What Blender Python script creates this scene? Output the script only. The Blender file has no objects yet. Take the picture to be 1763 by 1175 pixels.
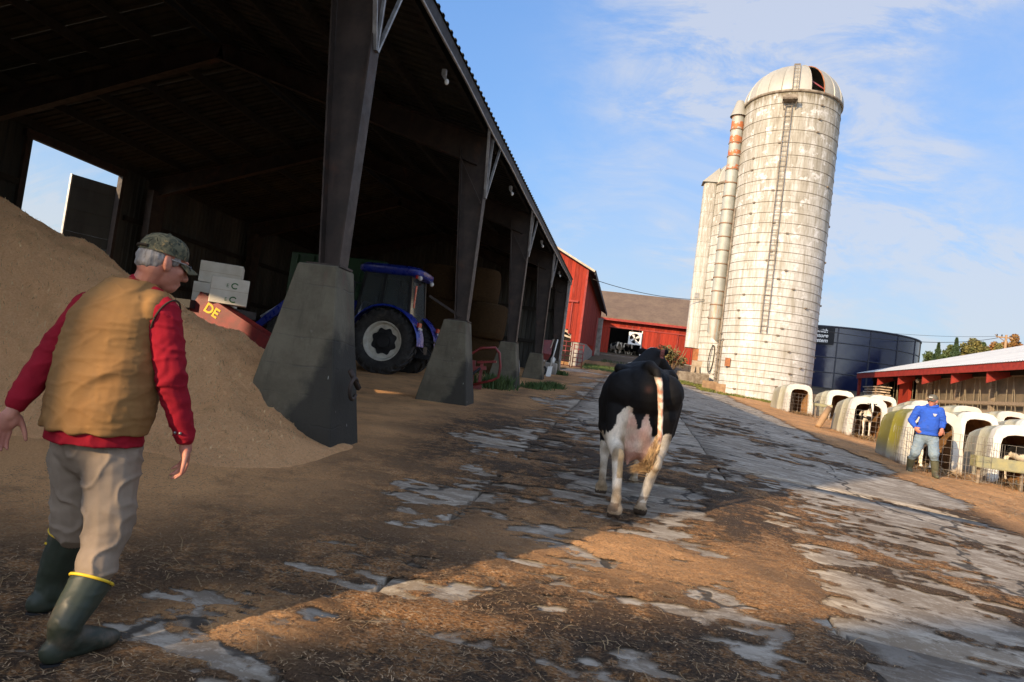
import bpy, bmesh, math, random
import numpy as np
from mathutils import Vector, Matrix, noise
from math import sin, cos, pi, radians, sqrt, atan2
random.seed(7); RNG = np.random.default_rng(11)
scene = bpy.context.scene
COL = scene.collection

# ------------------------------------------------------------------ camera, sky, sun, exposure
CAM_M = Matrix(((0.977446, -0.119899, 0.173851, 0.0),
                (0.166149, -0.071565, -0.983500, 0.0),
                (0.130363, 0.990203, -0.050030, 1.5),
                (0, 0, 0, 1)))
cam_d = bpy.data.cameras.new('camera'); cam = bpy.data.objects.new('camera', cam_d); COL.objects.link(cam)
cam.matrix_world = CAM_M
cam_d.sensor_width = 36.0; cam_d.lens = 24.0; cam_d.clip_start = 0.05; cam_d.clip_end = 6000
scene.camera = cam
SUN_AZ, SUN_EL = radians(32.0), radians(20.0)      # sun stands behind the camera to the left
to_sun = Vector((-sin(SUN_AZ) * cos(SUN_EL), -cos(SUN_AZ) * cos(SUN_EL), sin(SUN_EL)))
sun_d = bpy.data.lights.new('sun', 'SUN'); sun = bpy.data.objects.new('sun', sun_d); COL.objects.link(sun)
sun_d.energy = 5.0; sun_d.angle = radians(0.53); sun_d.color = (1.0, 0.75, 0.47)
sun.rotation_euler = to_sun.to_track_quat('Z', 'Y').to_euler(); sun.location = (-20, -30, 30)
world = bpy.data.worlds.new('World'); scene.world = world; world.use_nodes = True
def build_sky():
    nt = world.node_tree; N = nt.nodes; L = nt.links
    for n in list(N): N.remove(n)
    out = N.new('ShaderNodeOutputWorld'); bg = N.new('ShaderNodeBackground')
    sky = N.new('ShaderNodeTexSky'); sky.sky_type = 'NISHITA'; sky.sun_disc = False
    sky.sun_elevation = SUN_EL; sky.sun_rotation = math.atan2(to_sun.x, to_sun.y)
    sky.air_density = 1.0; sky.dust_density = 0.3; sky.ozone_density = 3.2; sky.altitude = 200
    bg.inputs['Strength'].default_value = 0.145
    tc = N.new('ShaderNodeTexCoord')
    sx = N.new('ShaderNodeSeparateXYZ'); L.new(tc.outputs['Generated'], sx.inputs[0])
    def math_(op, a, b=None, clamp=False):
        m = N.new('ShaderNodeMath'); m.operation = op; m.use_clamp = clamp
        for i, v in enumerate((a, b)):
            if v is None: continue
            if isinstance(v, (int, float)): m.inputs[i].default_value = v
            else: L.new(v, m.inputs[i])
        return m.outputs[0]
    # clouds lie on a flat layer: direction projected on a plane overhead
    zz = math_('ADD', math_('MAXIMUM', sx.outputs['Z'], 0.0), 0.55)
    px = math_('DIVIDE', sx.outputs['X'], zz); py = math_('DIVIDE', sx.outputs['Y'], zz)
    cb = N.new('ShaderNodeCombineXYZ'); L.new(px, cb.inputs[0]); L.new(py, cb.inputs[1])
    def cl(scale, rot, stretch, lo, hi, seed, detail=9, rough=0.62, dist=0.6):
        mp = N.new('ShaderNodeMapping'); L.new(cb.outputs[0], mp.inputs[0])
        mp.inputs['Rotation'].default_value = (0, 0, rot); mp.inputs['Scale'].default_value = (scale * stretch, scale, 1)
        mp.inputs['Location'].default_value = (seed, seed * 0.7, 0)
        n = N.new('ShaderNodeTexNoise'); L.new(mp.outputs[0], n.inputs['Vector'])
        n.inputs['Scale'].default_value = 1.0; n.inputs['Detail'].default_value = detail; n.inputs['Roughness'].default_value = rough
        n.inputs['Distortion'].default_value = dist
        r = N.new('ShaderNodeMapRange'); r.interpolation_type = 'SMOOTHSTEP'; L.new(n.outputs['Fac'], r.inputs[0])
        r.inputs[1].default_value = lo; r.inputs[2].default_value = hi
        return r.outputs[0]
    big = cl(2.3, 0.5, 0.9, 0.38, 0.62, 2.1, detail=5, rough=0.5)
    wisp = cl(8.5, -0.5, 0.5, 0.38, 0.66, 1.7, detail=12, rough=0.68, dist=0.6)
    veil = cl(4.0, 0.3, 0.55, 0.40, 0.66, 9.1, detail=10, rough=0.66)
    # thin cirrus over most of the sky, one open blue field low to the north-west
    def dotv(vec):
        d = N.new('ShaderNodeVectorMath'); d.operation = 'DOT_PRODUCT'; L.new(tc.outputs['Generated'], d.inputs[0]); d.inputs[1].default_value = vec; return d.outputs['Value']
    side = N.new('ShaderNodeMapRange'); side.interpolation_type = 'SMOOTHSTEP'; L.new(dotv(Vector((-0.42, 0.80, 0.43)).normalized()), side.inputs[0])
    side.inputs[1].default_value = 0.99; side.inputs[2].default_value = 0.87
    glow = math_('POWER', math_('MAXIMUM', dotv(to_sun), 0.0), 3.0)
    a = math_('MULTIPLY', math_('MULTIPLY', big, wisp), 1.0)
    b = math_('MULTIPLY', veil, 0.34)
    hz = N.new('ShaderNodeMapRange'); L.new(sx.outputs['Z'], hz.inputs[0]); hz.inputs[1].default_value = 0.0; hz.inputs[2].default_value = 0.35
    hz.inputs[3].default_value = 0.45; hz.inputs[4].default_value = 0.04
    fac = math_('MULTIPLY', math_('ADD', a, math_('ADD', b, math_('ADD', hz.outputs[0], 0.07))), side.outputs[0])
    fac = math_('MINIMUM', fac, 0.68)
    # even out the bright horizon band and keep the blue
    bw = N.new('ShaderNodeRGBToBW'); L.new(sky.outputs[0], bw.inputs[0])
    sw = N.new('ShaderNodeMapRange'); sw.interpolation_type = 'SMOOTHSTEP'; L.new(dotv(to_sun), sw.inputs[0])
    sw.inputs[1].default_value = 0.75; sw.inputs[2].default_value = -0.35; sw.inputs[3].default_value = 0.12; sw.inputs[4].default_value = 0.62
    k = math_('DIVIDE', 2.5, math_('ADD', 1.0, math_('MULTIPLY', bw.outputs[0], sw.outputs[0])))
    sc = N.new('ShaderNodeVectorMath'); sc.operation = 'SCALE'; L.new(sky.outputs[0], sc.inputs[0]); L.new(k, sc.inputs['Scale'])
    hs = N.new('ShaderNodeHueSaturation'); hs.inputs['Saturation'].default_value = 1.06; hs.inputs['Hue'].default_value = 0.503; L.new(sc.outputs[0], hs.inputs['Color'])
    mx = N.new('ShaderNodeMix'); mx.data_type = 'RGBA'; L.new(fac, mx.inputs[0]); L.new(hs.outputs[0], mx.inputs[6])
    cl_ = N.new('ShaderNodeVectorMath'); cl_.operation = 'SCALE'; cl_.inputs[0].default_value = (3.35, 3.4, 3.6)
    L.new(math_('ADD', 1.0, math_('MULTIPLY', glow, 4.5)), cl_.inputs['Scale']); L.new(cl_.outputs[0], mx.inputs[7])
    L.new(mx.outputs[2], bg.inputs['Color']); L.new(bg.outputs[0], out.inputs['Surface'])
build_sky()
vs = scene.view_settings; vs.view_transform = 'Standard'; vs.look = 'None'; vs.gamma = 1.0; vs.use_curve_mapping = False
vs.exposure = 0.6
scene.cycles.use_denoising = True
scene.cycles.max_bounces = 6; scene.cycles.diffuse_bounces = 3; scene.cycles.glossy_bounces = 3; scene.cycles.transmission_bounces = 4; scene.cycles.transparent_max_bounces = 8

# ------------------------------------------------------------------ terrain height
def gz(x, y):
    c = 0.062 * min(max(x - 1.4, 0.0), 7.0)
    if y < 45: b = 0.056 * y
    elif y < 160: b = 0.056 * 45 + 0.095 * (y - 45)
    else: b = 0.056 * 45 + 0.095 * 115 + 0.02 * (y - 160)
    return b - c
def gzn(x, y):
    c = 0.062 * np.clip(x - 1.4, 0, 7.0)
    b = np.where(y < 45, 0.056 * y, np.where(y < 160, 2.52 + 0.095 * (y - 45), 2.52 + 10.925 + 0.02 * (y - 160)))
    return b - c
def hash2(ix, iy, seed):
    h = (ix.astype(np.int64) * 374761393 + iy.astype(np.int64) * 668265263 + seed * 1442695041) & 0x7fffffff
    h = ((h ^ (h >> 13)) * 1274126177) & 0x7fffffff
    return ((h ^ (h >> 16)) & 0xffff) / 65535.0
def vnoise(x, y, seed=0):
    ix = np.floor(x); iy = np.floor(y); fx = x - ix; fy = y - iy
    fx = fx * fx * (3 - 2 * fx); fy = fy * fy * (3 - 2 * fy)
    a = hash2(ix, iy, seed); b = hash2(ix + 1, iy, seed); c = hash2(ix, iy + 1, seed); d = hash2(ix + 1, iy + 1, seed)
    return (a * (1 - fx) + b * fx) * (1 - fy) + (c * (1 - fx) + d * fx) * fy
def fbm(x, y, scale, octv=5, seed=0, gain=0.5):
    s = 0; amp = 1; tot = 0; f = scale
    for o in range(octv):
        s = s + amp * vnoise(x * f + 17.3 * o, y * f - 9.1 * o, seed + o); tot += amp; amp *= gain; f *= 2.03
    return s / tot

# ------------------------------------------------------------------ mesh helpers
def frame_from(d, up=Vector((0, 0, 1))):
    d = Vector(d).normalized()
    if abs(d.dot(up)) > 0.98: up = Vector((0, 1, 0))
    s = d.cross(up).normalized(); u = s.cross(d).normalized()
    return s, u
class MB:
    def __init__(self): self.v = []; self.f = []
    def add(self, vs_, fs):
        o = len(self.v); self.v += [tuple(p) for p in vs_]; self.f += [tuple(i + o for i in q) for q in fs]; return self
    def box(self, c, s, rz=0.0, rot=None):
        hx, hy, hz = s[0] / 2, s[1] / 2, s[2] / 2
        m = rot if rot is not None else Matrix.Rotation(rz, 3, 'Z')
        c = Vector(c)
        p = [c + m @ Vector((x, y, z)) for x in (-hx, hx) for y in (-hy, hy) for z in (-hz, hz)]
        return self.add(p, [(0, 1, 3, 2), (4, 6, 7, 5), (0, 4, 5, 1), (2, 3, 7, 6), (0, 2, 6, 4), (1, 5, 7, 3)])
    def bar(self, p, q, w, h, up=(0, 0, 1), w2=None, h2=None):
        p = Vector(p); q = Vector(q); s, u = frame_from(q - p, Vector(up))
        w2 = w if w2 is None else w2; h2 = h if h2 is None else h2
        P = [p + s * a * w / 2 + u * b * h / 2 for a, b in ((-1, -1), (1, -1), (1, 1), (-1, 1))]
        Q = [q + s * a * w2 / 2 + u * b * h2 / 2 for a, b in ((-1, -1), (1, -1), (1, 1), (-1, 1))]
        return self.add(P + Q, [(3, 2, 1, 0), (4, 5, 6, 7)] + [(i, (i + 1) % 4, 4 + (i + 1) % 4, 4 + i) for i in range(4)])
    def tube(self, pts, r, n=8, cap=True, radii=None):
        pts = [Vector(p) for p in pts]; rings = []
        up = Vector((0, 0, 1))
        for i, p in enumerate(pts):
            d = (pts[min(i + 1, len(pts) - 1)] - pts[max(i - 1, 0)])
            if d.length < 1e-9: d = Vector((0, 0, 1))
            s, u = frame_from(d, up); up = u if abs(u.dot(d.normalized())) < .9 else up
            rr = radii[i] if radii else r
            rings.append([p + (s * cos(2 * pi * k / n) + u * sin(2 * pi * k / n)) * rr for k in range(n)])
        return self.loft(rings, cap)
    def loft(self, rings, cap=True, closed=True):
        o = len(self.v); n = len(rings[0])
        for r in rings: self.v += [tuple(p) for p in r]
        for i in range(len(rings) - 1):
            for k in range(n if closed else n - 1):
                k2 = (k + 1) % n
                self.f.append((o + i * n + k, o + i * n + k2, o + (i + 1) * n + k2, o + (i + 1) * n + k))
        if cap:
            self.f.append(tuple(o + k for k in reversed(range(n)))); self.f.append(tuple(o + (len(rings) - 1) * n + k for k in range(n)))
        return self
    def lathe(self, prof, n=32, c=(0, 0, 0), a0=0.0, a1=2 * pi, cap=False):
        c = Vector(c); full = abs(a1 - a0 - 2 * pi) < 1e-6
        m = n if full else n + 1
        rings = [[c + Vector((r * cos(a0 + (a1 - a0) * k / n), r * sin(a0 + (a1 - a0) * k / n), z)) for k in range(m)] for r, z in prof]
        return self.loft(rings, cap, closed=full)
    def rc(self, p, q, r1, r2, n=14, m=4):
        """capsule with two radii"""
        p = Vector(p); q = Vector(q); d = q - p
        s, u = frame_from(d); d = d.normalized(); rings = []
        for i in range(m + 1):
            a = -pi / 2 + pi / 2 * i / m; a = max(a, -pi / 2 + 0.12)
            rings.append((p + d * r1 * sin(a), r1 * cos(a)))
        for i in range(m + 1):
            a = pi / 2 * i / m; a = min(a, pi / 2 - 0.12)
            rings.append((q + d * r2 * sin(a), r2 * cos(a)))
        return self.loft([[c + (s * cos(2 * pi * k / n) + u * sin(2 * pi * k / n)) * r for k in range(n)] for c, r in rings])
    def ell(self, c, ax, ay=None, az=None, n=18, m=10):
        """ellipsoid: ax, ay, az numbers or vectors"""
        c = Vector(c)
        if not hasattr(ax, '__len__'): ax = Vector((ax, 0, 0)); ay = Vector((0, ay, 0)); az = Vector((0, 0, az))
        ax, ay, az = Vector(ax), Vector(ay), Vector(az); rings = []
        for i in range(m + 1):
            t = -pi / 2 + pi * i / m; t = max(-pi / 2 + .1, min(pi / 2 - .1, t))
            rings.append([c + az * sin(t) + (ax * cos(2 * pi * k / n) + ay * sin(2 * pi * k / n)) * cos(t) for k in range(n)])
        return self.loft(rings)
    def mesh(self, name='mesh', smooth=False):
        me = bpy.data.meshes.new(name); me.from_pydata(self.v, [], self.f); me.validate()
        bm = bmesh.new(); bm.from_mesh(me); bmesh.ops.recalc_face_normals(bm, faces=bm.faces); bm.to_mesh(me); bm.free()
        if smooth: me.polygons.foreach_set('use_smooth', [True] * len(me.polygons))
        return me
def ob(name, me, mat=None, parent=None, loc=None, smooth=False, rz=None):
    if isinstance(me, MB): me = me.mesh(name, smooth)
    o = bpy.data.objects.new(name, me); COL.objects.link(o)
    if mat is not None and len(me.materials) == 0: me.materials.append(mat)
    if parent is not None: o.parent = parent
    if loc is not None: o.location = loc
    if rz is not None: o.rotation_euler[2] = rz
    return o
def tag(o, label=None, cat=None, group=None, kind=None):
    if label: o['label'] = label
    if cat: o['category'] = cat
    if group: o['group'] = group
    if kind: o['kind'] = kind
    return o
def empty(name, loc=(0, 0, 0), rz=0.0, label=None, cat=None, group=None, kind=None):
    o = bpy.data.objects.new(name, None); COL.objects.link(o); o.location = loc; o.rotation_euler[2] = rz
    o.empty_display_size = 0.2
    return tag(o, label, cat, group, kind)
def copy_tree(o, parent=None):
    c = o.copy(); COL.objects.link(c); c.parent = parent
    for ch in [x for x in bpy.data.objects if x.parent == o]: copy_tree(ch, c)
    return c
def smooth_by_angle(me, deg=40):
    me.polygons.foreach_set('use_smooth', [True] * len(me.polygons))
    bm = bmesh.new(); bm.from_mesh(me); lim = radians(deg)
    for e in bm.edges:
        if len(e.link_faces) == 2 and e.calc_face_angle(0) > lim: e.smooth = False
    bm.to_mesh(me); bm.free(); return me
def bevel(me, w=0.01, seg=1):
    bm = bmesh.new(); bm.from_mesh(me)
    bmesh.ops.bevel(bm, geom=[e for e in bm.edges if len(e.link_faces) == 2 and e.calc_face_angle(0) > 0.5], offset=w, segments=seg, affect='EDGES', clamp_overlap=True)
    bm.to_mesh(me); bm.free(); return me
def remesh(mb, voxel=0.01, it=3, fac=0.5):
    """union of overlapping closed shapes as one continuous surface"""
    me = mb.mesh('tmp'); o = bpy.data.objects.new('tmp', me); COL.objects.link(o)
    m = o.modifiers.new('r', 'REMESH'); m.mode = 'VOXEL'; m.voxel_size = voxel; m.adaptivity = 0.0
    if it:
        s = o.modifiers.new('s', 'SMOOTH'); s.factor = fac; s.iterations = it
    dg = bpy.context.evaluated_depsgraph_get(); dg.update()
    me2 = bpy.data.meshes.new_from_object(o.evaluated_get(dg))
    bpy.data.objects.remove(o); bpy.data.meshes.remove(me)
    me2.polygons.foreach_set('use_smooth', [True] * len(me2.polygons))
    return me2
def displace(me, fn):
    """move each vertex along its normal by fn(co)"""
    n = len(me.vertices); co = np.empty(n * 3, dtype=np.float32); no = np.empty(n * 3, dtype=np.float32)
    me.vertices.foreach_get('co', co); me.vertices.foreach_get('normal', no); co = co.reshape(-1, 3); no = no.reshape(-1, 3)
    d = np.array([fn(Vector(p)) for p in co.tolist()], dtype=np.float32)
    me.vertices.foreach_set('co', (co + no * d[:, None]).ravel())
    me.update(); return me
def text_mesh(s, size, depth=0.002, shear=0.0, bold=0.0):
    cu = bpy.data.curves.new('t', 'FONT'); cu.body = s; cu.size = size; cu.extrude = depth; cu.shear = shear; cu.offset = bold
    o = bpy.data.objects.new('t', cu); COL.objects.link(o)
    dg = bpy.context.evaluated_depsgraph_get(); dg.update()
    me = bpy.data.meshes.new_from_object(o.evaluated_get(dg)); bpy.data.objects.remove(o); return me
def np_mesh(name, verts, faces):
    me = bpy.data.meshes.new(name)
    nv, nf = len(verts), len(faces); k = faces.shape[1]
    me.vertices.add(nv); me.vertices.foreach_set('co', np.ascontiguousarray(verts, dtype=np.float32).ravel())
    me.loops.add(nf * k); me.loops.foreach_set('vertex_index', np.ascontiguousarray(faces, dtype=np.int32).ravel())
    me.polygons.add(nf); me.polygons.foreach_set('loop_start', np.arange(nf, dtype=np.int32) * k)
    me.polygons.foreach_set('loop_total', np.full(nf, k, dtype=np.int32)); me.update(calc_edges=True); me.validate(); return me
def grid_mesh(name, X, Y, Z):
    n, m = X.shape
    idx = np.arange(n * m).reshape(n, m)
    f = np.stack([idx[:-1, :-1], idx[:-1, 1:], idx[1:, 1:], idx[1:, :-1]], -1).reshape(-1, 4)
    return np_mesh(name, np.stack([X, Y, Z], -1).reshape(-1, 3), f)
def set_col(me, cols, name='Col'):
    a = me.color_attributes.new(name, 'FLOAT_COLOR', 'POINT')
    c = np.ones((len(me.vertices), 4), dtype=np.float32); c[:, :3] = cols; a.data.foreach_set('color', c.ravel())
def set_flt(me, vals, name):
    a = me.attributes.new(name, 'FLOAT', 'POINT'); a.data.foreach_set('value', np.asarray(vals, dtype=np.float32))
# ------------------------------------------------------------------ materials
class NT:
    def __init__(self, name):
        self.m = bpy.data.materials.new(name); self.m.use_nodes = True
        self.t = self.m.node_tree; self.N = self.t.nodes; self.L = self.t.links
        self.b = self.N['Principled BSDF']; self.out = self.N['Material Output']
    def n(self, typ, **kw):
        o = self.N.new(typ)
        for k, v in kw.items(): setattr(o, k, v)
        return o
    def inp(self, sock, v):
        if isinstance(v, bpy.types.NodeSocket): self.L.new(v, sock)
        elif isinstance(v, (tuple, list)) and len(v) == 3 and sock.type == 'RGBA': sock.default_value = (*v, 1)
        else: sock.default_value = v
    def coord(self, kind='Object', scale=(1, 1, 1), loc=(0, 0, 0), rot=(0, 0, 0)):
        if kind == 'World':
            g = self.n('ShaderNodeNewGeometry').outputs['Position']
        else:
            g = self.n('ShaderNodeTexCoord').outputs[kind]
        mp = self.n('ShaderNodeMapping'); self.L.new(g, mp.inputs[0])
        mp.inputs['Scale'].default_value = scale; mp.inputs['Location'].default_value = loc; mp.inputs['Rotation'].default_value = rot
        return mp.outputs[0]
    def noise(self, vec, scale=5, detail=6, rough=0.55, dist=0.0):
        o = self.n('ShaderNodeTexNoise'); self.L.new(vec, o.inputs['Vector'])
        o.inputs['Scale'].default_value = scale; o.inputs['Detail'].default_value = detail; o.inputs['Roughness'].default_value = rough; o.inputs['Distortion'].default_value = dist
        return o.outputs['Fac']
    def voro(self, vec, scale=5, feature='F1', out='Distance', rnd=1.0):
        o = self.n('ShaderNodeTexVoronoi', feature=feature); self.L.new(vec, o.inputs['Vector']); o.inputs['Scale'].default_value = scale
        o.inputs['Randomness'].default_value = rnd
        return o.outputs[out]
    def ramp(self, fac, lo, hi, a=0.0, b=1.0, smooth=True):
        o = self.n('ShaderNodeMapRange'); o.interpolation_type = 'SMOOTHSTEP' if smooth else 'LINEAR'
        self.inp(o.inputs[0], fac); o.inputs[1].default_value = lo; o.inputs[2].default_value = hi; o.inputs[3].default_value = a; o.inputs[4].default_value = b
        return o.outputs[0]
    def mix(self, fac, a, b, blend='MIX'):
        o = self.n('ShaderNodeMix', data_type='RGBA', blend_type=blend); self.inp(o.inputs[0], fac); self.inp(o.inputs[6], a); self.inp(o.inputs[7], b)
        return o.outputs[2]
    def math(self, op, a, b=0.0, clamp=False):
        o = self.n('ShaderNodeMath', operation=op); o.use_clamp = clamp; self.inp(o.inputs[0], a); self.inp(o.inputs[1], b); return o.outputs[0]
    def bump(self, h, strength=0.3, dist=0.01):
        o = self.n('ShaderNodeBump'); o.inputs['Strength'].default_value = strength; o.inputs['Distance'].default_value = dist
        self.inp(o.inputs['Height'], h); self.L.new(o.outputs[0], self.b.inputs['Normal']); return o
    def sep(self, vec):
        o = self.n('ShaderNodeSeparateXYZ'); self.L.new(vec, o.inputs[0]); return o.outputs
    def attr(self, name, out='Color'):
        o = self.n('ShaderNodeAttribute'); o.attribute_name = name; return o.outputs[out]
    def rnd(self): return self.n('ShaderNodeObjectInfo').outputs['Random']
    def set(self, col=None, rough=None, metal=None, spec=None):
        if col is not None: self.inp(self.b.inputs['Base Color'], col)
        if rough is not None: self.inp(self.b.inputs['Roughness'], rough)
        if metal is not None: self.inp(self.b.inputs['Metallic'], metal)
        if spec is not None: self.inp(self.b.inputs['Specular IOR Level'], spec)
        return self.m
def pm(name, c1, c2=None, scale=4.0, rough=0.8, bump=0.2, bscale=60.0, metal=0.0, spec=0.3, lo=0.35, hi=0.65, stretch=(1, 1, 1), kind='Object', rvar=0.0, bdist=0.006, dirt=None, dlo=0.5, dhi=0.75, dscale=1.5):
    """general weathered surface: two tones, optional dirt tone, fine relief"""
    t = NT(name); v = t.coord(kind, stretch)
    c2 = c2 or tuple(x * 0.7 for x in c1)
    col = t.mix(t.ramp(t.noise(v, scale, 8, 0.6), lo, hi), c1, c2)
    if dirt: col = t.mix(t.ramp(t.noise(v, dscale, 9, 0.65, 0.4), dlo, dhi), col, dirt)
    if rvar: col = t.mix(1.0, col, t.mix(t.rnd(), (1 - rvar,) * 3, (1 + rvar,) * 3), 'MULTIPLY')
    if bump: t.bump(t.noise(v, bscale, 6, 0.6), bump, bdist)
    return t.set(col, t.ramp(t.noise(v, scale * 3, 4), 0.3, 0.7, rough - 0.08, min(1, rough + 0.08)), metal, spec)
MAT = {}
def mats():
    M = MAT
    M['steel_dark'] = pm('rusty_brown_steel', (0.052, 0.036, 0.028), (0.028, 0.021, 0.017), 3, 0.6, 0.15, 80, dirt=(0.13, 0.055, 0.03), dlo=0.55, dhi=0.8)
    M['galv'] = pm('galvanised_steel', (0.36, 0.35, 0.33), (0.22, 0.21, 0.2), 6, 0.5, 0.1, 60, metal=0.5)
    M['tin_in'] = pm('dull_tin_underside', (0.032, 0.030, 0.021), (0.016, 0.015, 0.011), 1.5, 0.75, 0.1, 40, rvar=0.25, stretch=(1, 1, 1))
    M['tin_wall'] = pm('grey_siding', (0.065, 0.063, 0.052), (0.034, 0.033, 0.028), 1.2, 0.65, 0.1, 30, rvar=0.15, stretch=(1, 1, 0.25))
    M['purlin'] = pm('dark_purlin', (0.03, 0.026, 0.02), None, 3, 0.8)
    M['bulb'] = pm('lamp_glass', (0.75, 0.75, 0.7), (0.6, 0.6, 0.55), 4, 0.25, 0)
    # pier concrete with formwork lines and a wet splash zone
    t = NT('pier_concrete'); v = t.coord('Object'); s = t.sep(v)
    c = t.mix(t.ramp(t.noise(v, 2.2, 9, 0.65), .3, .7), (0.15, 0.132, 0.092), (0.09, 0.078, 0.053))
    lines = t.ramp(t.math('ABSOLUTE', t.math('SUBTRACT', t.math('FRACT', t.math('ADD', t.math('MULTIPLY', s[2], 3.2), t.math('MULTIPLY', t.noise(v, 1.2, 3), 0.5))), 0.5)), 0.0, 0.05, 1.0, 0.0)
    lines = t.math('MULTIPLY', lines, t.ramp(t.noise(t.coord('Object', (1.5, 1.5, 4)), 1.7, 4), .42, .62))
    c = t.mix(t.math('MULTIPLY', lines, 0.6), c, (0.07, 0.066, 0.055))
    c = t.mix(t.ramp(t.noise(t.coord('Object', (3, 3, .35)), 2.6, 9, .72), .5, .72, 0, .65), c, (0.07, 0.062, 0.045))
    c = t.mix(t.ramp(t.noise(v, 9, 8, .7), .6, .75, 0, .4), c, (0.21, 0.195, 0.155))
    # splashed, manure-darkened lower outer side
    wet = t.math('ADD', t.math('ADD', t.math('MULTIPLY', s[2], -0.45), s[0]), t.math('MULTIPLY', t.noise(v, 2.5, 7, .6), 0.5))
    c = t.mix(t.ramp(wet, 0.62, 0.80, 0, 0.85), c, (0.025, 0.024, 0.021))
    rust = t.math('MULTIPLY', t.ramp(t.noise(t.coord('Object', (2, 2, .6)), 2.4, 6), .52, .7), t.ramp(s[2], -1.0, -.3))
    c = t.mix(t.math('MULTIPLY', rust, .6), c, (0.13, 0.065, 0.05))
    sp = t.ramp(t.voro(t.coord('Object', (1, 1, 0.25)), 9.0), 0.03, 0.07, 1, 0)
    c = t.mix(t.math('MULTIPLY', sp, t.ramp(s[0], .02, .2)), c, (0.45, 0.45, 0.42))
    t.bump(t.math('ADD', t.noise(v, 30, 8, .65), t.math('MULTIPLY', lines, -0.7)), 0.5, 0.012)
    M['pier'] = t.set(c, 0.85, 0, 0.25)
    # yard slab
    t = NT('yard_concrete'); v = t.coord('World')
    c = t.mix(t.ramp(t.noise(v, 0.9, 9, .62), .3, .7), (0.43, 0.38, 0.305), (0.30, 0.26, 0.205))
    c = t.mix(t.ramp(t.noise(t.coord('World', (1, 2.2, 1)), 2.9, 10, .74, .5), .40, .54, 0, .78), c, (0.17, 0.13, 0.09))
    c = t.mix(t.ramp(t.noise(t.coord('World', (1, 3.0, 1)), 0.9, 9, .7, .8), .54, .70, 0, .7), c, (0.10, 0.085, 0.07))
    c = t.mix(t.ramp(t.noise(v, 30, 5, .7), .52, .72, 0, .5), c, (0.48, 0.435, 0.365))
    vd = t.coord('World', (0.55, 0.42, 1))
    wob = t.n('ShaderNodeVectorMath', operation='ADD'); t.L.new(vd, wob.inputs[0])
    nz = t.n('ShaderNodeTexNoise'); t.L.new(v, nz.inputs['Vector']); nz.inputs['Scale'].default_value = 2.2; nz.inputs['Detail'].default_value = 6
    sc = t.n('ShaderNodeVectorMath', operation='SCALE'); t.L.new(nz.outputs['Color'], sc.inputs[0]); sc.inputs['Scale'].default_value = 0.42
    t.L.new(sc.outputs[0], wob.inputs[1])
    cr = t.ramp(t.voro(wob.outputs[0], 0.9, 'DISTANCE_TO_EDGE', 'Distance'), 0.006, 0.02, 1, 0)
    c = t.mix(t.math('MULTIPLY', cr, .85), c, (0.035, 0.03, 0.025))
    t.bump(t.math('ADD', t.math('MULTIPLY', t.noise(v, 22, 8, .7), .6), t.math('MULTIPLY', cr, -1.2)), 0.5, 0.015)
    M['slab'] = t.set(c, t.ramp(t.noise(v, 1.3, 6), .3, .7, .75, .95), 0, 0.15)
    # litter: sawdust, straw crumbs, manure
    t = NT('litter'); v = t.coord('World')
    fine = t.noise(t.coord('World', (1, 1, 1)), 60, 6, .75)
    chip = t.voro(t.coord('World', (1, 1.8, 1), rot=(0, 0, .5)), 62, 'F1', 'Color')
    chs = t.sep(chip)
    c = t.mix(t.ramp(fine, .34, .66), (0.21, 0.098, 0.040), (0.47, 0.245, 0.10))
    c = t.mix(t.ramp(chs[0], .70, .95, 0, .8), c, (0.50, 0.35, 0.21))
    c = t.mix(t.ramp(chs[2], .78, .95, 0, .7), c, (0.05, 0.035, 0.025))
    dark = t.math('ADD', t.math('MULTIPLY', t.noise(v, 1.3, 10, .72, .3), .7), t.math('MULTIPLY', t.noise(v, 11, 7, .7), .35))
    c = t.mix(t.ramp(dark, .455, .56, 0, .9), c, t.mix(t.ramp(fine, .35, .7), (0.030, 0.024, 0.019), (.10, .07, .045)))
    dry = t.attr('dry', 'Fac')
    gold = t.mix(t.ramp(fine, .3, .7), (0.66, 0.325, 0.13), (0.88, 0.51, 0.235))
    c = t.mix(t.math('MULTIPLY', dry, t.ramp(t.noise(v, 3, 7, .6), .25, .5, .55, 1)), c, gold)
    t.bump(t.math('ADD', t.math('MULTIPLY', fine, .9), t.math('ADD', t.math('MULTIPLY', chs[1], .5), t.math('MULTIPLY', t.noise(v, 18, 7, .7), .9))), 1.0, 0.035)
    edge = t.math('ADD', t.attr('hh', 'Fac'), t.math('ADD', t.math('MULTIPLY', t.math('SUBTRACT', t.noise(t.coord('World', (1, 1.5, 1)), 9, 8, .72), .5), .034), t.math('MULTIPLY', t.math('SUBTRACT', fine, .5), .016)))
    t.inp(t.b.inputs['Alpha'], t.ramp(edge, -.004, .005))
    M['litter'] = t.set(c, t.ramp(dark, .45, .65, .95, .7), 0, 0.15)
    # sawdust heap
    t = NT('sawdust'); v = t.coord('World')
    fine = t.noise(v, 55, 7, .8)
    c = t.mix(t.ramp(fine, .3, .7), (0.78, 0.39, 0.165), (0.96, 0.585, 0.30))
    c = t.mix(t.ramp(t.noise(t.coord('World', (1.2, 1.2, .6)), 1.5, 9, .65, .3), .54, .72, 0, .45), c, (0.52, 0.28, 0.12))
    c = t.mix(t.ramp(t.noise(v, 5, 9, .75), .64, .76, 0, .55), c, (0.28, 0.14, 0.06))
    c = t.mix(t.ramp(t.voro(t.coord('World', (1, 1, 2)), 48, 'F1', 'Distance'), .05, .16, .55, 0), c, (.82, .62, .40))
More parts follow.
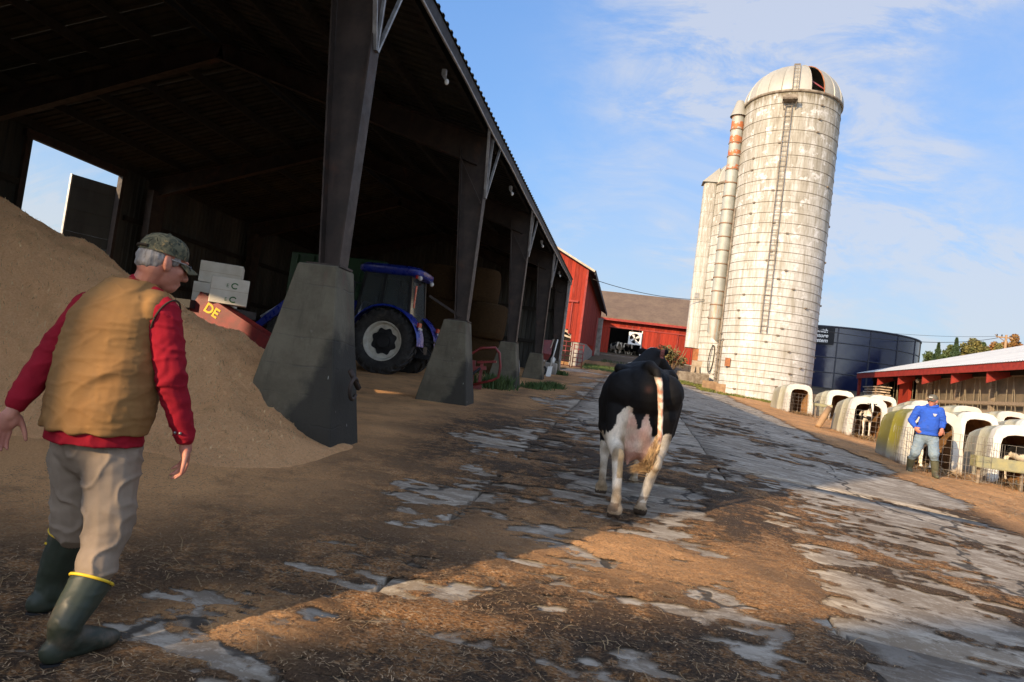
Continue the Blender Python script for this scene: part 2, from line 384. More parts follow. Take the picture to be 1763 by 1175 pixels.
    t.bump(t.math('ADD', t.math('MULTIPLY', fine, .9), t.math('ADD', t.noise(v, 9, 9, .7), t.math('MULTIPLY', t.noise(t.coord('World', (1, 1, .5)), 3.2, 8, .65, .6), 1.6))), 1.0, 0.05)
    M['sawdust'] = t.set(c, 0.95, 0, 0.1)
    # open ground
    t = NT('farm_ground'); v = t.coord('World')
    c = t.mix(t.ramp(t.noise(v, .35, 9, .65), .35, .65), (0.085, 0.062, 0.042), (0.13, 0.10, 0.062))
    s = t.sep(v)
    grass = t.ramp(t.math('ADD', s[1], t.math('MULTIPLY', t.noise(v, .25, 6), 14)), 88, 96)
    c = t.mix(grass, c, t.mix(t.ramp(t.noise(v, 1.2, 8), .3, .7), (0.05, 0.075, 0.02), (0.085, 0.095, 0.03)))
    t.bump(t.noise(v, 9, 8, .7), .7, .05); M['ground'] = t.set(c, .95, 0, .15)
    M['straw'] = pm('straw', (0.42, 0.29, 0.14), (0.24, 0.15, 0.07), 2, 0.7, 0, rvar=0, kind='World', lo=.3, hi=.7)
    M['chips'] = pm('wood_chips', (0.46, 0.31, 0.17), (0.12, 0.07, 0.04), 9, 0.8, 0, kind='World', lo=.3, hi=.7)
    M['shavings'] = pm('shavings', (0.88, 0.60, 0.30), (0.34, 0.17, 0.06), 14, 0.8, 0, kind='World', lo=.35, hi=.65)
    M['grass'] = pm('grass', (0.075, 0.10, 0.02), (0.16, 0.15, 0.03), 1.4, 0.7, 0, kind='World')
    M['weed'] = pm('weeds', (0.04, 0.08, 0.02), (0.07, 0.10, 0.03), 3, 0.7, 0, kind='World')
    # barn red boards
    def red(name, base, dk):
        t = NT(name); v = t.coord('Object', (6, 6, .5))
        c = t.mix(t.ramp(t.noise(v, 3.0, 8, .65), .3, .7), base, dk)
        c = t.mix(t.ramp(t.noise(t.coord('Object', (1, 1, .35)), 2.2, 8, .7), .56, .75, 0, .5), c, (dk[0] * .6, dk[1] * .7, dk[2] * .7))
        c = t.mix(1, c, t.mix(t.rnd(), (.70,) * 3, (1.18,) * 3), 'MULTIPLY')
        c = t.mix(t.ramp(t.noise(t.coord('Object', (5, 5, .3)), 1.6, 9, .72), .55, .74, 0, .4), c, (.30, .13, .10))
        t.bump(t.noise(v, 12, 5), .3, .01); return t.set(c, .8, 0, .15)
    M['red'] = red('barn_red_boards', (0.31, 0.034, 0.017), (0.21, 0.024, 0.014))
    M['red_trim'] = pm('red_trim', (0.29, 0.033, 0.021), (0.2, 0.023, 0.017), 4, .6, .1)
    M['red_steel'] = pm('red_painted_steel', (0.21, 0.016, 0.014), (0.12, 0.013, 0.012), 6, .45, .1, spec=.5, dirt=(.09, .05, .035), dlo=.55, dhi=.75)
    t = NT('asphalt_shingles'); v = t.coord('Object')
    br = t.n('ShaderNodeTexBrick'); t.L.new(v, br.inputs['Vector']); br.inputs['Scale'].default_value = 3.2; br.inputs['Mortar Size'].default_value = .012
    br.inputs['Color1'].default_value = (.165, .115, .085, 1); br.inputs['Color2'].default_value = (.115, .082, .062, 1); br.inputs['Mortar'].default_value = (.06, .045, .035, 1)
    c = t.mix(t.ramp(t.noise(v, .5, 8, .65), .35, .7, 0, .6), br.outputs['Color'], (.2, .145, .10))
    t.bump(br.outputs['Fac'], .4, -.02); M['shingle'] = t.set(c, .9, 0, .15)
    M['stone'] = pm('limewashed_stone', (0.36, 0.335, 0.29), (0.21, 0.19, 0.16), 2.5, .9, .6, 9, bdist=.04)
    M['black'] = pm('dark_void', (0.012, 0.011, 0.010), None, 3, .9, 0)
    M['roof_dark'] = pm('dark_roof_edge', (0.03, 0.03, 0.032), None, 3, .7)
    M['wood_grey'] = pm('weathered_wood', (0.30, 0.235, 0.165), (0.17, 0.13, 0.09), 3, .85, .3, 20, stretch=(1, 8, 8), rvar=.2)
    M['wood_pale'] = pm('pale_boards', (0.52, 0.43, 0.32), (0.36, 0.28, 0.2), 3, .85, .3, 20, rvar=.3)
    M['wood_brown'] = pm('brown_plank', (0.30, 0.19, 0.10), (0.2, 0.125, 0.07), 3, .8, .2, 20, rvar=.2)
    # silo staves
    t = NT('silo_staves'); v = t.coord('Object'); s = t.sep(v)
    ang = t.math('ARCTAN2', s[1], s[0]); cb = t.n('ShaderNodeCombineXYZ'); t.L.new(t.math('MULTIPLY', ang, 3.05), cb.inputs[0]); t.L.new(s[2], cb.inputs[1])
    br = t.n('ShaderNodeTexBrick'); t.L.new(cb.outputs[0], br.inputs['Vector']); br.inputs['Scale'].default_value = 1.0
    br.inputs['Brick Width'].default_value = .255; br.inputs['Row Height'].default_value = .76; br.inputs['Mortar Size'].default_value = .008; br.offset = .5
    br.inputs['Color1'].default_value = (.49, .48, .445, 1); br.inputs['Color2'].default_value = (.43, .42, .385, 1); br.inputs['Mortar'].default_value = (.33, .31, .27, 1); br.inputs['Bias'].default_value = -.2
    c = br.outputs['Color']
    vs2 = t.n('ShaderNodeMapping'); t.L.new(cb.outputs[0], vs2.inputs[0]); vs2.inputs['Scale'].default_value = (1.6, .18, 1)
    streak = t.noise(vs2.outputs[0], 1.6, 10, .72, .3)
    hi = t.ramp(s[2], 2, 18.5, .45, .33)
    dl = t.math('SUBTRACT', streak, hi)
    c = t.mix(t.ramp(dl, .02, .2, 0, .78), c, (.27, .245, .19))
    c = t.mix(t.math('MULTIPLY', t.ramp(t.noise(vs2.outputs[0], 4.5, 9, .75), .47, .62), t.ramp(s[2], 5, 17, .15, .8)), c, (.18, .158, .118))
    top = t.math('ADD', t.ramp(s[2], 16.7, 18.6, 0, 1), t.math('SUBTRACT', t.noise(vs2.outputs[0], 3.2, 8, .7), .5))
    c = t.mix(t.ramp(top, .72, 1.0, 0, .8), c, (.12, .095, .055))
    bl = t.ramp(t.noise(cb.outputs[0], 1.3, 10, .72), .54, .63, 0, .85)
    c = t.mix(bl, c, (.60, .595, .57))
    c = t.mix(t.ramp(t.noise(cb.outputs[0], .55, 8, .7), .5, .64, 0, .45), c, (.30, .28, .235))
    t.bump(t.math('ADD', t.math('MULTIPLY', br.outputs['Fac'], -1), t.math('MULTIPLY', t.noise(cb.outputs[0], 8, 8, .7), .5)), .45, .02)
    M['silo'] = t.set(c, .88, 0, .15)
    M['hoop'] = pm('hoop_rod', (0.24, 0.20, 0.15), (0.13, 0.10, 0.07), 4, .7, 0)
    t = NT('dome_tin'); v = t.coord('Object')
    c = t.mix(t.ramp(t.noise(t.coord('Object', (1, 1, .4)), 1.5, 8, .6), .3, .7), (.42, .395, .325), (.34, .315, .25))
    c = t.mix(1, c, t.mix(t.rnd(), (.9,) * 3, (1.08,) * 3), 'MULTIPLY'); M['dome'] = t.set(c, .45, .25, .4)
    t = NT('chute_rusty'); v = t.coord('Object'); s = t.sep(v)
    c = t.mix(t.ramp(t.noise(v, 2, 6), .3, .7), (.34, .35, .31), (.26, .27, .235))
    zf = t.math('MULTIPLY', s[2], 1 / .92); fr = t.math('FRACT', zf)
    rn = t.math('ADD', t.math('MULTIPLY', t.noise(t.coord('Object', (1, 1, 1.2)), 3.4, 9, .65), 1.0), t.ramp(s[2], 11.0, 17, -.2, .09))
    rn = t.math('ADD', rn, t.ramp(t.math('ABSOLUTE', t.math('SUBTRACT', fr, .72)), .05, .5, .07, -.12))
    c = t.mix(t.ramp(rn, .55, .6, 0, .95), c, (.40, .115, .035))
    streakz = t.noise(t.coord('Object', (2.5, 2.5, .25)), 3.0, 8, .7)
    c = t.mix(t.math('MULTIPLY', t.ramp(streakz, .45, .68), t.ramp(s[2], 3.5, 8, 1.0, .2)), c, (.36, .17, .05))
    M['chute'] = t.set(c, .6, .2, .3)
    M['chute_ring'] = pm('rusty_chute_ring', (.20, .15, .10), (.26, .10, .04), 3, .7, .1)
    M['rust'] = pm('rust', (.34, .13, .05), (.2, .08, .035), 4, .85, .3)
    t = NT('tank_enamel'); v = t.coord('Object')
    c = t.mix(t.ramp(t.noise(v, .5, 5), .3, .7), (0.006, 0.009, 0.030), (0.010, 0.014, 0.042)); M['tank'] = t.set(c, t.ramp(t.noise(v, 1.2, 6), .3, .7, .1, .26), .0, .55)
    M['tank_seam'] = pm('tank_seam', (.035, .037, .05), None, 4, .5, 0)
    M['sign_black'] = pm('sign_black', (.01, .01, .012), None, 3, .5, 0)
    M['white'] = pm('white_paint', (.78, .77, .73), (.68, .66, .60), 4, .6, .05)
    M['tin_roof'] = pm('light_tin_roof', (.50, .51, .50), (.42, .43, .43), 1.0, .42, .05, metal=.35, rvar=.08)
    M['curtain'] = pm('mesh_curtain', (.19, .15, .10), (.12, .10, .07), 1.2, .9, .2, 30)
    M['net'] = pm('wire_netting', (.30, .25, .17), None, 3, .6, 0)
    M['wire'] = pm('galvanised_wire', (.26, .23, .19), (.16, .13, .1), 8, .55, 0, metal=.4)
    M['cable'] = pm('cable', (.03, .028, .026), None, 4, .7, 0)
    # hutches: white shell, with algae amount per object
    def hutch(name, algae, dirt):
        t = NT(name); v = t.coord('Object'); s = t.sep(v)
        c = t.mix(t.ramp(t.noise(v, 3, 8), .3, .7), (.66, .65, .60), (.58, .56, .50))
        st = t.noise(t.coord('Object', (3, 3, .7)), 2.2, 9, .7, .3)
        back = t.ramp(s[1], .25, .5)
        c = t.mix(t.math('MULTIPLY', t.ramp(st, .28, .62, .35, dirt + .1), back), c, (.33, .315, .245))
        al = t.math('MULTIPLY', t.ramp(t.noise(t.coord('Object', (2, 2, .9)), 2.6, 10, .72, .2), .30, .44), t.math('MULTIPLY', t.ramp(s[1], .12, .3), t.ramp(s[2], .05, .6)))
        c = t.mix(t.math('MULTIPLY', al, algae), c, (.215, .195, .012))
        top = t.ramp(s[2], 1.24, 1.4, 0, .75)
        c = t.mix(t.math('MULTIPLY', top, back), c, (.17, .165, .075))
        bot = t.math('SUBTRACT', t.ramp(s[2], .0, .45, .75, 0), t.math('MULTIPLY', t.noise(v, 5, 7), .8))
        c = t.mix(t.ramp(bot, 0, .3, 0, .8), c, (.30, .18, .08))
        c = t.mix(1, c, t.mix(t.rnd(), (.80, .79, .76), (1.0,) * 3), 'MULTIPLY')
        c = t.mix(t.ramp(t.noise(t.coord('Object', (1.5, 1.5, 1)), 4.5, 9, .75), .56, .72, 0, .4), c, (.34, .27, .17))
        t.bump(t.noise(v, 20, 5), .2, .01); return t.set(c, .55, 0, .3)
    M['hutch'] = hutch('hutch_shell', .22, .8); M['hutch_moss'] = hutch('mossy_hutch_shell', .95, .5)
    M['hutch_in'] = pm('hutch_inside', (.36, .20, .09), (.24, .12, .05), 2.5, .7, .1, dirt=(.1, .06, .03))
    M['trough'] = pm('mossy_trough', (.30, .27, .13), (.20, .2, .13), 5, .7, .2)
    M['blue_plastic'] = pm('blue_plastic', (.08, .12, .5), None, 4, .5, 0)
    # vehicles
    M['tr_blue'] = pm('tractor_blue', (.010, .030, .30), (.008, .022, .22), 3, .3, .02, spec=.6, dirt=(.06, .055, .06), dlo=.6, dhi=.85)
    M['tr_dark'] = pm('tractor_dark', (.018, .018, .02), None, 4, .5, .05)
    M['tyre'] = pm('tyre_rubber', (.045, .043, .04), (.025, .024, .023), 6, .8, .2, 60, dirt=(.14, .115, .085), dlo=.55, dhi=.8, dscale=4)
    M['rim'] = pm('cream_rim', (.62, .60, .52), (.48, .45, .37), 5, .5, .05, dirt=(.2, .16, .11), dlo=.6, dhi=.8)
    M['lamp_red'] = pm('red_lens', (.5, .02, .015), None, 4, .25, 0)
    M['silver'] = pm('decal_silver', (.55, .55, .56), None, 4, .4, 0)
    M['yellow'] = pm('yellow_paint', (.75, .5, .03), None, 4, .5, 0)
    t = NT('cab_glass'); t.set((.30, .34, .34), .05, 0, .5); t.b.inputs['Transmission Weight'].default_value = .85; t.b.inputs['IOR'].default_value = 1.3
    M['glass'] = t.m
    M['green_box'] = pm('dark_green_steel', (.02, .06, .025), (.015, .04, .02), 3, .5)
    M['card'] = pm('cardboard_white', (.72, .66, .54), (.62, .55, .43), 3, .8, .05)
    M['card_brown'] = pm('cardboard_tan', (.52, .40, .25), (.45, .34, .2), 3, .8, .05)
    M['ink_green'] = pm('green_print', (.06, .17, .05), None, 3, .7, 0)
    # hay bale
    t = NT('hay'); v = t.coord('Object'); s = t.sep(v)
    c = t.mix(t.ramp(t.noise(t.coord('Object', (3, 3, 16)), 4, 8, .7), .3, .7), (.105, .06, .026), (.05, .03, .014))
    t.bump(t.noise(t.coord('Object', (4, 4, 24)), 5, 8, .7), 1.0, .06); M['hay'] = t.set(c, .95, 0, .1)
    # animals
    t = NT('coat'); v = t.coord('Object'); a = t.attr('Col')
    hair = t.math('ADD', t.math('MULTIPLY', t.noise(t.coord('Object', (1, 1, .35)), 90, 4, .7), .6), t.math('MULTIPLY', t.noise(t.coord('Object', (1, 1, .6)), 22, 6, .7), .4))
    c = t.mix(1, a, t.mix(t.ramp(hair, .3, .7), (.78,) * 3, (1.15,) * 3), 'MULTIPLY')
    t.bump(hair, .6, .01); M['coat'] = t.set(c, .7, 0, .18)
    M['switch'] = pm('tail_hair', (.42, .27, .12), (.20, .11, .045), 16, .7, 0)
    M['hoof'] = pm('hoof', (.05, .04, .03), (.09, .06, .04), 8, .7)
    # people
    M['skin'] = None
    def skin(name, c1, c2):
        t = NT(name); v = t.coord('Object')
        c = t.mix(t.ramp(t.noise(v, 14, 6), .3, .7), c1, c2); t.bump(t.noise(v, 160, 4), .12, .002)
        t.b.inputs['Subsurface Weight'].default_value = .08; t.b.inputs['Subsurface Radius'].default_value = (.02, .008, .004)
        return t.set(c, .55, 0, .35)
    M['skin'] = skin('skin', (.46, .20, .13), (.36, .135, .09))
    M['hair_grey'] = pm('grey_hair', (.27, .245, .22), (.15, .135, .12), 60, .7, .5, 140, stretch=(1, 1, .2))
    def cloth(name, c1, c2, weave=420, b=.18, lo=.3, hi=.7, sc=5, dirt=None):
        t = NT(name); v = t.coord('Object')
        c = t.mix(t.ramp(t.noise(v, sc, 8, .6), lo, hi), c1, c2)
        if dirt: c = t.mix(t.ramp(t.noise(v, 7, 9, .72, .3), .52, .72, 0, .65), c, dirt)
        h = t.math('ADD', t.math('MULTIPLY', t.noise(v, weave, 3), .35), t.math('MULTIPLY', t.noise(t.coord('Object', (1, 1, 2.2)), 13, 6, .6), 1.0))
        t.bump(h, b, .012); return t.set(c, .9, 0, .12)
    M['vest'] = cloth('tan_canvas', (.265, .142, .052), (.215, .112, .042), dirt=(.20, .115, .05))
    M['vest_trim'] = cloth('dark_vest_binding', (.05, .035, .025), (.04, .03, .02))
    M['shirt'] = cloth('red_shirt', (.28, .010, .021), (.20, .008, .016))
    M['pants'] = cloth('khaki_trousers', (.27, .21, .155), (.215, .165, .12), dirt=(.2, .15, .11))
    M['boot'] = pm('rubber_boot', (.028, .036, .022), (.018, .024, .016), 6, .55, .08, 40, spec=.4, dirt=(.10, .075, .05), dlo=.5, dhi=.75, dscale=5)
    M['boot_olive'] = pm('olive_rubber_boot', (.085, .085, .05), (.06, .06, .036), 6, .6, .08, 40, dirt=(.14, .10, .065), dlo=.5, dhi=.72, dscale=5)
    M['hoodie'] = cloth('blue_sweatshirt', (.030, .095, .46), (.024, .075, .37), dirt=(.06, .08, .2))
    M['jeans'] = cloth('faded_jeans', (.20, .26, .30), (.145, .20, .255), dirt=(.26, .25, .2))
    M['cap_grey'] = cloth('grey_cap_cloth', (.13, .125, .10), (.09, .085, .07))
    t = NT('camo_cloth'); v = t.coord('Object')
    c = t.mix(t.ramp(t.noise(v, 26, 6, .6, .5), .44, .54), (.05, .052, .035), (.105, .10, .062))
    c = t.mix(t.ramp(t.noise(t.coord('Object', (1, 1, .6), (4, 2, 1)), 34, 7, .65, .8), .56, .62), c, (.24, .17, .08))
    c = t.mix(t.ramp(t.noise(t.coord('Object', (1, 1, .6), (9, 5, 3)), 44, 7, .65, .8), .58, .64), c, (.018, .02, .014))
    t.bump(t.noise(v, 400, 3), .2, .002); M['camo'] = t.set(c, .9, 0, .15)
    M['lens'] = pm('dark_lens', (.01, .01, .012), None, 3, .08, 0, spec=.8)
    M['button'] = pm('metal_button', (.3, .29, .27), None, 3, .35, 0, metal=.8)
    M['leaf_g'] = pm('leaves_green', (.045, .075, .02), (.085, .10, .03), .8, .7, 0, kind='World')
    M['leaf_o'] = pm('leaves_rust', (.26, .115, .03), (.17, .10, .03), .8, .7, 0, kind='World')
    M['leaf_y'] = pm('leaves_olive', (.16, .13, .035), (.10, .10, .03), .8, .7, 0, kind='World')
    M['leaf_c'] = pm('conifer_needles', (.03, .055, .022), (.045, .075, .03), .8, .7, 0, kind='World')
    M['bark'] = pm('bark', (.09, .065, .045), None, 4, .9, .4, 12)
    M['bush'] = pm('dry_shrub_leaves', (.13, .13, .05), (.20, .155, .06), 3, .8, 0, kind='World')
mats()
# ------------------------------------------------------------------ ground, yard slabs, litter, sawdust
def build_ground():
    xs = np.array([-700, -300, -150, -80, -40, -17, -10, -4, 1.4, 8.4, 20, 35, 60, 100, 180, 350, 700.])
    ys = np.array([-120, -60, -30, -10, 0, 10, 25, 45, 60, 80, 110, 160, 300, 700, 1500.])
    X, Y = np.meshgrid(xs, ys); Z = gzn(X, Y) - 0.06
    tag(ob('ground', grid_mesh('ground', X, Y, Z), MAT['ground']), kind='structure', label='bare farmyard earth turning to grass behind the barns')
    # poured concrete slabs
    yard = empty('concrete_yard', (0, 0, 0), kind='structure'); yard['label'] = 'cracked grey concrete yard running uphill between shed and hutches'
    rows = [([-3.9, -1.25], [-1.5, 3.6, 9.3, 15.2, 21.3, 27.2, 33.4, 39.0, 44.9]),
            ([-1.25, 1.4], [-2.0, 2.5, 8.15, 13.8, 19.6, 25.2, 31.0, 37.2, 44.9]),
            ([1.4, 5.75], [-2.6, 4.4, 10.3, 16.4, 22.4, 28.6, 35.0, 44.9])]
    rr = random.Random(5)
    for (x0, x1), yy in rows:
        for y0, y1 in zip(yy[:-1], yy[1:]):
            gpx = 0.016; n, m = 9, 13
            bx = np.linspace(x0 + gpx, x1 - gpx, n); by = np.linspace(y0 + gpx, y1 - gpx, m)
            X, Y = np.meshgrid(bx, by)
            edge = (np.abs(X - X.min()) < 1e-6) | (np.abs(X - X.max()) < 1e-6) | (np.abs(Y - Y.min()) < 1e-6) | (np.abs(Y - Y.max()) < 1e-6)
            X = X + np.where(edge, 0, 0); X[:, 0] += 0.02 * (RNG.random(m) - .3); X[:, -1] -= 0.02 * (RNG.random(m) - .3); Y[0] += .02 * (RNG.random(n) - .3); Y[-1] -= .02 * (RNG.random(n) - .3)
            tx, ty, tz = rr.uniform(-.003, .003), rr.uniform(-.0015, .0015), rr.uniform(-.006, .002)
            Z = gzn(X, Y) + tz + tx * (X - (x0 + x1) / 2) + ty * (Y - (y0 + y1) / 2) + 0.008 * (fbm(X, Y, .8, 3, 3) - .5)
            v = np.stack([X, Y, Z], -1).reshape(-1, 3)
            idx = np.arange(n * m).reshape(m, n)
            f = np.stack([idx[:-1, :-1], idx[:-1, 1:], idx[1:, 1:], idx[1:, :-1]], -1).reshape(-1, 4)
            loop = list(idx[0, :]) + list(idx[1:, -1]) + list(idx[-1, -2::-1]) + list(idx[-2:0:-1, 0])
            low = v[loop] - np.array([0, 0, .1]); v2 = np.concatenate([v, low]); k = len(loop)
            sk = np.array([[loop[i], n * m + i, n * m + (i + 1) % k, loop[(i + 1) % k]] for i in range(k)])
            ob('concrete_slab', np_mesh('concrete_slab', v2, np.concatenate([f, sk])), MAT['slab'], yard)
PIER_Y = [7.45, 13.75, 20.1, 26.3, 32.75]
def cover(X, Y):
    """how much of the concrete is hidden by litter (0 bare, 1 full)"""
    def st(a, b, x): t = np.clip((x - a) / (b - a), 0, 1); return t * t * (3 - 2 * t)
    c = np.full(X.shape, .44)
    c = np.where(X > 1.4, .45 - .27 * st(8, 13, Y), c + .05 * st(9, 3, Y) - .24 * st(8.5, 13, Y))
    c = c + .16 * st(4.4, 3.0, Y)
    c = c + 1.3 * st(-1.6 - .4 * np.sin(Y * .8), -3.2, X) * st(40, 34, Y)
    c = c + .22 * np.exp(-(((X + 1.0) / 1.2) ** 2 + ((Y - 6.0) / 3.0) ** 2))
    c = c + .5 * np.exp(-((X - 1.25) / .22) ** 2) * st(8.5, 7.5, Y)
    c = c + .38 * np.exp(-(((X - 1.2) / 1.0) ** 2 + ((Y - 9.2) / .8) ** 2))
    c = c + 1.2 * st(5.0, 6.0, X)
    c = c + .35 * np.exp(-((X + 1.9) / .8) ** 2) * st(14, 17, Y)
    c = c + .9 * st(43, 46, Y)
    return c
def litter_h(X, Y):
    wx = X + .45 * (fbm(X, Y, 1.3, 4, 40) - .5); wy = Y + .45 * (fbm(X, Y, 1.3, 4, 90) - .5)
    m = .40 * fbm(wx, wy * .85, .75, 6, 21, .55) + .34 * fbm(wx, wy * 2.3, 2.0, 6, 33, .62) + .26 * fbm(X, Y * 2.6, 5.0, 4, 55, .65)
    m = (m - .5) * 3.2 + .5
    h = .06 * (m - (1 - cover(X, Y)))
    return h
def litter_z(h, X, Y):
    return np.clip(h, -.004, .020) + .0065 + .008 * (fbm(X, Y, 9, 4, 77, .6) - .5) * (h > 0)
def pile_z(X, Y):
    R = np.interp(X, [-13.5, -11, -8.3, -7.0, -6.4, -5.3, -4.75, -4.15, -3.75, -3.4, -3.0], [3.3, 3.5, 3.05, 2.5, 2.18, 1.76, 1.67, 1.38, .85, .5, .4])
    H = np.maximum(R - .45, 0.0)
    yc = 7.6 + .3 * np.sin(X * .9) + 1.2 * (fbm(X, Y, .5, 3, 15) - .5)
    d = np.where(Y < yc, (yc - Y), (Y - yc) * 1.15)
    q = H - .64 * np.sqrt(d * d + .15) + .22 + .35 * (fbm(X, Y, .7, 4, 5) - .5)
    k = .20; h = .5 * (q + np.sqrt(q * q + k * k)) - .045
    sp = .30 * np.exp(-(((X + 3.75) / .6) ** 2 + ((Y - 6.7) / .7) ** 2))
    h = np.maximum(h, 0) + sp
    gul = np.abs(fbm(X * 1.6 + .3 * Y, Y * .55, 1.5, 4, 29) - .5)
    return h + (.15 * (fbm(X, Y, 3.6, 5, 9, .66) - .5) + .035 * (fbm(X, Y, 11, 3, 49) - .5) + .12 * (fbm(X, Y, 1.7, 3, 19) - .5) + .16 * np.minimum(gul, .12) - .01) * np.clip(h * 2.5, 0, 1)
def build_litter():
    ys = 1.1 * np.exp(np.arange(0, 470) * .0084); ys = ys[ys < 56]
    us = np.linspace(-1.5, 1.5, 560)
    X = us[None, :] * (ys[:, None] * .72 + 2.6); Y = np.repeat(ys[:, None], len(us), 1)
    keep_hi = 21.0
    X = np.clip(X, -17.5, keep_hi)
    Hh = litter_h(X, Y); Z = gzn(X, Y) + litter_z(Hh, X, Y) + .10 * np.clip((-X - 4.2) / 1.5, 0, 1) * np.clip((Y - 12) / 3, 0, 1)
    me = grid_mesh('litter', X, Y, Z); me.polygons.foreach_set('use_smooth', [True] * len(me.polygons))
    xf, yf = X.ravel(), Y.ravel()
    set_flt(me, Hh.ravel(), 'hh')
    dry = np.clip((-xf - 2.6) / 1.2, 0, 1) * (yf > 4) * .9
    dry = np.maximum(dry, np.clip((xf - 5.0) / .6, 0, 1) * .75)
    dry = np.maximum(dry, .95 * np.exp(-(((xf + 1.75) / .42) ** 2 + ((yf - 3.0) / .35) ** 2)))
    dry = np.maximum(dry, .75 * np.exp(-(((xf + .1) / 1.5) ** 2 + ((yf - 5.2) / .7) ** 2)))
    dry = np.maximum(dry, .6 * np.exp(-((xf + 2.2) / .8) ** 2) * np.clip((yf - 12) / 4, 0, 1))
    dry = np.maximum(dry, .75 * np.exp(-(((xf + 2.8) / .9) ** 2 + ((yf - 5.6) / 1.6) ** 2)))
    dry = np.maximum(dry, 1.25 * np.clip(1 - (np.hypot(np.maximum(np.abs(xf + 7.4) - 3.9, 0) * 1.1, np.maximum(np.abs(yf - 6.6) - 2.2, 0)) / 1.3), 0, 1))
    set_flt(me, dry * (.35 + .65 * fbm(xf, yf, 1.6, 5, 61)) * 1.35, 'dry')
    tag(ob('sawdust_litter', me, MAT['litter']), 'brown litter of sawdust, straw and manure spread over the yard', 'litter', kind='stuff')
    # sawdust heap
    x = np.linspace(-14.5, -2.7, 330); y = np.linspace(2.2, 13.0, 300); X, Y = np.meshgrid(x, y)
    h = pile_z(X, Y)
    fade = np.clip((Y - 2.2) / .6, 0, 1) * np.clip((-2.75 - X) / .3, 0, 1) * np.clip((X + 14.5) / .3, 0, 1)
    Z = gzn(X, Y) + .0 + h * fade - .09 * (1 - fade) - .05 * (h < .03)
    me = grid_mesh('heap', X, Y, Z); me.polygons.foreach_set('use_smooth', [True] * len(me.polygons))
    tag(ob('sawdust_pile', me, MAT['sawdust']), 'big tan sawdust heap under the open shed roof', 'sawdust pile', kind='stuff')
def surf(x, y):
    """top surface of litter / heap / slab"""
    x = np.asarray(x, float); y = np.asarray(y, float)
    z = gzn(x, y) + litter_z(litter_h(x, y), x, y)
    inside = (x < -2.8) & (x > -14.4) & (y > 2.6) & (y < 12.8)
    return np.where(inside, np.maximum(z, gzn(x, y) + pile_z(x, y)), z)
def build_straw():
    def blades(n, xr, yr, lmin, lmax, w, name, mat, label, cat, lift=.01, curve=.0, coverlim=.0):
        x = RNG.uniform(*xr, n * 2)
        y = yr[0] * (yr[1] / yr[0]) ** RNG.random(n * 2)
        k = litter_h(x, y) > coverlim
        x, y = x[k][:n], y[k][:n]; n = len(x)
        a = RNG.uniform(0, pi, n); l = RNG.uniform(lmin, lmax, n) ; l *= np.where(RNG.random(n) < .06, 2.0, 1)
        dx, dy = np.cos(a) * l / 2, np.sin(a) * l / 2; px, py = -np.sin(a) * w / 2, np.cos(a) * w / 2
        z = surf(x, y) + RNG.uniform(.001, lift, n); t = RNG.uniform(-.12, .12, n) * l
        bend = curve * l * RNG.normal(size=n)
        P = []
        for s in (-1, 0, 1):
            bx = np.where(s == 0, -np.sin(a) * bend, 0); by = np.where(s == 0, np.cos(a) * bend, 0)
            for q in (-1, 1):
                P.append(np.stack([x + s * dx + q * px + bx, y + s * dy + q * py + by, z + s * t * .5 + .002 * (s == 0)], -1))
        V = np.stack(P, 1).reshape(-1, 3); b = np.arange(n)[:, None] * 6
        F = np.concatenate([b + np.array([0, 1, 3, 2]), b + np.array([2, 3, 5, 4])])
        return tag(ob(name, np_mesh(name, V, F), mat), label, cat, kind='stuff')
    blades(34000, (-4.6, 3.4), (1.6, 9), .010, .030, .0042, 'wood_chips', MAT['chips'], 'fine loose wood chips strewn over the foreground', 'wood chips', .006)
    blades(3200, (-4.2, 4.5), (1.6, 12), .04, .13, .0032, 'loose_straw', MAT['straw'], 'loose straw stalks lying in the foreground', 'straw', .014, .05)
    # shavings lying on the heap
    r = RNG; n = 16000; x = r.uniform(-10.5, -3.3, n); y = r.uniform(3.0, 8.3, n); k = pile_z(x, y) > .05; x, y = x[k], y[k]; n = len(x)
    a = r.uniform(0, pi, n); l = r.uniform(.012, .04, n); z = surf(x, y) + .006; w = .006
    dx, dy = np.cos(a) * l / 2, np.sin(a) * l / 2; px, py = -np.sin(a) * w / 2, np.cos(a) * w / 2; tl = r.uniform(-.012, .012, n)
    V = np.stack([np.stack([x + s * dx + q * px, y + s * dy + q * py, surf(x + s * dx, y + s * dy) + .007 + s * tl], -1) for s, q in ((-1, -1), (-1, 1), (1, 1), (1, -1))], 1).reshape(-1, 3)
    tag(ob('wood_shavings', np_mesh('wood_shavings', V, np.arange(n * 4).reshape(-1, 4)), MAT['shavings']), 'curled wood shavings scattered on the sawdust heap', 'shavings', kind='stuff')
    blades(9000, (5.3, 12), (11, 36), .06, .25, .011, 'bedding_straw', MAT['straw'], 'pale bedding straw around the calf hutches', 'straw', .05, .06, -.02)
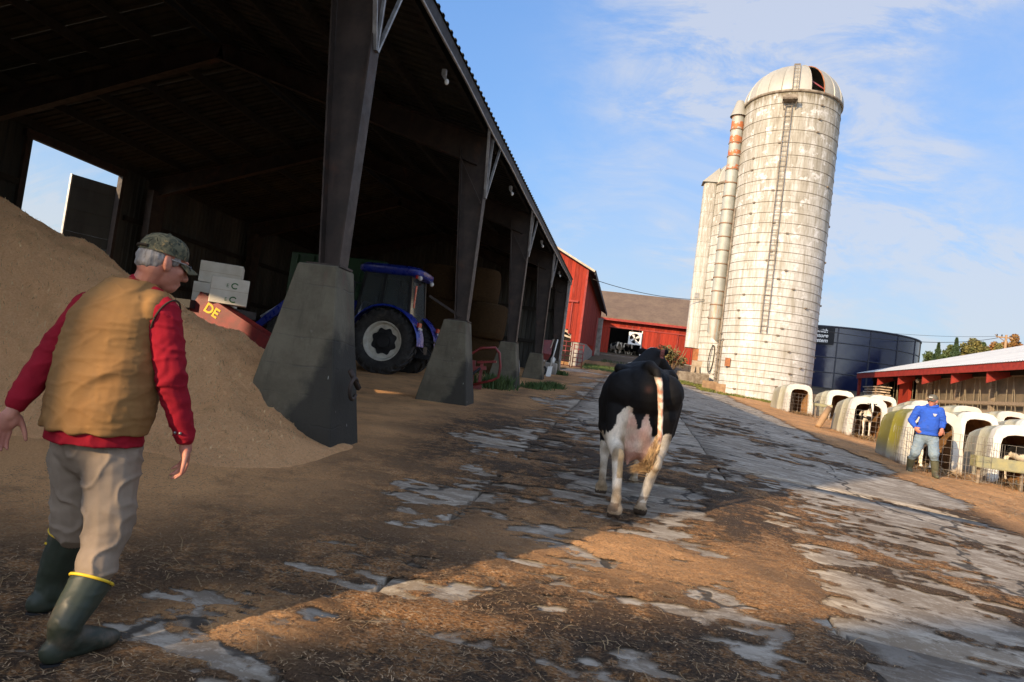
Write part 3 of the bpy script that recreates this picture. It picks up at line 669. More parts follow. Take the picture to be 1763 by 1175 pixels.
def blades_patch(name, pts, h, mat, label, cat, w=.012, seed=1):
    r = np.random.default_rng(seed); pts = np.asarray(pts); n = len(pts)
    a = r.uniform(0, 2 * pi, n); hh = h * r.uniform(.5, 1.2, n); lean = r.normal(size=(n, 2)) * .35 * hh[:, None]
    px = np.stack([-np.sin(a), np.cos(a), np.zeros(n)], -1) * w
    top = pts + np.stack([lean[:, 0], lean[:, 1], hh], -1); mid = pts + np.stack([lean[:, 0] * .35, lean[:, 1] * .35, hh * .6], -1)
    V = np.stack([pts - px, pts + px, mid + px * .7, mid - px * .7, top], 1).reshape(-1, 3); b = np.arange(n)[:, None] * 5
    F = np.concatenate([b + np.array([0, 1, 2]), b + np.array([0, 2, 3]), b + np.array([3, 2, 4])])
    return tag(ob(name, np_mesh(name, V, F), mat), label, cat, kind='stuff')
def build_grass():
    r = np.random.default_rng(3)
    def patch(n, x, y, sx, sy):
        X = r.uniform(x - sx, x + sx, n); Y = r.uniform(y - sy, y + sy, n)
        k = fbm(X, Y, .9, 4, 12) > .42; X, Y = X[k], Y[k]; return np.stack([X, Y, gzn(X, Y) - .03], -1)
    P = np.concatenate([patch(7000, 7.6, 41.0, 3.6, 1.6), patch(3000, 4.6, 46.5, 1.3, 2.5), patch(4000, 12.5, 43.5, 2.5, 5)])
    blades_patch('grass', P, .16, MAT['grass'], 'strip of yellow green grass at the foot of the silo', 'grass', .02, 4)
    P = np.concatenate([patch(2500, -1.6, 47.5, 1.6, 2.2), patch(500, -.2, 56, 2.2, 3)])
    blades_patch('barnyard_grass', P, .2, MAT['weed'], 'dark grass at the stone foot of the red barn', 'grass', .02, 5)
    for i, (x, y, s, lab) in enumerate([(-3.7, 18.9, .5, 'small green weeds growing against the third concrete pier'), (-2.75, 20.9, .35, 'low green weeds in front of the third pier'), (-2.4, 22.2, .35, 'flat weed tuft on the straw before the fourth pier'), (-3.2, 32.2, .35, 'weeds at the far corner of the shed')]):
        n = 420; q = r.normal(size=(n, 2)) * s * .5
        pts = np.stack([x + q[:, 0], y + q[:, 1], gzn(x + q[:, 0], y + q[:, 1])], -1)
        blades_patch('weeds', pts, .22 if i != 0 else .42, MAT['weed'], lab, 'weeds', .02, 20 + i)
build_ground(); build_litter(); build_straw(); build_grass()

# ------------------------------------------------------------------ open shed
def corrugated(width, length, pitch=.24, h=.035, nl=1):
    """sheet in the local x (width) / y (length) plane with trapezoid ribs, 1.5 mm thick"""
    mb = MB(); n = max(1, int(round(width / pitch))); p = width / n; prof = []
    for i in range(n):
        prof += [(i * p, 0), (i * p + p * .52, 0), (i * p + p * .62, h), (i * p + p * .9, h)]
    prof.append((width, 0))
    rings = []
    for s in range(nl + 1):
        rings.append([Vector((x, length * s / nl, z)) for x, z in prof] + [Vector((x, length * s / nl, z - .004)) for x, z in reversed(prof)])
    return mb.loft(rings)
SH_X0, SH_X1, SH_Y0, SH_Y1, EAVE, RIDGE = -16.6, -3.4, 0.95, 33.2, 6.5, 8.25
def build_shed():
    MX = (SH_X0 + SH_X1) / 2
    sh = empty('machine_shed', (MX, 17, .9), label='long open steel machine shed on concrete piers, dark inside', cat='shed')
    O = Vector(sh.location)
    def P(name, mb, mat, par=None, smooth=False, **k):
        """mb in world coordinates -> child placed relative to shed"""
        o = ob(name, mb, mat, par or sh, smooth=smooth, **k)
        if par is None: o.location = -O
        return o
    # concrete piers (battered, inner side spread wide) with steel portal columns
    for i, y in enumerate([1.2] + PIER_Y):
        g = gz(-3.4, y) - .25; top = 2.47
        last = i == 5
        wi = 0.30 if not last else .25
        mb = MB(); cx = -3.36
        b = [(-.95 if not last else -.3, -.44), (.33, -.44), (.33, .40), (-.95 if not last else -.3, .40)]; tpt = [(-.50, -.24), (-.02, -.24), (-.02, .24), (-.50, .24)]
        if last: tpt = [(-.34, -.2), (-.02, -.2), (-.02, .2), (-.34, .2)]
        fr = (top - g) / 2.3
        b = [(t[0] + (q[0] - t[0]) * fr, t[1] + (q[1] - t[1]) * fr) for q, t in zip(b, tpt)]
        rings = []
        for s in np.linspace(0, 1, 9):
            w = random.uniform(-.006, .006)
            rings.append([Vector((q[0] + (t[0] - q[0]) * s + (w if q[0] > 0 else -w), q[1] + (t[1] - q[1]) * s, (g - top) * (1 - s))) for q, t in zip(b, tpt)])
        mb.loft(rings); me = bevel(mb.mesh('pier'), .018)
        pr = ob('pier', me, MAT['pier'], sh, Vector((cx, y, top)) - O)
        ob('base_plate', MB().box((-.22, 0, .013), (.42, .36, .024)), MAT['steel_dark'], pr)
        # column: outer flange upright, inner flange raked (deep at the knee)
        col = MB(); x1 = -.06; ht = EAVE - .35 - top
        col.bar((x1, 0, .025), (x1, 0, ht + .3), .02, .24, up=(0, 1, 0))
        col.bar((x1 - .24, 0, .025), (x1 - .62, 0, ht), .02, .24, up=(0, 1, 0))
        col.add([(x1, .005, .02), (x1, .005, ht + .2), (x1 - .6, .005, ht), (x1 - .24, .005, .02), (x1, -.005, .02), (x1, -.005, ht + .2), (x1 - .6, -.005, ht), (x1 - .24, -.005, .02)],
                [(0, 1, 2, 3), (7, 6, 5, 4), (0, 4, 5, 1), (1, 5, 6, 2), (2, 6, 7, 3), (3, 7, 4, 0)])
        cm = ob('column', col, MAT['steel_dark'], sh, Vector((cx, y, top)) - O)
        # flange braces fanning out to the eave purlin
        for dy in (-.62, 0, .62):
            ob('brace', MB().bar((x1 + .02, dy * .05, ht - 1.05), (x1 + .07 if dy else x1 + .03, dy, ht + .28), .05, .03), MAT['galv'], cm)
        if i == 2: ob('brace', MB().bar((x1 - .15, 0, .1), (x1 - .85, -.1, .45), .07, .05), MAT['steel_dark'], cm)
        if i in (2, 3): ob('stiffener', MB().bar((x1 - .02, -.13, ht - 1.2), (x1 - .6, -.13, ht - .25), .04, .02), MAT['steel_dark'], cm)
    # iron shackle on the first pier
    sk = MB(); sk.tube([Vector((-3.015, 7.30 + .10 * cos(a), 1.12 + .12 * sin(a))) for a in np.linspace(.3, 2 * pi - .6, 14)], .022, 8)
    sk.bar((-3.06, 7.24, 1.32), (-3.0, 7.42, 1.12), .04, .05); P('tie_shackle', sk, MAT['steel_dark'], smooth=True)
    # rafters: portal frames
    for y in [SH_Y0 + .3] + PIER_Y:
        for sgn, xe in ((1, SH_X1), (-1, SH_X0)):
            p = Vector((xe - sgn * .1, y, EAVE - .12)); q = Vector((MX, y, RIDGE - .12))
            n = Vector((0, 0, 1)); d = (q - p).normalized(); u = Vector((0, 1, 0)).cross(d); u = u if u.z > 0 else -u
            mb = MB(); dp, dq = .62, .34
            for off_p, off_q in ((0, 0), (dp, dq)): mb.bar(p - u * off_p, q - u * off_q, .2, .018, up=u)
            a, b2, c2, d2 = p, q, q - u * dq, p - u * dp; e = Vector((0, .006, 0))
            mb.add([a + e, b2 + e, c2 + e, d2 + e, a - e, b2 - e, c2 - e, d2 - e], [(0, 1, 2, 3), (7, 6, 5, 4), (0, 4, 5, 1), (1, 5, 6, 2), (2, 6, 7, 3), (3, 7, 4, 0)])
            P('rafter', mb, MAT['steel_dark'])
    # back columns
    for y in PIER_Y[:-1]:
        P('back_column', MB().bar((SH_X0 + .35, y, gz(-16, y) - .2), (SH_X0 + .5, y, EAVE - .5), .3, .22, up=(0, 1, 0), w2=.22, h2=.7), MAT['steel_dark'])
    # purlins
    sl = (RIDGE - EAVE) / ((SH_X1 - SH_X0) / 2)
    for sgn, xe in ((1, SH_X1), (-1, SH_X0)):
        for k in range(6):
            d = .12 + k * 1.27; x = xe - sgn * d; z = EAVE + d * sl - .02
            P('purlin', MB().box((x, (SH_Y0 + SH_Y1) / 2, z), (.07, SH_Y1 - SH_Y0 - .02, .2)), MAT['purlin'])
    # roof sheets
    L = sqrt((MX - SH_X1) ** 2 + (RIDGE - EAVE) ** 2) + .12; W = (SH_Y1 - SH_Y0 + .5) / 34
    ang = math.atan2(RIDGE - EAVE, (SH_X1 - SH_X0) / 2)
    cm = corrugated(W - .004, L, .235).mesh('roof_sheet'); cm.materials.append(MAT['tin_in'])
    for k in range(34):
        y = SH_Y0 - .25 + k * W
        for sgn in (1, -1):
            o = bpy.data.objects.new('roof_sheet', cm); COL.objects.link(o); o.parent = sh
            # local x -> world y, local y -> up the slope
            dirv = Vector((-sgn * cos(ang), 0, sin(ang))); xa = Vector((0, 1, 0)); za = xa.cross(dirv)
            xe = (SH_X1 + .12) if sgn == 1 else (SH_X0 - .12)
            org = Vector((xe, y, EAVE + .1 - .12 * sl))
            if za.z < 0: xa = -xa; za = -za; org.y += W
            o.matrix_local = Matrix.Translation(org - O) @ Matrix((xa, dirv, za)).transposed().to_4x4()
    # eave trim and the kinked conduit along it
    P('eave_trim', MB().box((SH_X1 + .075, (SH_Y0 + SH_Y1) / 2, EAVE - .04), (.035, SH_Y1 - SH_Y0 + .4, .20)), MAT['roof_dark'])
    yy = np.linspace(SH_Y0, SH_Y1, 40)
    P('conduit', MB().tube([(SH_X1 + .115, y, EAVE - .2 + .015 * sin(y * 1.3)) for y in yy], .022, 8), MAT['galv'], smooth=True)
    for k, y in enumerate((10.4, 16.8, 23.2, 29.4)):
        lm = ob('floodlight', MB().box((0, 0, .05), (.07, .07, .1)).bar((0, 0, .0), (.04, 0, -.06), .06, .06, w2=.04, h2=.04), MAT['galv'], sh, Vector((SH_X1 - .12, y, EAVE - .33)) - O)
        ob('bulb', MB().ell((.06, 0, -.10), .036, .036, .05), MAT['bulb'], lm, smooth=True)
    # walls: back (with door opening), far end, near end
    def wall(name, p0, p1, z0f, z1f, skip=None, width=.92):
        d = (Vector(p1) - Vector(p0)); Lw = d.length; d.normalize(); n = int(Lw / width); w = Lw / n
        for k in range(n):
            s0, s1 = k * w, (k + 1) * w; m = Vector(p0) + d * (s0 + s1) / 2; a = Vector(p0) + d * s0; b = Vector(p0) + d * s1
            segs = [(z0f(m), z1f(m))]
            if skip: segs = skip(m, segs)
            for za, zb in segs:
                if zb - za < .05: continue
                mb = MB(); t = d.cross(Vector((0, 0, 1)))
                nn = 4; rings = []
                for iz in (0, 1):
                    ring = []
                    for j in range(nn):
                        for fx, fz in ((0, 0), (.55, 0), (.68, .03), (.88, .03)): ring.append(a + (b - a) * ((j + fx) / nn) + t * fz)
                    ring.append(b)
                    zq = lambda q: za if iz == 0 else zb + (z1f(q) - z1f(m) if zb == segs[-1][1] else 0)
                    rings.append([Vector((q.x, q.y, zq(q))) for q in ring] + [Vector((q.x, q.y, zq(q))) - t * .004 for q in reversed(ring)])
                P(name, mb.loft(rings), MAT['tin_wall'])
    DY0, DY1, DZ = 15.45, 18.95, 6.15
    def skip_door(m, segs): return [(DZ, segs[0][1])] if DY0 < m.y < DY1 else segs
    low = lambda m: gz(m.x, m.y) - .15
    wall('back_wall_sheet', (SH_X0, SH_Y0, 0), (SH_X0, SH_Y1, 0), low, lambda m: EAVE + .085, skip_door)
    rk = lambda m: EAVE + .09 + sl * (min(m.x - SH_X0, SH_X1 - m.x))
    wall('end_wall_sheet', (SH_X1 - .05, SH_Y1 + .05, 0), (SH_X0, SH_Y1 + .05, 0), low, rk)
    def skip_gap(m, segs):
        return [(6.35, segs[0][1])]
    wall('near_gable_sheet', (SH_X0, SH_Y0, 0), (SH_X1 + .19, SH_Y0, 0), low, rk, skip_gap)
    for z in (3.3, 4.9): P('girt', MB().box(((SH_X0 + SH_X1) / 2, SH_Y1 - .06, z), (SH_X1 - SH_X0 - .3, .08, .16)), MAT['purlin'])
    P('corner_post', MB().box((SH_X1 - .0, SH_Y1 + .02, (gz(-3.4, SH_Y1) + EAVE) / 2), (.12, .14, EAVE - gz(-3.4, SH_Y1))), MAT['galv'])
    for z in (3.1, 4.9):
        for y0, y1 in ((DY0 - 1.6, DY0 - .1), (DY1 + .3, SH_Y1 - .3)): P('girt', MB().box((SH_X0 + .1, (y0 + y1) / 2, z), (.08, y1 - y0, .16)), MAT['purlin'])
    # door frame and its leaf swung outward
    for y in (DY0, DY1): P('door_post', MB().box((SH_X0 + .05, y, (DZ + gz(-16, y)) / 2), (.16, .12, DZ - gz(-16, y))), MAT['steel_dark'])
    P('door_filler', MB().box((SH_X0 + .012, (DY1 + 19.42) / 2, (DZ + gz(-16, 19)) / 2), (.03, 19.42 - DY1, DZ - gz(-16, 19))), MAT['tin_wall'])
    P('door_header', MB().box((SH_X0 + .05, (DY0 + DY1) / 2, DZ + .1), (.16, DY1 - DY0 + .2, .2)), MAT['steel_dark'])
    leaf = MB(); th = radians(22); dv = Vector((-sin(th) * 1.0, -cos(th), 0))
    hinge = Vector((SH_X0 - .06, DY1 + .02, 0)); z0, z1 = gz(-16, 17) + .05, DZ - .35
    lw = 1.35; n = 14
    for k in range(n):
        za = z0 + (z1 - z0) * k / n; zb = z0 + (z1 - z0) * (k + 1.0) / n - .004
        leaf.box(hinge + dv * (lw / 2 - .12) + Vector((0, 0, (za + zb) / 2)), (.025 + .012 * (k % 2), lw + .24, zb - za), rz=-th if False else math.atan2(dv.y, dv.x) - pi / 2)
    dl = P('door_leaf', leaf, MAT['tin_wall'])
    P('door_edge', MB().box(hinge + dv * (lw + .02) + Vector((0, 0, (z0 + z1) / 2)), (.06, .05, z1 - z0)), MAT['galv'])
build_shed()
# ------------------------------------------------------------------ red gable barn
def board_wall(par, O, p0, p1, z0f, z1f, mat, bw=.28, name='board', thick=.03, jit=.008, skip=None):
    p0, p1 = Vector(p0), Vector(p1); d = p1 - p0; L = d.length; d.normalize(); n = max(1, int(round(L / bw))); w = L / n
    t = d.cross(Vector((0, 0, 1)))
    for k in range(n):
        a = p0 + d * (k * w + .006); b = p0 + d * ((k + 1) * w - .006); m = (a + b) / 2
        segs = [(z0f(a), z1f(a), z0f(b), z1f(b))]
        if skip: segs = skip(m, segs[0])
        o = t * (thick + random.uniform(0, jit))
        for za, zA, zb, zB in segs:
            v = [Vector((q.x, q.y, z)) for q, z in ((a, za), (b, zb), (b, zB), (a, zA))]
            v2 = [q + o for q in v]
            mb = MB().add(v + v2, [(0, 1, 2, 3), (7, 6, 5, 4), (0, 4, 5, 1), (1, 5, 6, 2), (2, 6, 7, 3), (3, 7, 4, 0)])
            x = ob(name, mb, mat, par); x.location = -O
def build_red_barn():
    b = empty('red_gable_barn', (-9.5, 58, gz(-9, 58)), label='tall red board barn with stone foundation and dark eave beside the shed', cat='barn')
    O = Vector(b.location)
    def P(n, mb, m, **k): o = ob(n, mb, m, b, **k); o.location = -O; return o
    XE, YF, YB = -3.62, 46.0, 71.0; ZE = 9.3; XR = -12.0
    rz = lambda q: ZE + (XE - q.x) * .50 if q.x > XR else ZE + (q.x - (2 * XR - XE)) * .5
    def foot(q): return 4.3 + .05 * (q.y - 46)
    # gable end with an open doorway low on the left
    def skip(m, s):
        if m.x < -4.2:
            topz = 4.75 + (-4.2 - m.x) * 1.0
            return [(max(s[0], min(topz, 6.2)), s[1], max(s[2], min(topz, 6.2)), s[3])]
        return [s]
    board_wall(b, O, (XR - 4, YF, 0), (XE, YF, 0), foot, rz, MAT['red'], .27, skip=skip)
    board_wall(b, O, (XE, YF, 0), (XE, YB, 0), foot, lambda q: ZE - .1, MAT['red'], .3)
    P('corner_board', MB().box((XE + .045, YF - .045, (4.3 + ZE) / 2), (.13, .13, ZE - 4.3)), MAT['red_trim'])
    # door rail and battens on the gable
    P('door_track', MB().box((-5.1, YF - .1, 7.02), (2.3, .12, .13)), MAT['red_trim'])
    P('door_batten', MB().box((-4.35, YF - .07, 5.9), (.1, .06, 2.2)), MAT['red_trim'])
    # foundations
    P('foundation', MB().box((XE - .22, (YF + YB) / 2, 3.1), (.5, YB - YF - .1, 3.2)), MAT['stone'])
    P('end_foundation', MB().box((-3.80, YF + .25, 3.2), (.30, .44, 2.3)), MAT['stone'])
    P('buttress', MB().bar((XE + .3, YB - 4.5, 2.5), (XE + .25, YB - 4.5, 8.1), .5, .8, up=(0, 1, 0)), MAT['stone'])
    # side doors (recessed, darker red) near the far end
    P('side_door', MB().box((XE + .06, 64.5, 6.1), (.08, 2.6, 3.6)), MAT['red_trim'])
    # roof
    th = .16
    for sgn in (1, -1):
        xe = XE + .55 if sgn == 1 else 2 * XR - XE - .55
        ze = ZE - .55 * .5
        mb = MB().add([(xe, YF - .45, ze), (XR, YF - .45, rz(Vector((XR, 0, 0)))), (XR, YB, rz(Vector((XR, 0, 0)))), (xe, YB, ze),
                       (xe, YF - .45, ze + th), (XR, YF - .45, rz(Vector((XR, 0, 0))) + th), (XR, YB, rz(Vector((XR, 0, 0))) + th), (xe, YB, ze + th)],
                      [(0, 1, 2, 3), (7, 6, 5, 4), (0, 4, 5, 1), (1, 5, 6, 2), (2, 6, 7, 3), (3, 7, 4, 0)])
        P('roof', mb, MAT['roof_dark'])
    P('rake_board', MB().bar((XE + .55, YF - .5, ZE - .28 + .1), (XR, YF - .5, rz(Vector((XR, 0, 0))) + .1), .07, .12, up=(0, 0, 1)), MAT['wood_pale'])
    P('eave_board', MB().box((XE + .58, (YF + YB) / 2, ZE - .25), (.07, YB - YF + .9, .3)), MAT['roof_dark'])
    # boarded stair rail seen in the doorway
    for k in range(4):
        z = 4.55 + k * .32
        P('rail', MB().bar((-6.3, YF + .25, z + .5), (-4.1, YF + .25, z - .0), .05, .12, up=(0, 0, 1)), MAT['wood_pale'])
    P('stringer', MB().bar((-6.2, YF + .16, 6.3), (-4.0, YF + .16, 4.6), .06, .16), MAT['wood_pale'])
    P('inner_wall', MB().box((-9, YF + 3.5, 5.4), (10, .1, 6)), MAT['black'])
build_red_barn()
def build_gates():
    for k, (x, lab) in enumerate([(-4.25, 'red tubular yard gate beside the shed corner'), (-3.4, 'narrow red tubular gate against the stone foundation')]):
        g = gz(x, 44.2); w, h = (.82, 1.75) if k == 0 else (.62, 1.6)
        e = empty('tube_gate', (x, 44.3, g), 0.1 if k else -.15, lab, 'gate', 'red tubular gates by the red barn')
        for s in (-1, 1): ob('upright', MB().tube([(s * w / 2, 0, .05), (s * w / 2, 0, h)], .03, 8), MAT['red_steel'], e, smooth=True)
        for j in range(6): ob('rail', MB().tube([(-w / 2, 0, .15 + j * (h - .2) / 5), (w / 2, 0, .15 + j * (h - .2) / 5)], .026, 8), MAT['red_steel'], e, smooth=True)
        ob('brace', MB().tube([(0, 0, .15), (0, 0, h - .1)], .024, 8), MAT['red_steel'], e, smooth=True)
build_gates()

# ------------------------------------------------------------------ cow barn across the yard
CB_Y = 75.0
def build_cow_barn():
    b = empty('cow_barn', (2, 80, gz(2, 75)), label='low red cow barn with brown shingle roof and wide dark doorway', cat='barn'); O = Vector(b.location)
    def P(n, mb, m, **k): o = ob(n, mb, m, b, **k); o.location = -O; return o
    zE = 9.05; zd = 8.05; X0, X1 = -9.0, 13.0
    zf = lambda q: 5.15 if q.x < 6 else 5.0
    def skip(m, s): return [(zd + .1, s[1], zd + .1, s[3])] if -2.75 < m.x < .85 else [s]
    board_wall(b, O, (X0, CB_Y, 0), (X1, CB_Y, 0), zf, lambda q: zE, MAT['red'], .32, skip=skip)
    P('door_track', MB().box((1.9, CB_Y - .12, zd + .14), (9.2, .1, .14)), MAT['red_trim'])
    # sliding door pushed to the right of the doorway
    d = P('sliding_door', MB().box((2.75, CB_Y - .1, 6.55), (.04, .05, 3.0)), MAT['red_trim'])
    board_wall(b, O, (.9, CB_Y - .075, 0), (4.55, CB_Y - .075, 0), lambda q: 5.35, lambda q: zd + .05, MAT['red'], .3, 'door_board')
    P('door_edge', MB().box((4.62, CB_Y - .1, 6.7), (.09, .08, 2.75)), MAT['red_trim'])
    P('jamb', MB().box((.84, CB_Y - .03, 6.55), (.1, .14, 3.1)), MAT['white'])
    P('fascia', MB().box((2, CB_Y - .62, zE - .12), (X1 - X0 + 1, .1, .24)), MAT['red_trim'])
    mb = MB(); ze, zr, yr = zE - .0, 12.75, CB_Y + 6.2
    mb.add([(X0 - .5, CB_Y - .6, ze), (X1 + .5, CB_Y - .6, ze), (X1 + .5, yr, zr), (X0 - .5, yr, zr), (X0 - .5, CB_Y - .6, ze + .14), (X1 + .5, CB_Y - .6, ze + .14), (X1 + .5, yr, zr + .14), (X0 - .5, yr, zr + .14)],
           [(0, 1, 2, 3), (7, 6, 5, 4), (0, 4, 5, 1), (1, 5, 6, 2), (2, 6, 7, 3), (3, 7, 4, 0)])
    rf = P('roof', mb, MAT['shingle'])
    mb = MB().add([(X0 - .5, yr, zr), (X1 + .5, yr, zr), (X1 + .5, yr + 6.5, ze), (X0 - .5, yr + 6.5, ze)], [(0, 1, 2, 3)]); P('rear_roof', mb, MAT['shingle'])
    for x in (X0, X1): P('end_wall', MB().box((x, CB_Y + 6.2, 7), (.1, 12, 4.2)), MAT['red'])
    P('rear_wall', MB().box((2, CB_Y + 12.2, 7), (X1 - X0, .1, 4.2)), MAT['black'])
    P('floor', MB().box((2, CB_Y + 6, 4.98), (X1 - X0, 12.5, .2)), MAT['stone'])
    P('inner_post', MB().box((-.2, CB_Y + 4, 6.8), (.2, .2, 3.5)), MAT['wood_brown'])
    P('door_ramp', MB().bar((-1, CB_Y - 4.5, gz(-1, CB_Y - 4.5) - .1), (-1, CB_Y - .05, 4.98), 4.2, .14), MAT['stone'])
build_cow_barn()
def build_fan():
    f = empty('barn_fan', (.12, CB_Y - .22, 7.18), label='square white ventilation fan hanging in the barn doorway', cat='fan')
    s = .62; hs = MB()
    for sx in (-1, 1): hs.box((sx * s, 0, 0), (.12, .3, 2 * s + .12)); hs.box((0, 0, sx * s), (2 * s - .12, .3, .12))
    n = 24; fr = MB(); ring = []; outer = []
    for k in range(n):
        a = 2 * pi * k / n; ring.append(Vector((.54 * cos(a), -.13, .54 * sin(a)))); m = max(abs(cos(a)), abs(sin(a))); outer.append(Vector((.58 * cos(a) / m, -.13, .58 * sin(a) / m)))
    hs.loft([outer, ring, [p + Vector((0, .2, 0)) for p in ring]], cap=False)
    ob('housing', hs, MAT['white'], f)
    for k in range(4):
        a = 2 * pi * k / 4 + .55; d = Vector((cos(a), 0, sin(a))); t = Vector((-sin(a), 0, cos(a)))
        ob('blade', MB().add([d * .08 - t * .05, d * .5 - t * .15 + Vector((0, .06, 0)), d * .5 + t * .13 - Vector((0, .06, 0)), d * .08 + t * .05] + [q + Vector((0, .015, 0)) for q in (d * .08 - t * .05, d * .5 - t * .15 + Vector((0, .06, 0)), d * .5 + t * .13 - Vector((0, .06, 0)), d * .08 + t * .05)],
                              [(0, 1, 2, 3), (7, 6, 5, 4), (0, 4, 5, 1), (1, 5, 6, 2), (2, 6, 7, 3), (3, 7, 4, 0)]), MAT['white'], f)
    ob('hub', MB().ell((0, 0, 0), .09, .1, .09), MAT['galv'], f, smooth=True)
    ob('guard', MB().bar((-.5, -.14, 0), (.5, -.14, 0), .02, .02).bar((0, -.14, -.5), (0, -.14, .5), .02, .02), MAT['wire'], f)
    ob('hanger', MB().tube([(-.4, 0, .66), (-.4, .1, 1.3)], .012, 6).tube([(.4, 0, .66), (.4, .1, 1.3)], .012, 6), MAT['wire'], f)
build_fan()

# ------------------------------------------------------------------ silos
def cyl_pt(a, r, z): return Vector((r * sin(a), -r * cos(a), z))      # a = 0 faces -Y (towards the camera side)
def build_silo(name, loc, R, H, label, dome_h, open_gore=None, hoops=None, gores=22, leanx=0.0):
    e = empty(name, loc, 0, label, 'silo')
    n = 72; mb = MB()
    rings = [[cyl_pt(2 * pi * k / n, r, z) for k in range(n)] for r, z in ((R, -.4), (R, 0), (R, H), (R - .12, H), (R - .12, H - 6))]
    mb.loft(rings, cap=False); me = mb.mesh('wall'); smooth_by_angle(me, 30); ob('wall', me, MAT['silo'], e)
    hm = MB(); rr = .014
    hr = []
    for q in range(5):
        a = 2 * pi * q / 4
        if q < 4: hr.append([cyl_pt(2 * pi * k / 60, R + .012 + rr * cos(a), rr * sin(a)) for k in range(60)])
    hr.append(hr[0]); hm.loft(hr, cap=False); hmesh = hm.mesh('hoop', True); hmesh.materials.append(MAT['hoop'])
    z = .45; k = 0; lug = MB().box((0, 0, 0), (.16, .07, .09)).mesh('hoop_lug'); lug.materials.append(MAT['hoop'])
    while z < H - .1:
        o = ob('hoop', hmesh, None, e, (0, 0, z)); o.rotation_euler = (random.uniform(-.0015, .0015), random.uniform(-.0015, .0015), 0)
        for da in (0, 2.1, 4.2):
            a = random.uniform(-.9, .9) + da; l = ob('hoop_lug', lug, None, o); l.location = cyl_pt(a, R + .05, 0); l.rotation_euler[2] = a
        f = z / H; z += (.42 + .48 * max(0, (f - .15) / .85) ** 1.2) * (1 + random.uniform(-.03, .03)); k += 1
    # dome of gore panels
    gm = {}
    def gore(a0, a1):
        m = MB(); rings = []
        steps = 12
        for s in range(steps + 1):
            t = pi / 2 * s / steps * .985; r = (R + .06) * cos(t); zz = dome_h * sin(t)
            rings.append([cyl_pt(a0 + (a1 - a0) * u, r + (.05 * (1 - s / steps) if u in (0, 1) else 0), zz) for u in (0, .04, .08, .5, .92, .96, 1)])
        m.loft([rr_ + [q * .99 for q in reversed(rr_)] for rr_ in rings]); return m
    base = None
    for g in range(gores):
        a0 = 2 * pi * (g - .5) / gores
        mid = (a0 + pi / gores)
        if open_gore is not None:
            dd = (2 * pi * g / gores - open_gore + pi) % (2 * pi) - pi
            if abs(dd) < pi / gores: continue
        if base is None: base = gore(-pi / gores, pi / gores).mesh('dome_panel', False); smooth_by_angle(base, 25); base.materials.append(MAT['dome'])
        o = ob('dome_panel', base, None, e, (0, 0, H)); o.rotation_euler[2] = 2 * pi * g / gores
    ob('dome_cap', MB().lathe([(0.001, .12), (.3, .07), (.42, .0)], 20, (0, 0, H + dome_h - .06)), MAT['dome'], e, smooth=True)
    ob('rim', MB().lathe([(R + .02, -.10), (R + .10, -.08), (R + .10, .05), (R + .03, .07)], 72, (0, 0, H)), MAT['hoop'], e, smooth=True)
    return e
def ladder(par, a, R, z0, z1, w=.34, step=.3):
    rl = MB(); 
    for s in (-1, 1):
        p = cyl_pt(a + s * w / 2 / R, R + .12, 0); o = ob('ladder_rail', MB().box((p.x, p.y, (z0 + z1) / 2), (.045, .045, z1 - z0)), MAT['hoop'], par)
    p, q = cyl_pt(a - w / 2 / R, R + .12, 0), cyl_pt(a + w / 2 / R, R + .12, 0)
    rm = MB().tube([p, q], .016, 6).mesh('rung'); rm.materials.append(MAT['hoop'])
    for k in range(int((z1 - z0) / step)): ob('rung', rm, None, par, (0, 0, z0 + .15 + k * step))
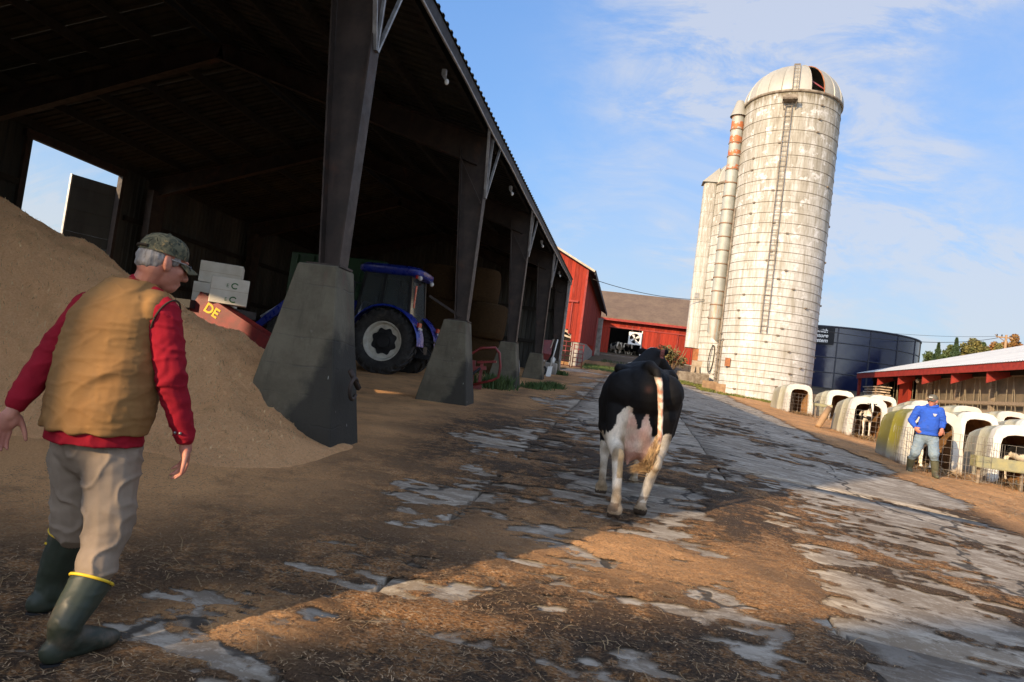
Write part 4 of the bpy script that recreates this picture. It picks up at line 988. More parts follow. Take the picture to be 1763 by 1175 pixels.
def build_silos():
    L1 = Vector((8.10, 44.6, 2.0)); R1 = 2.86; H1 = 18.55
    s1 = build_silo('stave_silo', L1, R1, H1, 'tall weathered white stave silo with a tin dome and open roof hatch', 2.55, open_gore=radians(14 + 10.5), gores=22)
    ac = math.atan2(-L1.x, L1.y)   # angle that faces the camera
    ladder(s1, ac + radians(-4), R1, 3.9, H1 - .3)
    # dome ladder
    for s in (-1, 1):
        pts = []
        for k in range(9):
            t = pi / 2 * k / 9 * .95; r = (R1 + .16) * cos(t); pts.append(cyl_pt(ac + radians(1) + s * .17 / max(r, .6), r, H1 + (2.55 + .1) * sin(t)))
        ob('dome_ladder_rail', MB().tube(pts, .022, 6), MAT['hoop'], s1)
    for k in range(10):
        t = pi / 2 * (k + .5) / 11 * .95; r = (R1 + .16) * cos(t); z = H1 + 2.65 * sin(t)
        ob('rung', MB().tube([cyl_pt(ac + radians(1) - .17 / r, r, z), cyl_pt(ac + radians(1) + .17 / r, r, z)], .016, 6), MAT['hoop'], s1)
    # platform below the dome
    pc = cyl_pt(ac + radians(-3), R1 + .35, H1 - .75); pl = MB().box(pc, (.85, .6, .07), ac); pl.box(pc + Vector((0, 0, .0)) + cyl_pt(ac, .28, .1), (.85, .04, .22), ac)
    ob('platform', pl, MAT['hoop'], s1)
    for s in (-1, 1): ob('platform_brace', MB().bar(cyl_pt(ac + radians(-3) + s * .11, R1, H1 - 1.2), cyl_pt(ac + radians(-3) + s * .11, R1 + .5, H1 - .78), .04, .04), MAT['hoop'], s1)
    # hatch rim and the red unloader arm seen inside
    g0 = radians(14 + 10.5); g0 = round(g0 / (2 * pi / 22)) * 2 * pi / 22
    for s in (-1, 1):
        pts = [cyl_pt(g0 + s * pi / 22, (R1 + .08) * cos(t), H1 + 2.57 * sin(t)) for t in np.linspace(0, 1.35, 10)]
        ob('hatch_rim', MB().tube(pts, .03, 6), MAT['rust'] if s == 1 else MAT['dome'], s1)
    ob('unloader_arm', MB().bar(cyl_pt(g0 - .2, 2.0, H1 + 1.25), cyl_pt(g0 + .3, 2.5, H1 + .45), .08, .08), MAT['red_steel'], s1)
    # chute: stack of tin sections
    a = ac + radians(-80); cr = .40; cx = cyl_pt(a, R1 + cr - .05, 0)
    ch = empty('silo_chute', L1 + cx, 0, 'slender rust stained tin chute standing against the tall silo', 'chute')
    nseg = 16; z0, z1 = 3.9, 17.9; h = (z1 - z0) / nseg
    sec = MB().lathe([(cr, 0), (cr, h * .88), (cr - .01, h)], 28); rgm = MB().lathe([(cr - .02, h * .90), (cr + .035, h * .91), (cr + .035, h * .97), (cr - .02, h * .985)], 28).mesh('ring', True); rgm.materials.append(MAT['chute_ring'])
    for k in range(nseg):
        m = sec.mesh('chute_section', False); smooth_by_angle(m, 50)
        for v in m.vertices: v.co.z += z0 + k * h
        so = ob('chute_section', m, MAT['chute'], ch); ob('ring', rgm, None, so, (0, 0, z0 + k * h))
    ob('chute_foot', MB().loft([[Vector((cr * cos(t), cr * sin(t), z0)) for t in np.linspace(0, 2 * pi, 28, False)], [Vector((cr * cos(t), cr * sin(t), z0 - .35 - .35 * cos(t + .4))) for t in np.linspace(0, 2 * pi, 28, False)]], cap=False), MAT['chute'], ch, smooth=True)
    ob('chute_hood', MB().lathe([(cr + .13, z1 - .03), (cr + .1, z1 + .05), (.22, z1 + 1.0), (.02, z1 + 1.08)], 28), MAT['dome'], ch, smooth=True)
    for k in range(14):
        zz = z0 + .6 + k * 1.05
        ob('bracket', MB().bar((0, 0, zz), Vector((-cx.x, -cx.y, 0)).normalized() * .55 + Vector((0, 0, zz)), .05, .05), MAT['hoop'], ch)
    # brown door frame column between chute and silo
    fr = MB(); fa = ac + radians(-66)
    p = cyl_pt(fa, R1 + .09, 0); fr.box((p.x, p.y, 6), (.1, .1, 11.5)); p = cyl_pt(fa + .1, R1 + .05, 0); fr.box((p.x, p.y, 1.7), (.09, .09, 3.2))
    for k in range(9): p = cyl_pt(fa, R1 + .1, .6 + k * .4); fr.box(p, (.45, .06, .06), fa)
    ob('door_frame', fr, MAT['hoop'], s1)
    ob('meter_box', MB().box(cyl_pt(ac - .75, R1 + .12, 2.0), (.3, .2, .5), ac), MAT['rust'], s1)
    # second silo behind
    L2 = Vector((6.75, 50.3, 2.5)); R2 = 2.40; H2 = 14.4
    s2 = build_silo('rear_stave_silo', L2, R2, H2, 'shorter white stave silo half hidden behind the tall one', 2.3, gores=20)
    a2 = ac + radians(-70); p2 = cyl_pt(a2, R2 + .30, 0)
    c2 = empty('white_silo_chute', L2 + p2, 0, 'square white painted chute with peaked cap, leftmost on the silos', 'chute')
    for k in range(11):
        z = 2.6 + k * 1.08
        m = MB(); rg = []
        for zz in (z, z + 1.05):
            rg.append([Vector((.48 * math.copysign(abs(cos(t)) ** .55, cos(t)), .48 * math.copysign(abs(sin(t)) ** .55, sin(t)), zz)) for t in np.linspace(0, 2 * pi, 24, False)])
        rg.append([q * 1.0 + Vector((0, 0, .03)) - Vector((q.x * .04, q.y * .04, 0)) for q in rg[-1]])
        m.loft(rg); me = m.mesh('chute_section'); smooth_by_angle(me, 50); ob('chute_section', me, MAT['silo'], c2)
    zc = 2.6 + 11 * 1.08
    ob('chute_hood', MB().add([(-.62, -.6, zc), (.62, -.6, zc), (.62, .6, zc), (-.62, .6, zc), (.5, -.0, zc + 1.25), (.62, .3, zc + 1.25)], [(0, 1, 4), (1, 2, 5, 4), (2, 3, 5), (3, 0, 4, 5), (3, 2, 1, 0)]), MAT['dome'], c2)
    ob('vent', MB().box((-.1, -.49, 6.3), (.28, .05, .38)), MAT['galv'], c2)
    ob('chute_door', MB().box((.35, -.32, 2.1), (.5, .4, .9)), MAT['rust'], c2)
    ob('rod', MB().tube([(-.05, -.45, 2.6), (-.05, -.45, .9)], .02, 6), MAT['cable'], c2)
    # hose hanging from a hook, electric box, conduit
    hz = empty('hose_coil', L2 + cyl_pt(ac - .42, R2 + .12, 1.0), 0, 'black hose hanging in a loop on the white silo wall', 'hose')
    ob('hose', MB().tube([(.16 * sin(t) + .06 * cos(t), 0, .9 + .95 * cos(t)) for t in np.linspace(.15, 2 * pi - .1, 24)], .03, 8), MAT['cable'], hz, smooth=True)
    ob('hook', MB().box((0, .05, 1.86), (.08, .12, .06)), MAT['galv'], hz)
    bx = empty('electric_box', L2 + cyl_pt(ac + .08, R2 + .1, 1.55), 0, 'grey electric box with black cables beside the hanging hose', 'electric box')
    ob('box', bevel(MB().box((0, 0, .3), (.42, .2, .7)).mesh('box'), .02), MAT['galv'], bx)
    for k in range(3): ob('cable', MB().tube([(-.1 + .1 * k, 0, -.05), (-.1 + .02 * k, -.04, -.5), (-.35 + .1 * k, 0, -1.0), (-.45 + .18 * k, 0, -1.5)], .03, 6), MAT['cable'], bx, smooth=True)
    for k, (x, y, w, lab) in enumerate([(4.95, 43.9, .9, 'first low wooden planter box at the silo foot'), (6.0, 43.2, 1.5, 'long low wooden planter box between grass and silo')]):
        e = empty('planter_box', (x, y, gz(x, y)), -.12, lab, 'planter box')
        for s in (-1, 1): ob('long_side', MB().box((0, s * .28, .27), (w, .05, .5)), MAT['wood_brown'], e); ob('short_side', MB().box((s * (w / 2 - .02), 0, .27), (.04, .5, .48)), MAT['wood_brown'], e)
        ob('soil', MB().box((0, 0, .2), (w - .12, .48, .3)), MAT['ground'], e)
    # dark low wall / trough left of planters and a leaning pale board
    t = empty('stone_trough', (4.2, 47.5, gz(4.2, 47.5)), .1, 'dark stone feed trough behind the planter boxes', 'trough')
    tm = MB()
    for s in (-1, 1): tm.box((0, s * .3, .35), (2.0, .1, .7)); tm.box((s * .95, 0, .35), (.1, .5, .7))
    tm.box((0, 0, .1), (1.8, .5, .2)); ob('basin', tm, MAT['hoop'], t)
    lb = empty('leaning_board', (4.6, 49.0, gz(4.6, 49)), 0, 'pale board leaning by the white silo beside the dry shrub', 'board')
    ob('panel', MB().box((0, 0, .75), (.9, .06, 1.5), rot=Matrix.Rotation(.2, 3, 'X')), MAT['wood_pale'], lb)
    for s in (-1, 1): ob('leg', MB().bar((s * .25, -.3, 0), (s * .1, 0, 1.45), .05, .05), MAT['cable'], lb)
build_silos()

# ------------------------------------------------------------------ blue slurry tank
def build_tank():
    C = Vector((19.3, 73.0, 4.1)); R = 7.9; H = 5.5; rows = 4; rh = H / rows; n = 18
    e = empty('slurry_tank', C, 0, 'wide dark blue enamelled slurry tank behind the silo', 'tank')
    a = 2 * pi / n; base = MB(); rg = []
    seg = 6
    for z in (.0, rh): rg.append([cyl_pt(a * (k / seg - .5), R, z) for k in range(seg + 1)] + [cyl_pt(a * (k / seg - .5), R - .04, z) for k in reversed(range(seg + 1))])
    base.loft(rg); pm_ = base.mesh('tank_panel'); smooth_by_angle(pm_, 30); pm_.materials.append(MAT['tank'])
    for r in range(rows):
        for k in range(n):
            o = ob('tank_panel', pm_, None, e, (0, 0, r * rh)); o.rotation_euler[2] = a * k
    for r in range(1, rows + 1):
        ob('seam_ring', MB().lathe([(R - .02, -.05), (R + .04, -.04), (R + .04, .04), (R - .02, .05)], 88, (0, 0, r * rh)), MAT['tank_seam'], e, smooth=True)
    for k in range(n):
        p = cyl_pt(a * (k + .5), R + .02, H / 2); ob('seam_strip', MB().box(p, (.12, .05, H), a * (k + .5)), MAT['tank_seam'], e)
    ob('rim', MB().lathe([(R - .05, -.05), (R + .09, -.04), (R + .09, .1), (R - .05, .1)], 88, (0, 0, H)), MAT['tank_seam'], e, smooth=True)
    # name board on the panel next to the silo
    sa = math.atan2(-C.x, C.y) - radians(8.0)
    p = cyl_pt(sa, R + .1, H - .82)
    sg = ob('name_board', MB().box((0, 0, 0), (3.0, .05, 1.55)), MAT['sign_black'], e, p, rz=sa)
    for s, z, x in (('A.O.Smith', .26, -1.05), ('Slurrystore', -.18, -1.15), ('System', -.62, -.35)):
        m = text_mesh(s, .47, .006, .15, .012); o = ob('lettering', m, MAT['white'], sg, (x, -.04, z)); o.rotation_euler[0] = pi / 2
build_tank()

# ------------------------------------------------------------------ free-stall barn on the right
def build_right_barn():
    e = empty('freestall_barn', (24, 47, gz(20, 47)), label='long low barn with light tin roof, red fascia and netted open side', cat='barn'); O = Vector(e.location)
    def P(n, mb, m, **k): o = ob(n, mb, m, e, **k); o.location = -O; return o
    XE, Y0, Y1, ZE = 18.0, 20.0, 59.0, 5.14; XR, ZR = 31.0, 9.2
    sl = (ZR - ZE) / (XR - XE); nS = 40; w = (Y1 - Y0) / nS; Ls = sqrt((XR - XE) ** 2 + (ZR - ZE) ** 2)
    cm = corrugated(w - .004, Ls, .25, .03).mesh('roof_sheet'); cm.materials.append(MAT['tin_roof'])
    ang = math.atan2(ZR - ZE, XR - XE)
    for k in range(nS):
        o = bpy.data.objects.new('roof_sheet', cm); COL.objects.link(o); o.parent = e
        dv = Vector((cos(ang), 0, sin(ang))); xa = Vector((0, -1, 0)); za = xa.cross(dv)
        o.matrix_local = Matrix.Translation(Vector((XE - .1, Y0 + (k + 1) * w, ZE + .16)) - O) @ Matrix((xa, dv, za)).transposed().to_4x4()
    P('fascia', MB().box((XE, (Y0 + Y1) / 2, ZE - .05), (.08, Y1 - Y0, .38)), MAT['red_trim'])
    P('rake_board', MB().bar((XE + .05, Y1 + .05, ZE), (XR, Y1 + .05, ZR), .1, .35), MAT['red_trim'])
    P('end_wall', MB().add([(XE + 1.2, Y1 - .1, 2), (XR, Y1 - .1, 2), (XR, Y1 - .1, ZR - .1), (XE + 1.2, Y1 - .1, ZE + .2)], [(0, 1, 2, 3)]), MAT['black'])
    P('inner_wall', MB().box((XE + 7, (Y0 + Y1) / 2, 4), (.1, Y1 - Y0, 6)), MAT['wood_grey'])
    P('floor', MB().box((XE + 4.5, (Y0 + Y1) / 2, 2.0), (6.6, Y1 - Y0, .2)), MAT['ground'])
    WX = XE + 1.25; ys = [54.7 - k * 3.93 for k in range(8)]
    for k, y in enumerate(ys):
        # outrigger bracket
        P('bracket', MB().add([(XE + .1, y - .05, ZE - .22), (WX + .2, y - .05, ZE - .1), (WX + .2, y - .05, ZE - .95 if False else ZE - .25), (XE + .1, y - .05, ZE - .82)] + [(XE + .1, y + .05, ZE - .22), (WX + .2, y + .05, ZE - .1), (WX + .2, y + .05, ZE - .25), (XE + .1, y + .05, ZE - .82)],
                              [(0, 1, 2, 3), (7, 6, 5, 4), (0, 4, 5, 1), (1, 5, 6, 2), (2, 6, 7, 3), (3, 7, 4, 0)]), MAT['red_trim'])
        P('post', MB().box((WX, y + 1.7, 3.55), (.26, .26, 3.3)), MAT['wood_grey'])
        for j in range(7):
            yy = y + 1.7 - j * .56; tilt = (.5 if (j + k) % 3 == 0 else 0.0)
            P('net_wire', MB().bar((WX - .14, yy, 2.2), (WX - .14, yy + tilt * 1.2, 4.75), .022, .022), MAT['net'])
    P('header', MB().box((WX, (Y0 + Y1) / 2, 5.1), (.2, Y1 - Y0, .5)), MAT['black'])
    P('curtain_band', MB().box((WX + .02, (Y0 + 51) / 2, 4.86), (.08, 51 - Y0, .14)), MAT['wood_grey'])
    for z, h in ((3.38, .17), (2.9, .14)): P('side_rail', MB().box((WX - .16, (Y0 + 51) / 2, z), (.05, 51 - Y0, h)), MAT['wood_grey'])
    P('mesh_curtain', MB().box((WX + .16, (Y0 + 51) / 2, 3.7), (.03, 51 - Y0, 2.2)), MAT['curtain'])
    P('knee_wall', MB().box((WX - .05, (Y0 + 51) / 2, 1.75), (.16, 51 - Y0, 1.5)), MAT['red'])
    P('wall_cap', MB().box((WX - .12, (Y0 + 51) / 2, 2.52), (.5, 51 - Y0, .07)), MAT['white'])
    P('corner_panel', MB().box((WX - .1, 52.2, 3.3), (.2, 1.7, 3.5)), MAT['red'])
    P('far_post', MB().box((XE + .15, Y1 - .2, 3.4), (.2, .2, 3.3)), MAT['red_trim'])
    P('security_lamp', MB().ell((WX - .2, 50.0, 4.7), .12, .12, .14), MAT['bulb'], smooth=True)
    # stacked lumber under the eave
    st = empty('lumber_stack', (18.3, 55.2, gz(18.3, 55.2)), 0, 'pile of pale weathered planks stacked under the barn eave', 'lumber stack')
    r = random.Random(2); z0 = 3.0 - gz(18.3, 55.2)
    ob('trestle', MB().box((0, -1.0, z0 / 2), (.8, .12, z0)).box((0, 1.0, z0 / 2), (.8, .12, z0)), MAT['wood_brown'], st)
    for k in range(7):
        for j in range(2): ob('plank', MB().box((-.2 + j * .42, r.uniform(-.12, .12), z0 + .06 + k * .19), (.36, 3.4 + r.uniform(-.3, .4), .085), r.uniform(-.03, .03)), MAT['wood_pale'], st)
        if k < 6:
            for yy in (-.8, .9): ob('sticker', MB().box((0, yy, z0 + .155 + k * .19), (.8, .06, .09)), MAT['wood_brown'], st)
build_right_barn()

# ------------------------------------------------------------------ calf hutches
HUTCH_ROT = radians(-3)
def hutch_mesh():
    """moulded shell: front opening faces local -y, tapered and ribbed sides, rounded roof"""
    mb = MB(); W, H, Lh = .62, 1.38, 2.05
    def ring(y, s, h, push=0.0):
        w0, w1 = W * s + push, W * s * .80 + push
        pts = [(-w0, 0.0), (-w0 * .97 - .0, .35 * h), (-w1 - .03, .78 * h), (-w1 + .02, .90 * h), (-w1 + .14, .975 * h), (-.2, h), (.2, h), (w1 - .14, .975 * h), (w1 - .02, .90 * h), (w1 + .03, .78 * h), (w0 * .97, .35 * h), (w0, 0.0)]
        return [Vector((x, y, z)) for x, z in pts]
    ys = [(0, 1.0, H, .02), (.30, 1.0, H, .02), (.34, .97, H, -.01), (.98, .97, H * .98, -.01), (1.02, .97, H * .98, .018), (1.14, .96, H * .975, .018), (1.18, .96, H * .97, -.01), (Lh, .90, H * .90, -.01)]
    rings = [ring(*q) for q in ys]
    mb.loft(rings, cap=False, closed=False)
    mb.add([p for p in rings[-1]], [tuple(range(12))])       # back panel
    outer = ring(0, 1.0, H, .02); inner = [Vector((x, 0, z)) for x, z in ((-.42, 0), (-.42, .5), (-.40, .95), (-.37, 1.06), (-.28, 1.13), (-.14, 1.16), (.14, 1.16), (.28, 1.13), (.37, 1.06), (.40, .95), (.42, .5), (.42, 0))]
    mb.loft([outer, inner, [p + Vector((0, .09, 0)) for p in inner]], cap=False, closed=False)
    me = mb.mesh('shell'); 
    bm = bmesh.new(); bm.from_mesh(me); bmesh.ops.remove_doubles(bm, verts=bm.verts, dist=.0005); bmesh.ops.recalc_face_normals(bm, faces=bm.faces); bm.to_mesh(me); bm.free()
    smooth_by_angle(me, 35); return me
def liner_mesh():
    mb = MB(); rings = []
    for y, s in ((.1, 1.0), (.8, .98), (1.98, .9)):
        rings.append([Vector((x * s, y, z * s)) for x, z in ((-.58, 0), (-.55, .5), (-.48, 1.0), (-.4, 1.2), (-.2, 1.32), (.2, 1.32), (.4, 1.2), (.48, 1.0), (.55, .5), (.58, 0))])
    mb.loft(rings, cap=False, closed=False); mb.add(rings[-1], [tuple(range(10))]); return mb.mesh('liner', True)
HM, LM = hutch_mesh(), liner_mesh(); HM2 = HM.copy(); HM.materials.append(MAT['hutch']); HM2.materials.append(MAT['hutch_moss']); LM.materials.append(MAT['hutch_in'])
CAPM = MB().ell((0, 1.0, 1.35), .12, .12, .05).mesh('vent_cap', True); CAPM.materials.append(MAT['hutch'])
BEDM = None
def hutch_bed():
    r = np.random.default_rng(8); n = 420; P = np.stack([r.uniform(-.5, .5, n), r.uniform(-.9, 1.7, n), r.uniform(.01, .12, n)], -1)
    a = r.uniform(0, pi, n); d = np.stack([np.cos(a), np.sin(a), r.normal(size=n) * .3], -1) * .13; w = np.stack([-np.sin(a), np.cos(a), np.zeros(n)], -1) * .012
    V = np.stack([P - d - w, P - d + w, P + d + w, P + d - w], 1).reshape(-1, 3); F = np.arange(n * 4).reshape(-1, 4); return np_mesh('bedding', V, F)
BEDM = hutch_bed(); BEDM.materials.append(MAT['straw'])
def wire_grid(p0, p1, h, cell=.152, bend=0):
    p0, p1 = Vector(p0), Vector(p1); L = (p1 - p0).length; n = int(round(L / cell)); mb = MB()
    for k in range(n + 1): q = p0 + (p1 - p0) * k / n; mb.bar(q, q + Vector((0, 0, h)), .006, .006)
    m = int(round(h / cell))
    for k in range(m + 1): z = Vector((0, 0, h * k / m + .002)); mb.bar(p0 + z, p1 + z, .006, .006)
    return mb
PENF, PENS1, PENS2 = wire_grid((-.68, -1.15, 0), (.68, -1.15, 0), .92).mesh('f'), wire_grid((-.68, -1.15, 0), (-.66, .35, 0), .92).mesh('s'), wire_grid((.68, -1.15, 0), (.66, .35, 0), .92).mesh('s2')
for q in (PENF, PENS1, PENS2): q.materials.append(MAT['wire'])
ax, ay = Vector((1, .03, 0)), Vector((0, 1, 0))
HUTCHES = {}
def place_hutch(key, x, y, label, moss=False, pen=True, penlabel=None, drz=0.0):
    e = empty('calf_hutch', (x, y, gz(x, y) - .02), HUTCH_ROT + drz, label, 'calf hutch', 'white calf hutches in rows')
    ob('shell', HM2 if moss else HM, None, e); ob('liner', LM, None, e); ob('vent_cap', CAPM, None, e); b = ob('bedding', BEDM, None, e)
    HUTCHES[key] = e; e.rotation_euler[0] = random.uniform(-.02, .02); e.rotation_euler[1] = random.uniform(-.03, .03)
    if pen:
        p = empty('wire_pen', (x, y, gz(x, y) - .02), HUTCH_ROT + drz, penlabel, 'wire pen', 'wire pens in front of hutches')
        ob('front_panel', PENF, None, p); ob('side_panel', PENS1, None, p); ob('side_panel', PENS2, None, p)
def build_hutches():
    rows = [(6.82, 16.75, 1.85, [('mossy calf hutch covered in green algae, nearest the road', True), ('white calf hutch nearest the camera, right of the mossy one', False), ('white calf hutch second right of the mossy one, cut by the frame', False)]),
            (7.72, 23.9, 1.68, [('calf hutch with a white faced calf looking out of it', False), ('hutch just right of the one with the standing calf', False), ('middle row hutch directly behind the man in blue', False), ('middle row hutch right of the man in blue', False), ('rightmost hutch of the middle row', False)]),
            (7.72, 32.9, 1.78, [('farthest left hutch in front of the silo foot', False), ('hutch in front of the blue tank, right of the farthest left one', False), ('back row hutch below the lumber stack', False), ('back row hutch fourth from the silo', False), ('back row hutch fifth from the silo', False), ('back row hutch at the white wall cap, sixth from the silo', False)])]
    for ri, (x, y, sp, lst) in enumerate(rows):
        for k, (lab, moss) in enumerate(lst):
            p = Vector((x, y, 0)) + ax * sp * k
            pen = (ri == 0 and k < 2) or (ri == 1 and k == 0) or (ri == 2 and k == 0)
            place_hutch((ri, k), p.x, p.y, lab, moss, pen, 'wire mesh pen in front of the ' + {(0, 0): 'mossy green hutch', (0, 1): 'nearest white hutch', (1, 0): 'hutch with the standing calf', (2, 0): 'farthest left hutch'}.get((ri, k), 'hutch'), (radians(-2), radians(4), radians(9))[ri] + random.uniform(-.07, .07))
    # feed troughs on the pens
    for (ri, k), w, lab in (((0, 0), 1.0, 'long mossy wooden trough between the two nearest pens'), ((1, 0), .8, 'grey shelf trough beside the standing calf'), ((2, 0), .7, 'small grey shelf trough at the far left pen')):
        h = HUTCHES[(ri, k)]; c = Vector(h.location) + ax * (.95 if ri == 0 else .75) + ay * (-1.0 if ri else -.95)
        e = empty('feed_trough', (c.x, c.y, gz(c.x, c.y)), HUTCH_ROT, lab, 'trough')
        z = .40 if ri == 0 else .58; t = .22 if ri == 0 else .10
        m = MB().box((0, 0, z), (w, .3, .03)); 
        for s in (-1, 1): m.box((0, s * .15, z + t / 2), (w, .025, t)); m.box((s * (w / 2), 0, z + t / 2), (.025, .28, t))
        ob('tray', m, MAT['trough'], e)
        for s in (-1, 1): ob('leg', MB().bar((s * w * .4, 0, 0), (s * w * .4, 0, z - .015), .05, .05), MAT['wood_grey'], e)
        if ri == 1: ob('lid', MB().box((.25, 0, z + t + .03), (.35, .2, .05)), MAT['blue_plastic'], e)
    lg = empty('log_end', (6.75, 25.2, gz(6.75, 25.2)), .6, 'short brown log leaning on the hutch with the calf', 'log')
    ob('log', MB().tube([(-.35, -.1, .05), (.0, 0, .4), (.28, .05, .75)], .1, 10, radii=[.10, .11, .10]), MAT['wood_brown'], lg, smooth=True)
    ob('cut_face', MB().tube([(.275, .05, .745), (.30, .055, .775)], .085, 10), MAT['wood_pale'], lg)
build_hutches()

# ------------------------------------------------------------------ pole, wires, trees
def build_pole():
    e = empty('utility_pole', (45.9, 95, gz(40, 95)), label='wooden utility pole with small crossarm behind the tin roof', cat='utility pole'); b = e.location.z; t = 14.7 - b
    ob('pole', MB().tube([(0, 0, 0), (0, 0, t)], .16, 10, radii=[.2, .13]), MAT['wood_brown'], e, smooth=True)
    ob('crossarm', MB().box((-.2, 0, t - .35), (1.9, .14, .16)), MAT['wood_brown'], e)
    for x in (-1.05, -.5, .6): ob('insulator', MB().lathe([(.001, .28), (.06, .26), (.08, .1), (.05, 0)], 10, (x, 0, t - .27)), MAT['cable'], e, smooth=True)
    ob('transformer_arm', MB().bar((0, 0, t - .9), (-1.3, 0, t - .1), .07, .07), MAT['wood_brown'], e)
    def wire(p, q, sag, lab, r=.03):
        p, q = Vector(p), Vector(q); pts = [p + (q - p) * s - Vector((0, 0, sag * 4 * s * (1 - s))) for s in np.linspace(0, 1, 24)]
        tag(ob('overhead_wire', MB().tube(pts, r, 6), MAT['cable'], smooth=True), lab, 'wire', 'overhead wires')
    wire((44.9, 94.9, 14.2), (10.4, 46.7, 7.1), .8, 'power line from the utility pole across the tank to the silo')
    wire((44.9, 94.9, 14.4), (14.5, 67.0, 9.9), .5, 'upper service wire from the pole to the tank rim', .02)
    wire((-3.2, 46.2, 8.7), (5.0, 49.5, 8.6), .35, 'sagging wire from the red barn to the white silo chute', .022)
build_pole()
def leaf_cloud(n, fn, size, seed, flat=.5):
    """n leaf-sized quads at points fn(rng) gives"""
    r = np.random.default_rng(seed); P = fn(r, n); n = len(P)
    a = r.normal(size=(n, 3)); a /= np.linalg.norm(a, axis=1)[:, None]; b = r.normal(size=(n, 3)); b = b - a * (a * b).sum(1)[:, None]; b /= np.linalg.norm(b, axis=1)[:, None]
    s = size * r.uniform(.6, 1.3, n)[:, None]
    V = np.stack([P - a * s, P - b * s * flat, P + a * s, P + b * s * flat], 1).reshape(-1, 3)
    return np_mesh('leaves', V, np.arange(n * 4).reshape(-1, 4))
def crown_fn(h, w, clumps, seed, conifer=False):
    rr = np.random.default_rng(seed)
    if conifer:
        def fn(r, n):
            t = r.random(n) ** .8; rad = w * (1 - t) * (.55 + .45 * np.abs(np.sin(t * 22))) * np.sqrt(r.random(n)); a = r.uniform(0, 2 * pi, n)
            return np.stack([rad * np.cos(a), rad * np.sin(a), h * (.12 + .88 * t)], -1)
        return fn
    C = rr.normal(size=(clumps, 3)); C /= np.linalg.norm(C, axis=1)[:, None]; C *= rr.uniform(.35, 1, clumps)[:, None]
    C = C * np.array([w, w, h * .36]) + np.array([0, 0, h * .62]); S = rr.uniform(.22, .42, clumps) * w
    def fn(r, n):
        k = r.integers(0, clumps, n); d = r.normal(size=(n, 3)); d /= np.linalg.norm(d, axis=1)[:, None]
        return C[k] + d * (S[k] * r.random(n) ** .4)[:, None]
    return fn
def tree(name, x, y, h, w, leafmat, label, seed, conifer=False, n=5200, size=.2):
    e = empty(name, (x, y, gz(x, y) - .1), 0, label, 'tree', 'trees on the hill behind the barns')
    r = random.Random(seed)
    tr = MB().tube([(0, 0, 0), (r.uniform(-.1, .1), 0, h * .3), (r.uniform(-.2, .2), r.uniform(-.2, .2), h * .75)], .2, 8, radii=[.03 * h, .022 * h, .008 * h])
    if not conifer:
        for k in range(6):
            a = r.uniform(0, 2 * pi); z = h * r.uniform(.28, .55); tr.tube([(0, 0, z), (cos(a) * w * .4, sin(a) * w * .4, z + h * .12), (cos(a) * w * .75, sin(a) * w * .75, z + h * .25)], .1, 6, radii=[.012 * h, .008 * h, .004 * h])
    ob('trunk', tr, MAT['bark'], e, smooth=True)
    ob('crown', leaf_cloud(n, crown_fn(h, w, 22, seed, conifer), size, seed), leafmat, e)
def build_trees():
    # behind the right barn, along the ridge
    T = [(46.6, 117, 4.6, 1.5, 'leaf_c', 'lowest dark fir next to the tank rim', 1, True), (47.6, 119, 5.2, 2.2, 'leaf_g', 'low green tree second from the tank', 0, False), (48.7, 121, 6.6, 1.7, 'leaf_c', 'slim dark fir left of the blue green pine', 1, True), (49.6, 117, 7.6, 2.0, 'leaf_c', 'blue green pine at the left of the tree line', 1, True),
         (50.6, 120, 6.8, 2.0, 'leaf_g', 'dull green tree just right of the blue green pine', 0, False), (51.5, 116, 6.0, 2.0, 'leaf_y', 'low olive tree in front of the gold one', 0, False), (52.9, 118, 8.7, 2.3, 'leaf_y', 'round olive gold tree in the gap before the pole', 0, False), (54.6, 121, 7.8, 2.2, 'leaf_g', 'green tree just left of the utility pole', 0, False), (55.4, 116, 7.2, 2.0, 'leaf_y', 'thin olive tree in front of the utility pole', 0, False),
         (56.2, 118, 7.6, 2.1, 'leaf_o', 'rust orange maple beside the utility pole', 0, False), (58.0, 119, 8.4, 2.4, 'leaf_o', 'large orange maple right of the utility pole', 0, False), (59.6, 116, 7.6, 2.4, 'leaf_g', 'green tree at the right edge above the roof', 0, False), (60.6, 122, 9.2, 2.8, 'leaf_o', 'tall orange maple at the far right edge of the picture', 0, False)]
    for i, (x, y, h, w, m, lab, c, con) in enumerate(T): tree('pine_tree' if con else 'hill_tree', x, y, h, w, MAT[m], lab, 40 + i, con)
    # dry shrub in front of the cow barn
    sx, sy = 3.1, 56.0; e = empty('dry_shrub', (sx, sy, gz(sx, sy)), 0, 'yellowish dry shrub in front of the red barn wall', 'shrub')
    st = MB(); r = random.Random(3)
    for k in range(26):
        a = r.uniform(0, 2 * pi); q = r.uniform(.3, 1.3); st.tube([(cos(a) * .2, sin(a) * .2, 0), (cos(a) * q * .7, sin(a) * q * .5, 1.0), (cos(a) * q, sin(a) * q * .7, r.uniform(1.4, 2.2))], .02, 5)
    ob('stems', st, MAT['wood_brown'], e)
    ob('crown', leaf_cloud(1500, crown_fn(2.3, 1.3, 16, 5), .11, 6), MAT['bush'], e)
build_trees()
